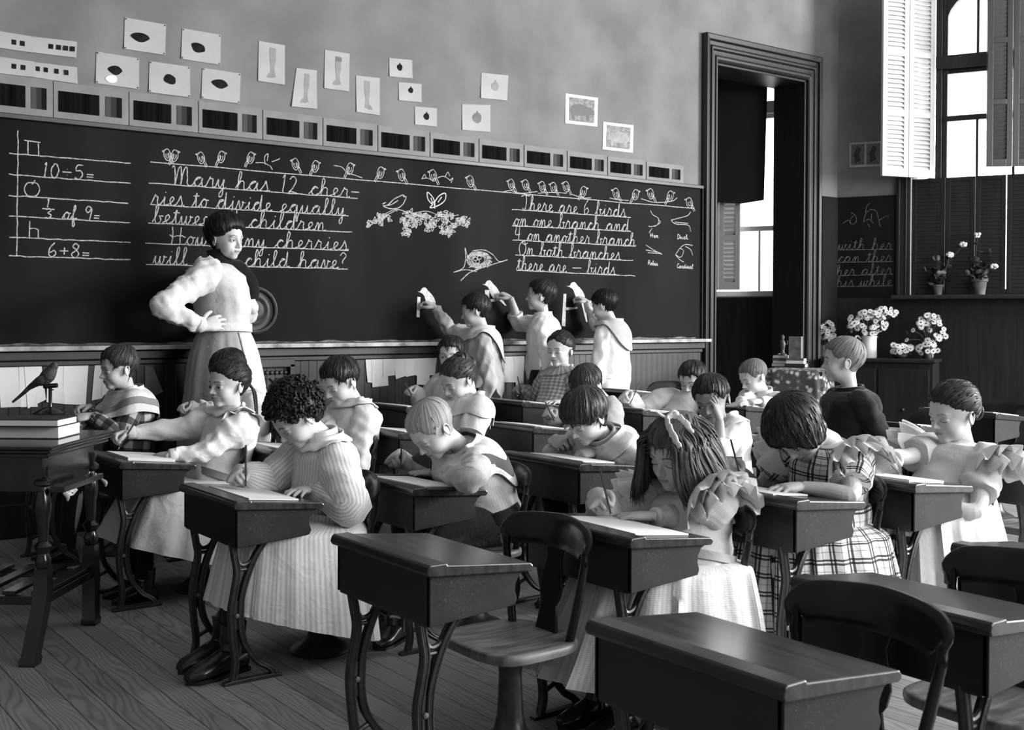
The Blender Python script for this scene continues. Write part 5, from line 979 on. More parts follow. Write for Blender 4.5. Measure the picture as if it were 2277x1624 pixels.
# ------------------------------------------------------------------ clothing details
def drape(I, m, name, outer, inner=.05, n=72, k=10, lift=.014, mi=None, mats=None, t=.955, th=.004, src=None, stripes=None):
    """collar laid over the shirt: outer(a) gives its reach around the neck (a=0 front, pi back, left positive)"""
    mbs = I['cloth'] if src is None else src; Vs, Fs_, o = [], [], 0
    for q in mbs: V = np.vstack(q.V); Vs.append(V); Fs_ += [[i+o for i in f] for f in q.F]; o += len(V)
    tree = BVHTree.FromPolygons(np.vstack(Vs).tolist(), Fs_); bs = I['bs']; a = np.linspace(0, 2*math.pi, n, endpoint=False); tq = np.linspace(.965, .25, 60); G3 = I['torso'](tq, 1.05, .006, 0., a); T = I['frame'](.9)[0]
    arc = np.vstack([np.zeros(n), np.cumsum(np.linalg.norm(np.diff(G3, axis=0), axis=2), axis=0)]); fr_ = np.array([I['bz'](t_) for t_ in tq]); G_ = []
    for i in range(k+1):
        ring = []
        for j, q in enumerate(a):
            r = max(0, outer((q+math.pi) % (2*math.pi)-math.pi)-inner)*bs*i/k; m_ = np.interp(r, arc[:, j], np.arange(60)); m0 = int(m_); m1 = min(m0+1, 59); w = m_-m0
            p = G3[m0, j]*(1-w)+G3[m1, j]*w; c = fr_[m0]; t_ = tq[m0]; nn = nrm(nrm(p-c)+T*np.interp(t_, [.7, .86, .96], [.1, .7, 1.2])); hit = tree.ray_cast(Vector(p+nn*.16*bs), Vector(-nn), .17*bs)
            ring.append((np.array(hit[0]) if hit[0] is not None else p)+nn*lift)
        G_.append(ring)
    G_ = np.array(G_)
    for _ in range(3):
        G_[1:] = G_[1:]*.5+np.roll(G_[1:], 1, 1)*.25+np.roll(G_[1:], -1, 1)*.25; G_[1:-1] = G_[1:-1]*.5+G_[:-2]*.25+G_[2:]*.25
    if stripes:                                                      # darker bands near the edge as parts laid on the collar
        for (i0, i1, mm, nm) in stripes: S2 = G_[i0:i1+1]+T*.003+(G_[i0:i1+1]-I['bz'](.7))*.018; sm = MB(); Vv = S2.reshape(-1, 3); kk = i1-i0+1; sm.add(np.vstack([Vv, Vv+T*.002]), [(i*n+j, i*n+(j+1) % n, (i+1)*n+(j+1) % n, (i+1)*n+j) for i in range(kk-1) for j in range(n)]+[(kk*n+i*n+j, kk*n+(i+1)*n+j, kk*n+(i+1)*n+(j+1) % n, kk*n+i*n+(j+1) % n) for i in range(kk-1) for j in range(n)]); obj_at(sm, nm, mm, I['root'])
    top = G_[0]+T*.014*bs; V = np.vstack([top[None], G_, G_[::-1]-T*th]); return obj_at(MB().loft(V, 0, False, True, (1, 1)), name, m, I['root'])
def band(I, m, name='collar', r=.052, h=.03, t=.975, th=.006, tilt=0):
    T, L, F = I['frame'](.97); c = I['bz'](t); a = np.linspace(0, 2*math.pi, 40, endpoint=False); bs = I['bs']; rings = [c+T*z*bs+F*tilt*z*bs+np.outer(np.cos(a)*rr*bs*.95, F)+np.outer(np.sin(a)*rr*bs, L) for z, rr in ((-.02, r+.012), (0, r+.004), (h*.6, r), (h, r+.001), (h, r-th), (0, r-th))]
    return obj_at(MB().loft(rings, 0, False), name, m, I['root'])
def frill(I, s, m, name='ruffle', w=.075, a0=-1.5, a1=1.7, rad=.07, waves=7, amp=.018, lift=.5, seed=0):
    """gathered ruffle standing round an armhole"""
    S_, El, _ = I['arm'][s]; bs = I['bs']; e = nrm(nrm(El-S_)*.6+s*I['Ls']*.8*(-1) if False else (nrm(El-S_)*.45-s*I['Ls']*.9)); T, L, F = I['frame'](.85); u = nrm(T-e*(T@e)); v = np.cross(e, u); v = v if v@F > 0 else -v; n, k = 170, 8; rg = np.random.default_rng(I['seed']+s+seed); ph = rg.uniform(0, 6.3, 3); rows = []
    for j in range(k+1):
        q = j/k; aa = np.linspace(a0, a1, n); edge = np.minimum(1, np.minimum(np.linspace(0, 5, n), np.linspace(5, 0, n))); wv = amp*bs*q*edge*(np.sin(waves*aa*2+ph[0]+.8*np.sin(2.1*aa))+.4*np.sin(waves*3.1*aa+ph[1])); rr = (rad+w*lift*q*edge)*bs
        rows.append(S_-s*I['Ls']*0+np.outer(np.cos(aa)*rr, u)+np.outer(np.sin(aa)*rr, v)+np.outer(w*bs*q*edge+wv*.35, e)+np.outer(wv*1.1, u)+np.outer(wv*.5, v)-np.outer(.35*w*bs*q*q*edge, T))
    V = np.array(rows); ctr = S_; d = V-ctr; d /= np.linalg.norm(d, axis=-1, keepdims=True); mb = MB(); A = V.reshape(-1, 3); Bv = (V-d*.002).reshape(-1, 3); f = [(i*n+j, i*n+j+1, (i+1)*n+j+1, (i+1)*n+j) for i in range(k) for j in range(n-1)]; N_ = len(A)
    mb.add(np.vstack([A, Bv]), f+[tuple(x+N_ for x in q[::-1]) for q in f]); return obj_at(mb, name, m, I['root'])
def belt(I, m, name='waistband', t=.2, w=.03, k=1.1, add=.012): T = I['frame'](t)[0]; R = I['torso']([t, t], k, add)[0]; return obj_at(MB().loft([R-T*w/2, R-T*w/2+(R-R.mean(0))*.04, R+T*w/2+(R-R.mean(0))*.04, R+T*w/2], 0, False), name, m, I['root'])
def trousers(I, m, name='trousers', end=.99, legs=None):
    mb = MB(); P_, l, up, bs = I['Pv'], I['l'], I['up'], I['bs']
    mb.loft(pushout(I['torso'](np.linspace(-.02, .2, 8), 1.09, .01), .004, I['seed'], 30))
    for i, s in enumerate((-1, 1)):
        hip = P_+s*l*.062*bs; K = I['kn'][i]; A_ = (legs or I['legpts'])[i]; an = np.array([A_[0], A_[1], .09]); sh = K+(an-K)*end
        pts = crom([hip-I['f']*.02, hip*.5+K*.5, K, K*.5+sh*.5, sh], 7); mb.loft(pushout(tube_rings(pts, np.interp(np.linspace(0, 1, len(pts)), [0, .3, .55, 1], [.085, .072, .062, .056])*bs, 28), .008, I['seed']+i, 30))
    return obj_at(mb, name, m, I['root'])
def stockings(I, pts, m=None):
    for i, A_ in enumerate(pts):
        K = I['kn'][i]; an = np.array([A_[0], A_[1], .09]); obj_at(MB().tube(crom([K, K*.5+an*.5, an], 6), np.interp(np.linspace(0, 1, 13), [0, .4, 1], [.05, .044, .031])*I['bs'], 16), 'stocking', m or stocking_m, I['root'])
def pencil(label, tip, top):
    tip, top = np.asarray(tip, float), np.asarray(top, float); d = nrm(top-tip); t = thing('pencil', label, 'pencil', tuple(tip), 0, 'pencils held by the pupils'); L_ = np.linalg.norm(top-tip)
    o = MB().tube([d*.012, d*L_], .0033, 6).obj('barrel', pencil_m, t, auto=30); MB().tube([d*.0006, d*.0125], [.0006, .0033], 6).obj('point', mat('pencil_wood', .35, rough=.7), t); return t
def dz(key, px, py, lift=.0):
    x0, yc, h = DESKS[key][:3]; p = PZ(px, py, h*.985+lift)
    if not yc-.22 < p[1] < yc+.16: return PY(px, py, min(max(p[1], yc-.2), yc+.12))
    return PZ(px, py, desk_pt(key, (p[0]-x0)/DESKS[key][3], 0)[2]+lift)
def seat(key, dx=.0, up=.0): x0, yc, h, sx, sy, k, dq = DESKS[key]; return (x0+dq*sx+dx, yc, .30*k+.088+up)
UP = np.array([0, 0, 1.]); FW = np.array([-1., 0, 0]); RT = np.array([0, 1., 0])   # pupils face -X; their right is +Y
def writer(key, tip, lift=.03, d=(-.75, -.55, -.25), n=(.1, .75, .7), **k): t = dz(key, *tip, .007); g = t+np.array([.006, .004, lift]); return dict(grip=g, w=g, d=d, n=n, pose='write', **k), t
def flat(key, wr, fi, pose='rest', lift=.016, n=(0, 0, 1), **k): a = dz(key, *wr, lift); b = dz(key, *fi, lift*.6); return dict(w=a, d=nrm(b-a), n=n, pose=pose, **k)
def pen(label, tip3, toppx, dy=.0): pencil(label, tip3, PY(*toppx, tip3[1]+dy))
# ------------------------------------------------------------------ the pupils
CBIG = .0023
stripe_dress = cloth('striped_cotton', .74, kind='stripe', n1=60, dark=.72); stripe_skirt = cloth('striped_skirt', .76, kind='stripe', n1=130, dark=.76)
plaid = cloth('plaid_cotton', .68, kind='plaid', n1=26, n2=9, dark=.1); plaid_top = cloth('plaid_bodice', .68, kind='plaid', n1=15, n2=7, dark=.1); check = cloth('checked_cotton', .45, kind='check', n1=9, n2=7, dark=.22); fine_check = cloth('fine_check', .70, kind='check', n1=150, n2=90, dark=.86); stripe_grey = cloth('grey_stripe', .42, kind='stripe', n1=34, dark=.7); ring_knit = cloth('ribbed_knit', .36, kind='rings', n1=26, dark=.7); flower_c = cloth('flowered_cotton', .55, kind='check', n1=26, n2=20, dark=.6)
frillc = cloth('frill_white', .8)
def finish(I, key, boy=True, LG=None, col=None, bk=.95):
    b = I['root'].location; LG = LG or [((b[0]+I['f'][0]*.30+s*I['l'][0]*.06, b[1]+I['f'][1]*.30+s*I['l'][1]*.06), I['f']) for s in (-1, 1)]
    stockings(I, [q[0] for q in LG]); boots(I['root'], b, LG, k=bk)
    if boy: trousers(I, col or dark_c, legs=[q[0] for q in LG], end=.25)
# --- curly-haired girl in the striped dress, front left
W_, tp = writer('c0', (546, 1090), .030, d=(-.55, -.80, -.1), n=(-.55, .35, .75)); LG = [((1.43, -2.79), (-1, -.25)), ((1.45, -2.67), (-1, -.25))]
I = person('girl_curly', 'girl with dark curly hair writing with a tall upright pencil in a striped dress', PY(660, 924, -2.735), .2, pitch=40, yaw=-4, pelvis=seat('c0'), hair=dict(kind='boy', t=.06, tt=.03, tb=.05, curls=800, amp=.02), hairm=hair_dark, top='blouse', topm=stripe_dress, sleeve='full',
 arms={1: W_, -1: flat('c0', (692, 1088), (606, 1100), 'rest', .016)}, vox=CBIG, legs=LG, skirt=dict(m=stripe_skirt, hem=.10, F=(.10, .34, .39), Bk=(.09, .13, .16), Wd=(.12, .21, .27), tilt=-.25, pleat=.03, npl=30))
band(I, frillc, 'collar', .056, .036); drape(I, frillc, 'collar_frill', lambda a: .085+.008*math.sin(14*a), .052, k=4); belt(I, stripe_dress); finish(I, 'c0', False, LG, bk=1.2)
pen('dark pencil held upright by the curly-haired girl', tp, (547, 990))
# --- braided girl looking at the camera
W_, tp = writer('b0', (262, 1001), .028, d=(-.9, -.15, -.2), n=(-.1, .45, .85))
I = person('girl_braid', 'girl with a long dark braid turning her face to the camera in a white blouse', PY(508, 853, -1.64), .2, pitch=2, yaw=14, tw=8, pelvis=seat('b0', .04), hair=dict(kind='pulled', soft=.25, axis=(-.95, 0, .25), t=.04, tb=.03, braids=[[(-.36, .16, .02), (-.50, .20, -.18), (-.52, .24, -.42), (-.5, .28, -.66), (-.47, .3, -.9)]], amp=.008), hairm=hair_dark, eyes='open', look=.6,
 top='blouse', topm=white_c, sleeve='puff', arms={1: W_, -1: flat('b0', (376, 1014), (306, 1002), 'flat', .016)}, vox=.0026, fold=.009, skirt=dict(m=cream_c, hem=.13, F=(.10, .36, .46), Bk=(.09, .13, .15), Wd=(.12, .22, .30), tilt=-.25, pleat=.04, npl=18))
band(I, white_c, 'collar', .055, .03); drape(I, white_c, 'collar_frill', lambda a: .088+.008*math.sin(9*a), .052, k=4); belt(I, mid_c); finish(I, 'b0', False)
for s in (1, -1): frill(I, s, white_c, 'shoulder_frill', w=.05, amp=.009, lift=.9, rad=.06, waves=3.5)
pen('pencil slanting back over the braided girl\'s hand', tp, (303, 934))
# --- boy far left in checked blouse
a1_, a2_ = PY(196, 906, -.60), PY(205, 925, -.80)
I = person('boy_checked', 'boy in a checked blouse with a wide white collar at the far left', PY(266, 817, -.70), .205, pitch=8, pelvis=seat('a0', .03), hair=dict(kind='boy', t=.025, tt=.02, tf=.012), hairm=hair_brown, top='shirt', topm=check, sleeve='plain', 
 arms={1: dict(w=a1_, d=(-.9, -.3, -.1), n=(0, .5, .8), pose='curl'), -1: dict(w=a2_, d=(-.9, .2, -.1), n=(0, -.4, .9), pose='curl')}, fold=.004)
drape(I, cream_c, 'sailor_collar', lambda a: .20 if abs(a) < .5 else .165+.03*max(0, -math.cos(a)), .052, lift=.024, stripes=[(6, 8, mid_c, 'collar_stripe')]); finish(I, 'a0')
# --- child hidden behind the braided girl
W_, tp = writer('a1', (412, 929), .028, d=(-.85, -.3, -.2), n=(-.2, .5, .8))
I = person('child_hidden', 'dark-haired child almost hidden behind the braided girl, hand showing', PY(510, 824, -.88), .2, pitch=28, pelvis=seat('a1', .03), hair=dict(kind='bowl', t=.05, tt=.02), hairm=hair_dark, top='shirt', topm=white_c, sleeve='plain', arms={1: W_, -1: flat('a1', (480, 938), (440, 936))}); finish(I, 'a1')
pen('pencil of the child hidden behind the braided girl', tp, (424, 884))
# --- boy in pale shirt behind the curly girl
I = person('boy_pale', 'dark-haired boy in a pale shirt looking down behind the curly-haired girl', PY(757, 845, -1.66), .212, pitch=27, yaw=8, pelvis=seat('b1', .03), hair=dict(kind='boy', t=.03, tf=.02, tb=.01), hairm=hair_dark, top='shirt', topm=cream_c, sleeve='plain', bs=1.12, fold=.009,
 arms={1: flat('b1', (700, 990), (660, 995)), -1: dict(w=np.array(seat('b1'))+(-.17, -.10, .14), d=(-.8, .5, -.1), n=(0, -.3, 1), pose='rest', e=np.array(seat('b1'))+(.02, -.19, .10))})
band(I, cream_c, 'collar', .062, .022); drape(I, cream_c, 'collar_flap', lambda a: .085, .05, k=4); finish(I, 'b1')
# --- blond boy in sailor collar
W_, tp = writer('c1', (891, 1051), .028, d=(-.8, -.5, -.2), n=(-.35, .45, .8)); BL = [((2.05, -2.80), (-.8, -.4)), ((2.06, -2.70), (-1, 0))]
I = person('boy_blond', 'fair cropped-haired boy in a striped sailor collar bending low over his paper', PY(962, 950, -2.785), .21, pitch=46, yaw=-5, pelvis=seat('c1', .05), hair=dict(kind='boy', t=.018, tf=.008, amp=.003, soft=.2, tufts=60, tl=.7), hairm=hair_blond, brow=.3, top='blouse', topm=stripe_grey if False else cloth('tan_cotton', .5, kind='stripe', n1=90, dark=.85), sleeve='plain', legs=BL,
 arms={1: dict(W_, cuff=mid_c), -1: flat('c1', (978, 1052), (916, 1052), 'flat', .018, e=PZ(1046, 1066, .615), cuff=mid_c)}, vox=CBIG, fold=.008, bs=1.06)
drape(I, cream_c, 'sailor_collar', lambda a: .15+.14*math.exp(-((abs(a)-2.3)/.55)**2)+.06*math.exp(-(a/.5)**2), .05, k=14, lift=.016, stripes=[(8, 12, cloth('navy_cotton', .07), 'collar_stripe')]); finish(I, 'c1', True, BL, black_c)
pen('thin pencil before the blond boy\'s nose', tp, (893, 985))
# --- girl with pinned-up hair
I = person('girl_updo', 'girl with pinned-up hair and a pale caped blouse behind the blond boy', PY(1018, 843, -1.66), .205, pitch=27, yaw=2, pelvis=seat('b2', .0), hair=dict(kind='pulled', soft=.25, axis=(-.95, 0, .25), t=.028, tb=.03, part=0., buns=[((-.30, .0, .42), (.14, .2, .12), 16), ((-.44, 0, .18), (.12, .2, .2), 14)], amp=.007), hairm=hair_brown, top='blouse', topm=cream_c, sleeve='short', fold=.008, bs=1.08,
 arms={1: flat('b2', (960, 960), (930, 955)), -1: dict(w=np.array(seat('b2'))+(-.2, -.08, .15), d=(-.9, .3, 0), n=(0, 0, 1), pose='rest', e=np.array(seat('b2'))+(.0, -.17, .13))}, skirt=dict(m=cream_c, hem=.14))
band(I, cream_c, 'collar', .055, .028); drape(I, cream_c, 'cape_collar', lambda a: .165+.01*math.sin(6*a), .052); finish(I, 'b2', False)
# --- peeking boy near the board
W_, tp = writer('a3', (918, 888), .028, d=(-.85, -.3, -.2), n=(-.2, .5, .8))
I = person('boy_peek', 'dark-haired boy peeking at the camera over the pinned-up hair', PY(1004, 786, -.70), .205, pitch=8, yaw=42, pelvis=seat('a3', .02), hair=dict(kind='boy', t=.03, tf=.02), hairm=hair_dark, eyes='open', look=-.2, top='shirt', topm=cream_c, sleeve='full', arms={1: W_, -1: flat('a3', (985, 900), (950, 895))}); band(I, cream_c); finish(I, 'a3')
pen('pencil of the peeking boy', tp, (901, 852))
# --- girl with smooth hair near the board
W_, tp = writer('a4', (1160, 884), .028, d=(-.8, -.45, -.2), n=(-.2, .5, .8))
I = person('girl_smooth', 'girl with smooth tied-back dark hair in a flowered dress near the board boys', PY(1246, 776, -.73), .215, pitch=6, yaw=18, pelvis=seat('a4', .0), hair=dict(kind='pulled', soft=.25, axis=(-.95, 0, .25), t=.03, tb=.03, part=0., buns=[((-.5, 0, -.05), (.1, .14, .14), 10)], amp=.005), hairm=hair_dark, top='blouse', topm=flower_c, sleeve='full', bs=1.15, arms={1: W_, -1: flat('a4', (1250, 896), (1205, 892))}, skirt=dict(m=flower_c, hem=.14))
band(I, cream_c, 'collar', .055, .03); drape(I, flower_c, 'yoke_collar', lambda a: .10, .05, k=5); finish(I, 'a4', False)
pen('pencil of the girl with smooth tied-back hair', tp, (1151, 838))
# --- child hidden behind the bowl-cut boy
W_, tp = writer('b3', (1234, 941), .028, d=(-.7, -.6, -.2), n=(-.3, .45, .8))
I = person('child_behind', 'brown-haired child bending low, hidden behind the bowl-cut boy', PY(1306, 855, -1.74), .205, pitch=42, pelvis=seat('b3', .03), hair=dict(kind='bowl', t=.045), hairm=hair_brown, top='shirt', topm=grey_c, sleeve='full', arms={1: W_, -1: flat('b3', (1300, 955), (1262, 950))}); finish(I, 'b3')
pen('pencil slanting before the hidden child behind the bowl-cut boy', tp, (1213, 895))
# --- bowl-cut boy
W_, tp = writer('c2', (1272, 1008), .026, d=(-.3, -.92, -.1), n=(-.6, -.1, .7))
I = person('boy_bowl', 'boy with a thick brown bowl cut, both hands on his desk', PY(1304, 925, -2.79), .208, pitch=34, yaw=-4, pelvis=seat('c2', .0), hair=dict(kind='bowl', t=.075, tf=.03, tt=.02, amp=.013), hairm=hair_brown, top='blouse', topm=cream_c, sleeve='full', vox=.0026, bs=1.12, fold=.009,
 arms={1: W_, -1: flat('c2', (1330, 1006), (1288, 1010), 'curl', .022, n=(0, -.3, 1), e=dz('c2', 1428, 1040, .05))}); band(I, cream_c, 'collar', .055, .03); drape(I, cream_c, 'collar_flap', lambda a: .10, .05, k=4); finish(I, 'c2')
pen('short pencil stub in the bowl-cut boy\'s fist', tp, (1262, 975))
# --- girl with the hair ribbon
W_, tp = writer('d1', (1360, 1151), .030, d=(-.62, -.75, -.2), n=(-.45, .45, .75))
I = person('girl_ribbon', 'girl with long wavy hair and a white ribbon writing in a frilled white dress', PY(1508, 1004, -3.85), .21, pitch=17, yaw=3, roll=-4, pelvis=seat('d1', .02), hair=dict(kind='fringe', lift=.07, t=.055, tt=.02, amp=.012, locks=[(.85, 3.1, -.1, 1.1, 420, -.80, .017, .05, -.05), (-3.1, -.9, -.1, 1.1, 230, -.85, .017, .055, -.02), (.6, 1.3, .2, 1.0, 80, -.55, .015, .04, .0), (-1.3, -.75, .2, .9, 80, -.75, .016, .05, .10)]), hairm=hair_mat('hair_chestnut', .03, .15),
 top='blouse', topm=fine_check, sleeve={1: 'full', -1: 'puff'}, arms={1: W_, -1: flat('d1', (1452, 1150), (1374, 1146), 'flat', .016, e=PZ(1530, 1150, .56))}, vox=CBIG, fold=.008, bs=1.02, skirt=dict(m=fine_check, hem=.07, F=(.10, .36, .50), Bk=(.10, .15, .18), Wd=(.12, .21, .29), tilt=-.16, pleat=.08, npl=22))
band(I, frillc, 'collar', .056, .03); belt(I, grey_c, w=.025)
for s in (1, -1): frill(I, s, frillc, 'shoulder_ruffle', w=.10, a0=-1.7, a1=2.0, amp=.016, rad=.062, lift=.55); frill(I, s, frillc, 'shoulder_frill', w=.07, a0=-1.3, a1=1.6, amp=.014, rad=.05, lift=1.0, seed=5)
frill(I, -1, frillc, 'sleeve_frill', w=.06, a0=-2.6, a1=2.6, amp=.012, rad=.085, lift=.8, seed=9); finish(I, 'd1', False)
bw = MB(); H_ = I['HL']; rbp = crom([(.33, .38, .12), (.33, .30, .34), (.26, .14, .50), (.14, .02, .555), (.06, .10, .56), (.05, .26, .48), (.06, .36, .30), (.02, .42, .18)], 6)
wob = np.sin(np.arange(len(rbp))*1.9); bw.loft(tube_rings(H_(rbp)+np.outer(wob, (0, 0, .004)), .010+.003*np.abs(wob), 12, ab=(1, .45))); bw.tube(H_(crom([(.13, 0, .555), (.17, -.08, .61), (.10, -.14, .58), (.13, .0, .55)], 6)), .009, 10, ab=(1, .5)); bw.tube(H_(crom([(.13, 0, .555), (.05, .05, .63), (.0, .10, .585), (.12, .02, .55)], 6)), .009, 10, ab=(1, .5)); obj_at(bw, 'hair_ribbon', frillc, I['root'])
pen('long pencil in the ribbon girl\'s hand', tp, (1334, 1042))
# --- boy holding his head
hw = PY(1600, 935, -2.885)
I = person('boy_head_in_hand', 'tanned boy resting his forehead on his hand and looking at the camera', PY(1583, 884, -2.75), .208, pitch=22, yaw=24, roll=6, pelvis=seat('c3', .02), skinm=skin_tan, hair=dict(kind='boy', t=.03, tf=.03, amp=.010), hairm=hair_dark, eyes='open', look=-.3, top='shirt', topm=white_c, sleeve={1: 'plain', -1: 'rolled'}, vox=.0026, fold=.009,
 arms={-1: dict(w=hw, d=(.12, .35, .9), n=(.25, -.92, .1), pose='face', e=PY(1600, 1012, -2.93)), 1: flat('c3', (1560, 1010), (1520, 1008))}); band(I, white_c, 'collar', .055, .02); drape(I, white_c, 'collar_flap', lambda a: .105, .05, k=4); finish(I, 'c3')
# --- bobbed girl in plaid
W_, tp = writer('d2', (1650, 1075), .030, d=(-.7, -.65, -.2), n=(-.4, .5, .75))
I = person('girl_plaid', 'girl in a plaid dress with bobbed hair hanging over her face', PY(1772, 950, -3.87), .205, pitch=58, yaw=-4, roll=8, pelvis=seat('d2', .05), hair=dict(kind='bob', t=.10, tt=.0, tf=.03, amp=.014, swirl=2), hairm=hair_dark, top='blouse', topm=plaid_top, sleeve='short', vox=CBIG, fold=.008, bs=1.05,
 arms={1: W_, -1: flat('d2', (1782, 1083), (1704, 1087), 'rest', .020, e=dz('d2', 1890, 1100, .03))}, skirt=dict(m=plaid, hem=.10, F=(.10, .33, .37), Bk=(.10, .17, .22), Wd=(.12, .21, .30), tilt=-.1, pleat=.08, npl=22, uv=(1, 1)))
for s in (1, -1): frill(I, s, white_c, 'shoulder_ruffle', w=.08, a0=-1.9, a1=1.9, amp=.012, rad=.075, lift=.35); frill(I, s, frillc, 'sleeve_frill', w=.055, a0=-2.4, a1=2.4, amp=.012, rad=.085, lift=.7, seed=4)
finish(I, 'd2', False); pen('pencil rising from the plaid girl\'s hand', tp, (1625, 978))
# --- boy half hidden
W_, tp = writer('b4', (1399, 903), .028, d=(-.85, -.3, -.2), n=(-.2, .5, .8))
I = person('boy_half', 'dark-haired boy half hidden by the boy holding his head, arm stretched forward', PY(1541, 842, -1.65), .205, pitch=22, yaw=16, pelvis=seat('b4', .0), hair=dict(kind='boy', t=.03, tf=.04), hairm=hair_dark, top='shirt', topm=cream_c, sleeve='full', bs=1.12, arms={1: dict(W_, reach=.1), -1: flat('b4', (1492, 898), (1432, 908), 'rest', .016, reach=.1)}); finish(I, 'b4')
pen('pencil of the half hidden boy, bright against the dark desk', tp, (1423, 850))
# --- crop-haired boy leaning low
I = person('boy_crop', 'crop-haired boy in a pale shirt leaning low on his folded arm', PY(1676, 836, -1.67), .205, pitch=24, yaw=-14, pelvis=seat('b5', .0), hair=dict(kind='boy', t=.014, tf=.012, amp=.003, soft=.2, tufts=60, tl=.7), hairm=hair_crop, top='shirt', topm=cream_c, sleeve='plain', bs=1.1, fold=.009,
 arms={1: flat('b5', (1650, 900), (1622, 896)), -1: dict(w=dz('b5', 1690, 893, .03), d=(-.9, .2, 0), n=(0, -.2, 1), pose='curl', e=dz('b5', 1728, 900, .04))}); band(I, cream_c); finish(I, 'b5')
# --- boy in black
S_ = np.array(seat('c4', .06))
I = person('boy_black', 'upright boy in a black suit with his back half turned, gazing left', PY(1877, 801, -2.77), .222, f=(-.88, .47), pitch=0, yaw=-22, pelvis=S_, hair=dict(kind='boy', t=.018, tt=.02, tf=.012, soft=.2, amp=.005, tufts=90, tl=.8), hairm=hair_fair, eyes='open', look=0, top='jacket', topm=black_c, sleeve='plain', bs=1.22, build=(1.1, 1.1), fold=.006, arms={1: dict(w=S_+(-.2, .06, .12), d=(-1, 0, -.2), n=(0, .3, 1), pose='rest'), -1: dict(w=S_+(-.16, -.12, .10), d=(-1, .2, -.2), n=(0, -.3, 1), pose='rest', e=S_+(.06, -.24, .12))}); band(I, black_c, 'collar', .06, .012); finish(I, 'c4')
# --- girl with ruffled shoulders
W_, tp = writer('d3', (2003, 1056), .030, d=(-.65, -.7, -.15), n=(-.3, .5, .8)); S_ = np.array(seat('d3', .04))
I = person('girl_ruffled', 'girl with wide ruffled shoulders and pulled-back hair writing at the right', PY(2121, 918, -3.885), .212, pitch=11, yaw=-16, pelvis=S_, hair=dict(kind='pulled', soft=.25, axis=(-.95, 0, .25), t=.03, tt=.03, tf=.02, tb=.02, buns=[((-.47, 0, -.06), (.10, .13, .15), 12)], amp=.008), hairm=hair_dark, brow=.45, top='blouse', topm=cloth('white_dress', .58), sleeve='short', vox=CBIG, fold=.007,
 arms={1: W_, -1: dict(w=np.array([3.44, -3.93, .515]), d=(-.9, .3, .1), n=(-.1, -.5, .8), pose='rest', e=PY(2168, 1136, -4.08))}, skirt=dict(m=MATS['white_dress'], hem=.10, F=(.10, .32, .36), Bk=(.10, .2, .26), Wd=(.12, .2, .28), tilt=-.1, pleat=.09, npl=24, t0=.45))
band(I, white_c, 'collar', .056, .014)
for s in (1, -1): frill(I, s, white_c, 'shoulder_ruffle', w=.13, a0=-1.6, a1=1.8, amp=.02, rad=.045, lift=.35); frill(I, s, white_c, 'shoulder_frill', w=.09, a0=-2.0, a1=2.2, amp=.016, rad=.05, lift=.75, seed=5)
finish(I, 'd3', False); pen('dark pencil slanting from the ruffled girl\'s hand', tp, (1934, 988))
# ------------------------------------------------------------------ the teacher
tf_ = nrm((.62, -.78, 0)); pT = PY(497, 745, -.36); pT = np.array([pT[0], pT[1], 1.0])
rw = PY(452, 727, -.55); re = PY(360, 680, -.60)
I = person('teacher', 'woman teacher in a white blouse and long pale skirt, hand on hip before the chalkboard', PY(503, 531, -.36), .222, f=tf_, yaw=-14, pitch=6, pelvis=pT, A=1., hair=dict(kind='pulled', soft=.32, axis=(-.35, 0, .92), t=.075, tf=.05, ts=.05, tt=.07, tb=.05, buns=[((-.12, 0, .55), (.2, .2, .08), 18)], amp=.012, rag=.02, tufts=260), hairm=hair_black, eyes='open', look=.35, brow=.7, lip=.5,
 top='blouse', topm=cloth('blouse_white', .56), sleeve='leg', blouse=.155, stand=True, bs=1.34, fold=.010, WD_=([.16, .135, .108, .125, .155, .165, .165, .14, .10, .064, .052], [.125, .11, .09, .125, .145, .135, .11, .092, .072, .056, .05]),
 arms={1: dict(w=rw, d=nrm(PY(505, 712, -.54)-rw), n=nrm((-.35, -.85, .35)), pose='hip', e=re), -1: dict(w=pT+np.cross(UP, tf_)*.15-tf_*.10+UP*.06, d=(0, 0, -1), n=np.cross(UP, tf_), pose='rest')}, vox=.003,
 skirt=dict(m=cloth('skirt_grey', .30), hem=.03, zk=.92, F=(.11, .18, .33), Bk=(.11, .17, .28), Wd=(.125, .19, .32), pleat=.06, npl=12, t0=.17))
band(I, black_c, 'stock_collar', .056, .055); belt(I, MATS['blouse_white'], 'waistband', .17, .045, 1.04, .03)
bz, fr_ = I['bz'], I['frame']; sp = []
for t, k, sd_ in ((.97, .9, .0), (.93, 1.25, .01), (.84, 1.2, .02), (.72, 1.22, .03), (.6, 1.22, .05), (.5, 1.24, .065)):
    T, L, F = fr_(t); sp.append(bz(t)+F*np.interp(t, I['tt'], I['Dt'])*k+L*sd_)
obj_at(MB().tube(crom(sp, 6), np.interp(np.linspace(0, 1, 31), [0, .15, .6, 1], [.03, .045, .032, .028]), 16, ab=(1, .28), up=tf_), 'neck_scarf', black_c, I['root'])
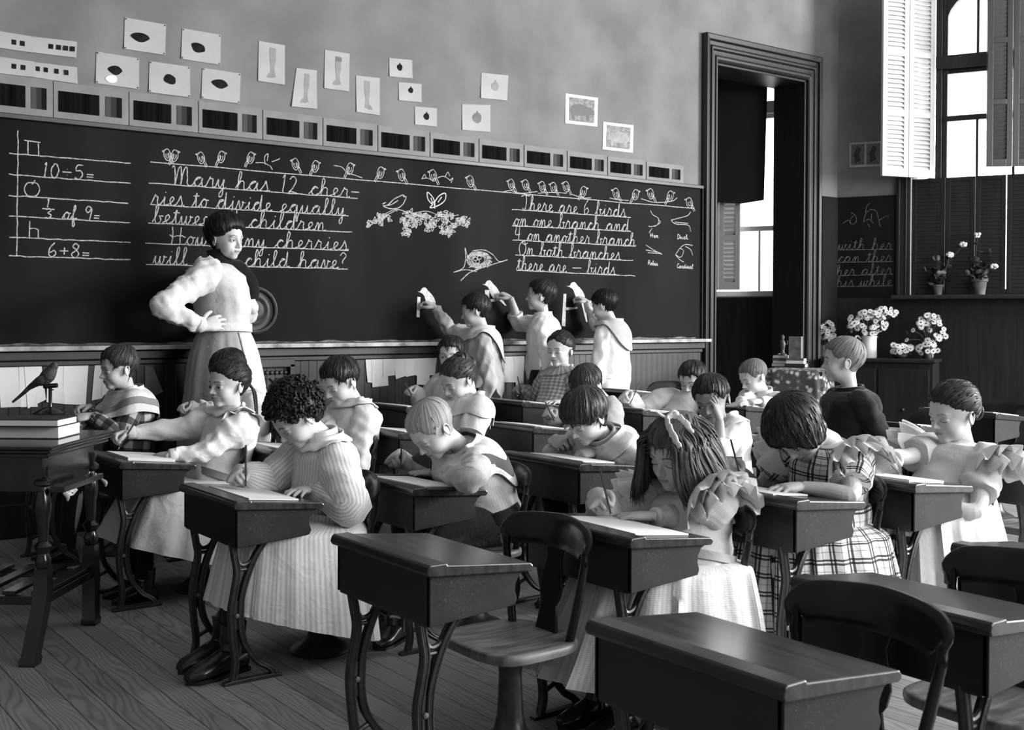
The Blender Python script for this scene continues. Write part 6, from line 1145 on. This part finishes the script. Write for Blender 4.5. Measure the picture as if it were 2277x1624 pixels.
# white front panel of the skirt
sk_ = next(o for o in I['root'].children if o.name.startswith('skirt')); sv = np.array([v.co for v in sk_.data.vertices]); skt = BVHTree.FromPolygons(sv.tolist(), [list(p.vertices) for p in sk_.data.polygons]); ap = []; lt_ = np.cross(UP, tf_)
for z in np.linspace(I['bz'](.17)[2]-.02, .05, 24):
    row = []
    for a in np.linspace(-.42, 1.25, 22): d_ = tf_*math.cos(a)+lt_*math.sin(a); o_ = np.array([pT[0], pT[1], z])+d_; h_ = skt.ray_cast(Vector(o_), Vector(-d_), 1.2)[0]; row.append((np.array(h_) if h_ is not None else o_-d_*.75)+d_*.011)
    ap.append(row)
ap = np.array(ap); ctr = ap.mean(1, keepdims=True); ap2 = ap-nrm(tf_)*.006; V = np.concatenate([ap, ap2[:, ::-1]], 1); obj_at(MB().loft(V, 0, True, True), 'white_panel', cloth('white_panel_cloth', .6), I['root'])
boots(I['root'], I['root'].location, [((pT[0]+tf_[0]*.08+s*.08, pT[1]+tf_[1]*.08), tf_) for s in (-1, 1)], k=1.15)
# ------------------------------------------------------------------ three boys drawing at the board
def board_boy(key, lab, head, hy, f, hand_px, other, topm, hairm, trm, hk, **k):
    Hc = PY(*head, hy); f = nrm((*f, 0)); l = np.cross(UP, f); pv = np.array([Hc[0]-f[0]*.03, Hc[1]-f[1]*.03-.02, Hc[2]-.60]); w = PY(*hand_px, -.115); sh = Hc-UP*.16
    I = person(key, lab, Hc, .205, f=f, pelvis=pv, hair=dict(kind='boy', t=.04, tf=.02, tb=.02, amp=.011), hairm=hairm, top='blouse', topm=topm, stand=True, bs=1.12, fold=.010, arms={1: dict(w=w, d=nrm((-.35, .75, .45)), n=nrm((.3, -.5, .8)), pose='hold'), -1: other(pv, f, l)}, **k)
    LG = [((pv[0]+s*l[0]*.07, pv[1]+s*l[1]*.07), f) for s in (-1, 1)]; boots(I['root'], I['root'].location, LG, k=.95); stockings(I, [q[0] for q in LG]); trousers(I, trm, legs=[q[0] for q in LG], end=.15)
    pz = I['pinch'][1]; c = thing('chalk_stick', hk, 'chalk', tuple(pz), 0, 'chalk sticks held at the board'); MB().tube([(-.008, -.012, -.012), (0, 0, 0), (.006, .018, .014)], .0045, 8).obj('stick', chalk_b, c); return I
hang = lambda pv, f, l: dict(w=pv+l*.20+f*.02-UP*.02, d=(0, 0, -1), n=l, pose='rest', e=pv+l*.23-f*.03+UP*.16)
I = board_boy('boy_board_a', 'leftmost boy at the chalkboard, grey blouse with a broad pale collar, arm raised', (1058, 690), -.36, (-.85, .52), (968, 684), hang, grey_c, hair_dark, dark_c, 'chalk held by the leftmost boy at the board', pitch=10, yaw=-4, sleeve='plain')
drape(I, cream_c, 'sailor_collar', lambda a: .11+.14*max(0, -math.cos(a))**2 if abs(a) > 1.3 else .13, .05, k=12, lift=.026)
I = board_boy('boy_board_b', 'middle boy at the chalkboard in a white shirt, arm hanging and one reaching up', (1203, 657), -.36, (-.72, .69), (1136, 664), hang, white_c, hair_dark, dark_c, 'chalk held by the middle boy at the board', pitch=-4, yaw=4, sleeve={1: 'rolled', -1: 'plain'}); band(I, white_c, 'collar', .056, .02)
fold_arm = lambda pv, f, l: dict(w=pv+f*.12+l*.06+UP*.14, d=nrm(f*.6-l*.6+UP*.2), n=nrm(f+UP*.4), pose='curl', e=pv+l*.2+f*.02+UP*.10)
I = board_boy('boy_board_c', 'rightmost boy at the chalkboard in white blouse and white breeches, face hidden', (1344, 678), -.36, (-.5, .86), (1306, 672), fold_arm, white_c, hair_black, white_c, 'chalk held by the rightmost boy at the board', pitch=14, yaw=-2, sleeve='plain')
drape(I, grey_c, 'cape_collar', lambda a: .10+.13*max(0, -math.cos(a))**1.5 if abs(a) > 1.2 else .10, .05, k=12, lift=.026); belt(I, white_c)
# ------------------------------------------------------------------ corner stand with books and stuffed bird
U_, V_ = nrm((.62, .785, 0)), nrm((.785, -.62, 0)); RU = np.stack([U_, V_, [0, 0, 1]], 1); TZ = .72
Bc = PZ(258, 957, TZ); st = thing('table_stand', 'dark turned-leg stand with a slatted lower shelf at the left edge', 'table', (Bc[0]-.4*V_[0]-.28*U_[0], Bc[1]-.4*V_[1]-.28*U_[1], 0)); SL = -Vector(st.location)
def so(mb, n, m, **k): o = mb.obj(n, m, st, **k); o.location = SL; return o
glossy = mat('glossy_black_wood', .004, .010, scale=5, stretch=(5, 5, .6), rough=.22, coat=.4)
c0 = Bc-.28*U_-.42*V_
mb = MB()
for dz_, ov, th in ((-.006, 0, .012), (-.018, -.008, .012), (-.032, -.02, .016)): mb.box(c0+UP*dz_, (.56+2*ov, .84+2*ov, th), RU)
so(mb, 'table_top', glossy, smooth=False, bevel=.004); so(MB().box(c0-UP*.10, (.44, .72, .12), RU), 'apron_panel', glossy, smooth=False, bevel=.003)
lp = [(.02, 0), (.026, .01), (.026, .03), (.018, .05), (.024, .06), (.03, .075), (.016, .09), (.02, .16), (.027, .20), (.028, .22), (.02, .26), (.014, .275), (.03, .285), (.03, .297), (.016, .31), (.02, .33), (.02, .345)]
for a, b, spl in ((-.20, -.065, -.10), (.20, -.065, .0), (-.20, -.78, -.05), (.20, -.78, 0)):
    t0 = c0+U_*a+V_*(b+.42); lg = MB(); lg.lathe(lp, t0+UP*.30-t0*UP, 20); t0 = t0*np.array([1, 1, 0])
    lg.loft([[t0+U_*(spl*q+sx_*w)+V_*sy_*w+UP*z for sx_, sy_ in ((-1, -1), (1, -1), (1, 1), (-1, 1))] for z, q, w in ((.0, 1, .026), (.02, .97, .028), (.03, .93, .024), (.16, .25, .024), (.22, 0, .024), (.30, 0, .022))]); so(lg, 'leg', glossy)
mb = MB()
for b in np.linspace(-.02, -.72, 8): mb.box(c0+V_*(b+.36)-UP*(TZ-.215), (.42, .045, .014), RU)
so(mb, 'shelf', glossy, smooth=False, bevel=.002); mb = MB()
for a in (-.20, .20): mb.box(c0+U_*a-UP*(TZ-.19), (.022, .74, .03), RU)
for b in (.355, -.355): mb.box(c0+V_*b-UP*(TZ-.19), (.4, .022, .03), RU)
so(mb, 'stretcher', glossy, smooth=False, bevel=.002)
p0 = c0+V_*.42-UP*.15; so(MB().box(p0-V_*.005-U_*.06, (.34, .05, .02), RU), 'side_ledge', glossy, smooth=False, bevel=.003)
for a in (-.235, .09): so(MB().tube(crom([p0+U_*a+V_*.02-UP*.01, p0+U_*a+V_*.034-UP*.022, p0+U_*a+V_*.034-UP*.036], 5), np.interp(np.linspace(0, 1, 11), [0, .5, 1], [.004, .008, .003]), 10), 'ledge_knob', paper, label='pale knob')
bk_cov = mat('book_cover_grey', .06, .14, scale=20, rough=.6); bk_dk = mat('book_cover_dark', .01, .03, scale=20, rough=.5); pages = mat('book_pages', .62, .74, scale=120, stretch=(.02, .02, 1), rough=.85)
def book(lab, c, R, w, l, th, cover, grp=None, z0=0.):
    """closed book lying flat: w along R[:,0], l along R[:,1], spine on -x side"""
    b = thing('book', lab, 'book', tuple(c), 0, grp); R = np.asarray(R); h = th/2
    mb = MB().box(R[:, 2]*(th-.0015), (w, l, .003), R).box(R[:, 2]*.0015, (w, l, .003), R).box(R[:, 2]*h-R[:, 0]*(w/2-.0015), (.003, l, th), R); mb.obj('cover', cover, b, smooth=False, bevel=.0012)
    MB().box(R[:, 2]*h+R[:, 0]*.001, (w-.01, l-.008, th-.006), R).obj('pages', pages, b, smooth=False); return b
n1 = PZ(131, 977, TZ); RB = np.stack([V_, U_, [0, 0, 1]], 1); w1, l1 = .30, .19
book('thick book lying on the dark stand under the thinner book', n1+U_*l1/2-V_*w1/2+UP*.001, RB, w1, l1, .044, bk_cov)
n2 = PZ(129, 951, TZ+.045); book('thinner book on the thick book carrying the stuffed bird', n2+U_*.085-V_*.115+UP*.0015, RB, .23, .165, .026, bk_dk)
ztop = TZ+.045+.0275; s0 = PZ(112, 920, ztop); hr = nrm(CR*np.array([1, 1, 0])); bd = hr*.0; kpx = float((s0-CP)@CF)/FPX
bs_ = thing('bird_specimen', 'stuffed dark long-tailed bird perched on a round black stand', 'stuffed bird', tuple(s0))
MB().lathe([(0, 0), (.062, 0), (.064, .004), (.05, .01), (.036, .018), (.02, .024), (.008, .026), (.0065, .04), (.0065, .095), (.0075, .1), (0, .1)], m=28).obj('stand', glossy, bs_); MB().tube([-hr*.024+UP*.101, hr*.026+UP*.1045], .0085, 12).obj('perch_bar', glossy, bs_)
bq = lambda x, y: hr*((x-112)*kpx)+UP*((918-y)*kpx); sp = [bq(28, 893), bq(52, 873), bq(70, 856), bq(84, 848), bq(98, 842), bq(108, 832), bq(115, 822), bq(119, 815), bq(122.5, 809), bq(125, 805)]
feather = mat('feather', .012, .045, scale=60, stretch=(1, 1, 1), rough=.7, bump=.5, bscale=120)
MB().loft(tube_rings(crom(sp, 5), np.interp(np.linspace(0, 1, 46), [0, .1, .25, .34, .45, .55, .66, .76, .86, .95, 1], np.array([2.5, 4, 6, 10, 14.5, 16, 12.5, 9.5, 9, 6, 1.5])*kpx), 18, up=UP)).obj('body', feather, bs_)
MB().tube([bq(126, 811), bq(131.5, 811.5)], [2.6*kpx, .4*kpx], 8).obj('beak', glossy, bs_); MB().ell(bq(124, 808)-np.cross(hr, UP)*-.0+nrm(CP-s0)*7*kpx, 1.3*kpx, m=8, n=6).obj('eye', mat('bead_eye', .3, rough=.1), bs_)
for s in (-1, 1):
    sd_ = np.cross(UP, hr)*s; MB().loft(tube_rings(crom([bq(112, 828)+sd_*9*kpx, bq(98, 842)+sd_*14*kpx, bq(82, 852)+sd_*10*kpx, bq(62, 866)+sd_*3*kpx], 5), np.interp(np.linspace(0, 1, 16), [0, .4, 1], [4*kpx, 9*kpx, 1.5*kpx]), 12, ab=(.35, 1), up=UP)).obj('wing', feather, bs_); MB().tube([bq(100, 852)+sd_*4*kpx, bq(108, 860)+sd_*5*kpx, bq(113, 864)+sd_*4*kpx, bq(118, 866)+sd_*4*kpx], 1.2*kpx, 6).obj('leg', glossy, bs_)
cr = PZ(158, 1078, .56); rgc = np.random.default_rng(4); mb = MB(); g_ = np.array([[V_*0+U_*x*.09+UP*(-.035*y)+V_*rgc.normal()*.006+UP*rgc.normal()*.005 for x in np.linspace(-.5, .5, 8)] for y in np.linspace(0, 1, 5)]); V = np.concatenate([g_, (g_-V_*.003)[:, ::-1]], 1); mb.loft(V, 0); o = mb.obj('crumpled_paper', paper_w, None, smooth=False); o.location = cr; tag(o, 'crumpled white paper wedged under the ledge of the dark stand', 'paper')
# ------------------------------------------------------------------ flower cabinet by the door
def onpl(x, y, off): return PP(x, y, W0+WN*off, WN)
zc = onpl(1935, 796, .22)[2]; sA, sB = -.02, .86
cab = thing('low_cabinet', 'dark low cabinet carrying the flower jugs beside the doorway', 'cabinet', tuple(wp(.4, -.2, 0)))
o = wbox(MB(), sA, sB, -.40, -.03, .06, zc-.03).obj('carcass', shaded_wood, cab, smooth=False, bevel=.004); o.location = -cab.location; o = wbox(MB(), sA-.02, sB+.02, -.43, -.03, zc-.03, zc).obj('cabinet_top', shaded_wood, cab, smooth=False, bevel=.006); o.location = -cab.location
o = wbox(MB(), sA, sB, -.38, -.05, 0, .06).obj('plinth', shaded_wood, cab, smooth=False); o.location = -cab.location
for a, b in ((sA+.03, .41), (.43, sB-.03)):
    o = wbox(MB(), a, b, -.415, -.40, .12, zc-.08).obj('door', shaded_wood, cab, smooth=False, bevel=.004); o.location = -cab.location
    MB().ell((0, 0, 0), .012).obj('knob', iron, o).location = wp((a+b)/2, -.425, zc*.5)
petal = mat('petal_white', .5, .68, scale=30, rough=.8); centre = mat('flower_centre', .03, rough=.8); leaf_m = mat('leaf_dark', .005, .018, scale=12, rough=.6); stem_m = mat('stem_dark', .03, rough=.7)
def flower_mesh():
    mb = MB(); 
    for i in range(11):
        a = i*2*math.pi/11; c, s = math.cos(a), math.sin(a); R = np.stack([[c, s, 0], [-s, c, 0], [0, 0, 1]], 1); mb.ell(np.array([c*.0125, s*.0125, .001]), (.0095, .0038, .0016), R, 6, 5, 0)
    mb.ell((0, 0, .001), (.0055, .0055, .0035), None, 8, 6, 1); return mb
fl0 = flower_mesh().obj('flower_head', [petal, centre], None); first = [True]
def bouquet(lab, vx, vy, off, zb, vase, spots, grp=None, rad=.016, spread=1., seed=0):
    """vase on a surface with daisies at photo-like offsets: spots = (du px, dv px) from the vase mouth, depth random"""
    base = onpl(vx, vy, off); base[2] = zb+.0005; b = thing('flower_vase', lab, 'flowers', tuple(base), 0, grp); rg = np.random.default_rng(seed); k = float((base-CP)@CF)/FPX
    vm, prof, hd = vase; mouth = UP*prof[-1][1]*.96; MB().lathe(prof+[(prof[-1][0]-.004, prof[-1][1]), (prof[-2][0]-.006, prof[-1][1]-.03), (0, prof[-1][1]-.03)], m=26).obj('vase', vm, b)
    if hd: MB().tube(crom([np.array([-prof[-1][0]*.9, .02, prof[-1][1]*.85]), np.array([-prof[-1][0]*1.5, .03, prof[-1][1]*1.0]), np.array([-prof[-1][0]*1.75, .03, prof[-1][1]*.72]), np.array([-prof[-1][0]*.95, .02, prof[-1][1]*.35])], 5)@np.stack([hr, np.cross(UP, hr), UP], 0), .009, 10).obj('handle', vm, b)
    st_, lf = MB(), MB(); hp = nrm(np.cross(UP, hr)); tw_ = nrm((CP-base)*np.array([1, 1, 0]))
    for dx, dy in spots:
        dp = rg.uniform(-.03, .09); p = mouth+hr*dx*k-UP*dy*k+tw_*dp; st_.tube(crom([mouth*.6, mouth+(p-mouth)*.35+UP*.02, p], 4), .002, 5)
        f = fl0 if first[0] else fl0.copy(); 
        if not first[0]: COL.objects.link(f)
        first[0] = False; f.parent = b; f.location = p; d = nrm(nrm(p-mouth)*.6+tw_*.9+rg.normal(size=3)*.25); f.rotation_euler = Vector(d).to_track_quat('Z', 'Y').to_euler(); s = rad/.0215*rg.uniform(.85, 1.2)*1.25; f.scale = (s, s, s)
    for i in range(int(len(spots)*1.2)):
        dx, dy = spots[rg.integers(len(spots))]; p = mouth+hr*(dx*.85+rg.normal()*6)*k-UP*(dy*.8+rg.normal()*6)*k-tw_*.03; lf.ell(p, (.022, .008, .003), np.linalg.qr(rg.normal(size=(3, 3)))[0], 6, 5)
    st_.obj('stems', stem_m, b)['kind'] = 'stuff'; lf.obj('leaves', leaf_m, b)['kind'] = 'stuff'; return b
rg = np.random.default_rng(12)
def cloud(n, cx, cy, rx, ry): 
    out = []
    for i in range(n): a, r = rg.uniform(0, 6.3), math.sqrt(rg.uniform(.05, 1)); out.append((cx+rx*r*math.cos(a), cy+ry*r*math.sin(a)))
    return out
jug = mat('white_enamel', .78, rough=.25, spec=.5); clear = mat('grey_glass', .1, rough=.15); dkv = mat('dark_vase', .02, rough=.4)
bouquet('tall white enamel jug full of daisies on the dark cabinet', 1933, 793, .22, zc, (jug, [(0, 0), (.058, 0), (.062, .01), (.06, .1), (.06, .165), (.066, .185)], True), cloud(62, 0, -32, 38, 26)+cloud(20, 32, -56, 30, 12)+cloud(8, -40, -34, 8, 20), rad=.02, seed=2)
bouquet('small bunch of daisies in a glass vase left of the white jug', 1830, 775, .18, zc, (clear, [(0, 0), (.03, 0), (.032, .01), (.026, .05), (.034, .1)], False), cloud(34, -2, -36, 28, 20)+cloud(5, 24, -14, 8, 12), rad=.02, seed=3)
bouquet('loose spray of daisies in a dark vase right of the white jug', 2062, 796, .2, zc, (dkv, [(0, 0), (.035, 0), (.04, .02), (.03, .09), (.036, .13)], False), cloud(26, 2, -48, 26, 18)+cloud(8, 30, -24, 14, 14)+cloud(16, 2, 8, 24, 22)+[(-32, -30), (-46, -8)], rad=.02, seed=4)
bouquet('low bowl of daisies between the white jug and the loose spray', 2000, 797, .24, zc, (dkv, [(0, 0), (.04, 0), (.06, .015), (.07, .04), (.072, .05)], False), cloud(28, 2, -10, 28, 10), rad=.019, seed=5)
# plants on the window sill
def sillplant(lab, px, h, m, r, blooms, seed):
    c = onpl(px[0], px[1], .08); c[2] = 1.3605; t = thing('potted_plant', lab, 'plant', tuple(c)); rg = np.random.default_rng(seed)
    MB().lathe([(0, 0), (r*.7, 0), (r*.95, h*.8), (r*1.1, h*.82), (r*1.1, h), (r*.95, h), (r*.9, h*.85), (0, h*.85)], m=22).obj('pot', m, t)
    sm, lf = MB(), MB()
    for i, (x, y) in enumerate(blooms):
        p = onpl(x, y, .08)-c; sm.tube(crom([(0, 0, h*.8), p*.5+np.array([rg.normal()*.02, rg.normal()*.02, h*.4]), p], 5), .003, 5); bm = MB()
        for j in range(16): d = rg.normal(size=3); d /= np.linalg.norm(d); bm.ell(p+d*np.array([.022, .022, .014]), (.014, .014, .009), np.linalg.qr(rg.normal(size=(3, 3)))[0], 7, 5)
        bm.obj('bloom', petal, t)
    for j in range(60): q = np.array([rg.normal()*.06, rg.normal()*.04, h+abs(rg.normal())*.13]); lf.ell(q, (.026, .018, .003), np.linalg.qr(rg.normal(size=(3, 3)))[0], 8, 5)
    sm.obj('stem', stem_m, t); o = lf.obj('leaves', leaf_m, t); o['kind'] = 'stuff'
sillplant('small pot on the window sill with two white blooms above it', (2085, 655), .085, mat('clay_pale', .05, .1, scale=12, rough=.8), .045, [(2112, 567), (2142, 544)], 5)
sillplant('larger pale wrapped pot on the window sill with a white bloom each side', (2178, 656), .13, mat('pot_wrap', .05, .13, scale=9, rough=.8), .06, [(2174, 523), (2210, 593)], 6)
# ------------------------------------------------------------------ little table with the flowered cloth
tc_ = PY(1776, 822, -.95); tz = tc_[2]; tb = thing('side_table', 'little side table under a flowered cloth in front of the doorway', 'table', (tc_[0], tc_[1], 0), .5)
MB().box((0, 0, tz-.02), (.42, .40, .03)).obj('table_top', dark_wood, tb, smooth=False)
for a in (-.17, .17):
    for b in (-.16, .16): MB().box((a, b, (tz-.035)/2), (.035, .035, tz-.036)).obj('leg', dark_wood, tb, smooth=False, bevel=.003)
a = np.linspace(0, 2*math.pi, 96, endpoint=False); rr_ = []; sgp = lambda v, p: np.sign(v)*np.abs(v)**p
for k, z, fl_ in ((.02, 0, 0), (.5, .001, 0), (.96, .002, 0), (1.0, -.004, .0), (1.03, -.03, .3), (1.06, -.10, .7), (1.1, -.18, 1), (1.12, -.235, 1.2)):
    w = 1+.035*fl_*np.sin(11*a+.6); rr_.append(np.stack([.225*k*w*sgp(np.cos(a), .35), .215*k*w*sgp(np.sin(a), .35), np.full(96, tz+.004+z-(.03*fl_*np.abs(np.cos(2*a)) if z < -.1 else 0))], 1))
def floral():
    m, nt, p = newmat('floral_cloth'); L = nt.links; p.inputs['Roughness'].default_value = .85; tc = N(nt, 'ShaderNodeTexCoord'); v = N(nt, 'ShaderNodeTexVoronoi', i_Scale=24.); L.new(tc.outputs['Object'], v.inputs['Vector']); n = N(nt, 'ShaderNodeTexNoise', i_Scale=40., i_Detail=4); L.new(tc.outputs['Object'], n.inputs[0])
    ad = N(nt, 'ShaderNodeMath', operation='MULTIPLY_ADD', i_1=.9); L.new(n.outputs['Fac'], ad.inputs[0]); L.new(v.outputs['Distance'], ad.inputs[2]); r = ramp(nt, [(.5, .62), (.7, .5), (.84, .14), (1, .05)]); L.new(ad.outputs[0], r.inputs[0]); L.new(r.outputs[0], p.inputs['Base Color']); return m
o = MB().loft(rr_, 0, True).obj('tablecloth', floral(), None); o.location = (tc_[0], tc_[1], 0); o.rotation_euler = (0, 0, .5); tag(o, 'flowered cloth draped over the little side table', 'tablecloth')
def onT(x, y): p = PZ(x, y, tz+.007); return p
def rz(a): return rotm((0, 0, 1), a)
pA = onT(1740, 815); z_ = tz+.0075
for i, (w, l, th, cv, an) in enumerate(((.10, .13, .022, pages, .3), (.09, .12, .02, pages, .38), (.09, .125, .018, bk_cov, .25), (.085, .12, .018, pages, .35))):
    book(('lowest', 'second', 'third', 'topmost')[i]+' pale book of the taller stack on the flowered cloth', (pA[0], pA[1], z_), rz(an), w, l, th, cv, 'books on the flowered cloth'); z_ += th+.001
zA = z_; pB = onT(1771, 817); z_ = tz+.0075
for i, (w, l, th, cv) in enumerate(((.11, .15, .026, bk_dk), (.1, .13, .024, pages), (.1, .13, .015, bk_cov))):
    book(('dark bottom book', 'white middle book', 'grey top book')[i]+' of the shorter stack on the flowered cloth', (pB[0], pB[1], z_), rz(.45), w, l, th, cv, 'books on the flowered cloth'); z_ += th+.001
fr = thing('picture_card', 'narrow pale card standing upright on the shorter book stack', 'card', (pB[0]-.01, pB[1], z_), .55); MB().box((0, 0, .08), (.012, .10, .16)).obj('card', bk_cov, fr, smooth=False); MB().box((-.007, -.045, .08), (.004, .012, .16)).obj('card_edge', pages, fr, smooth=False)
fg = thing('figurine', 'small dark figurine standing on the taller book stack', 'figurine', (pA[0], pA[1], zA)); MB().lathe([(0, 0), (.035, 0), (.035, .01), (.02, .016), (.014, .03), (.018, .06), (.022, .09), (.016, .11), (.01, .118), (.014, .13), (.014, .145), (.006, .156), (0, .157)], m=18).obj('figure', mat('bronze', .02, .09, scale=50, rough=.35), fg); MB().tube(crom([(.015, 0, .095), (.035, -.01, .085), (.03, -.02, .11)], 5), .006, 8).obj('arm', MATS['bronze'], fg)
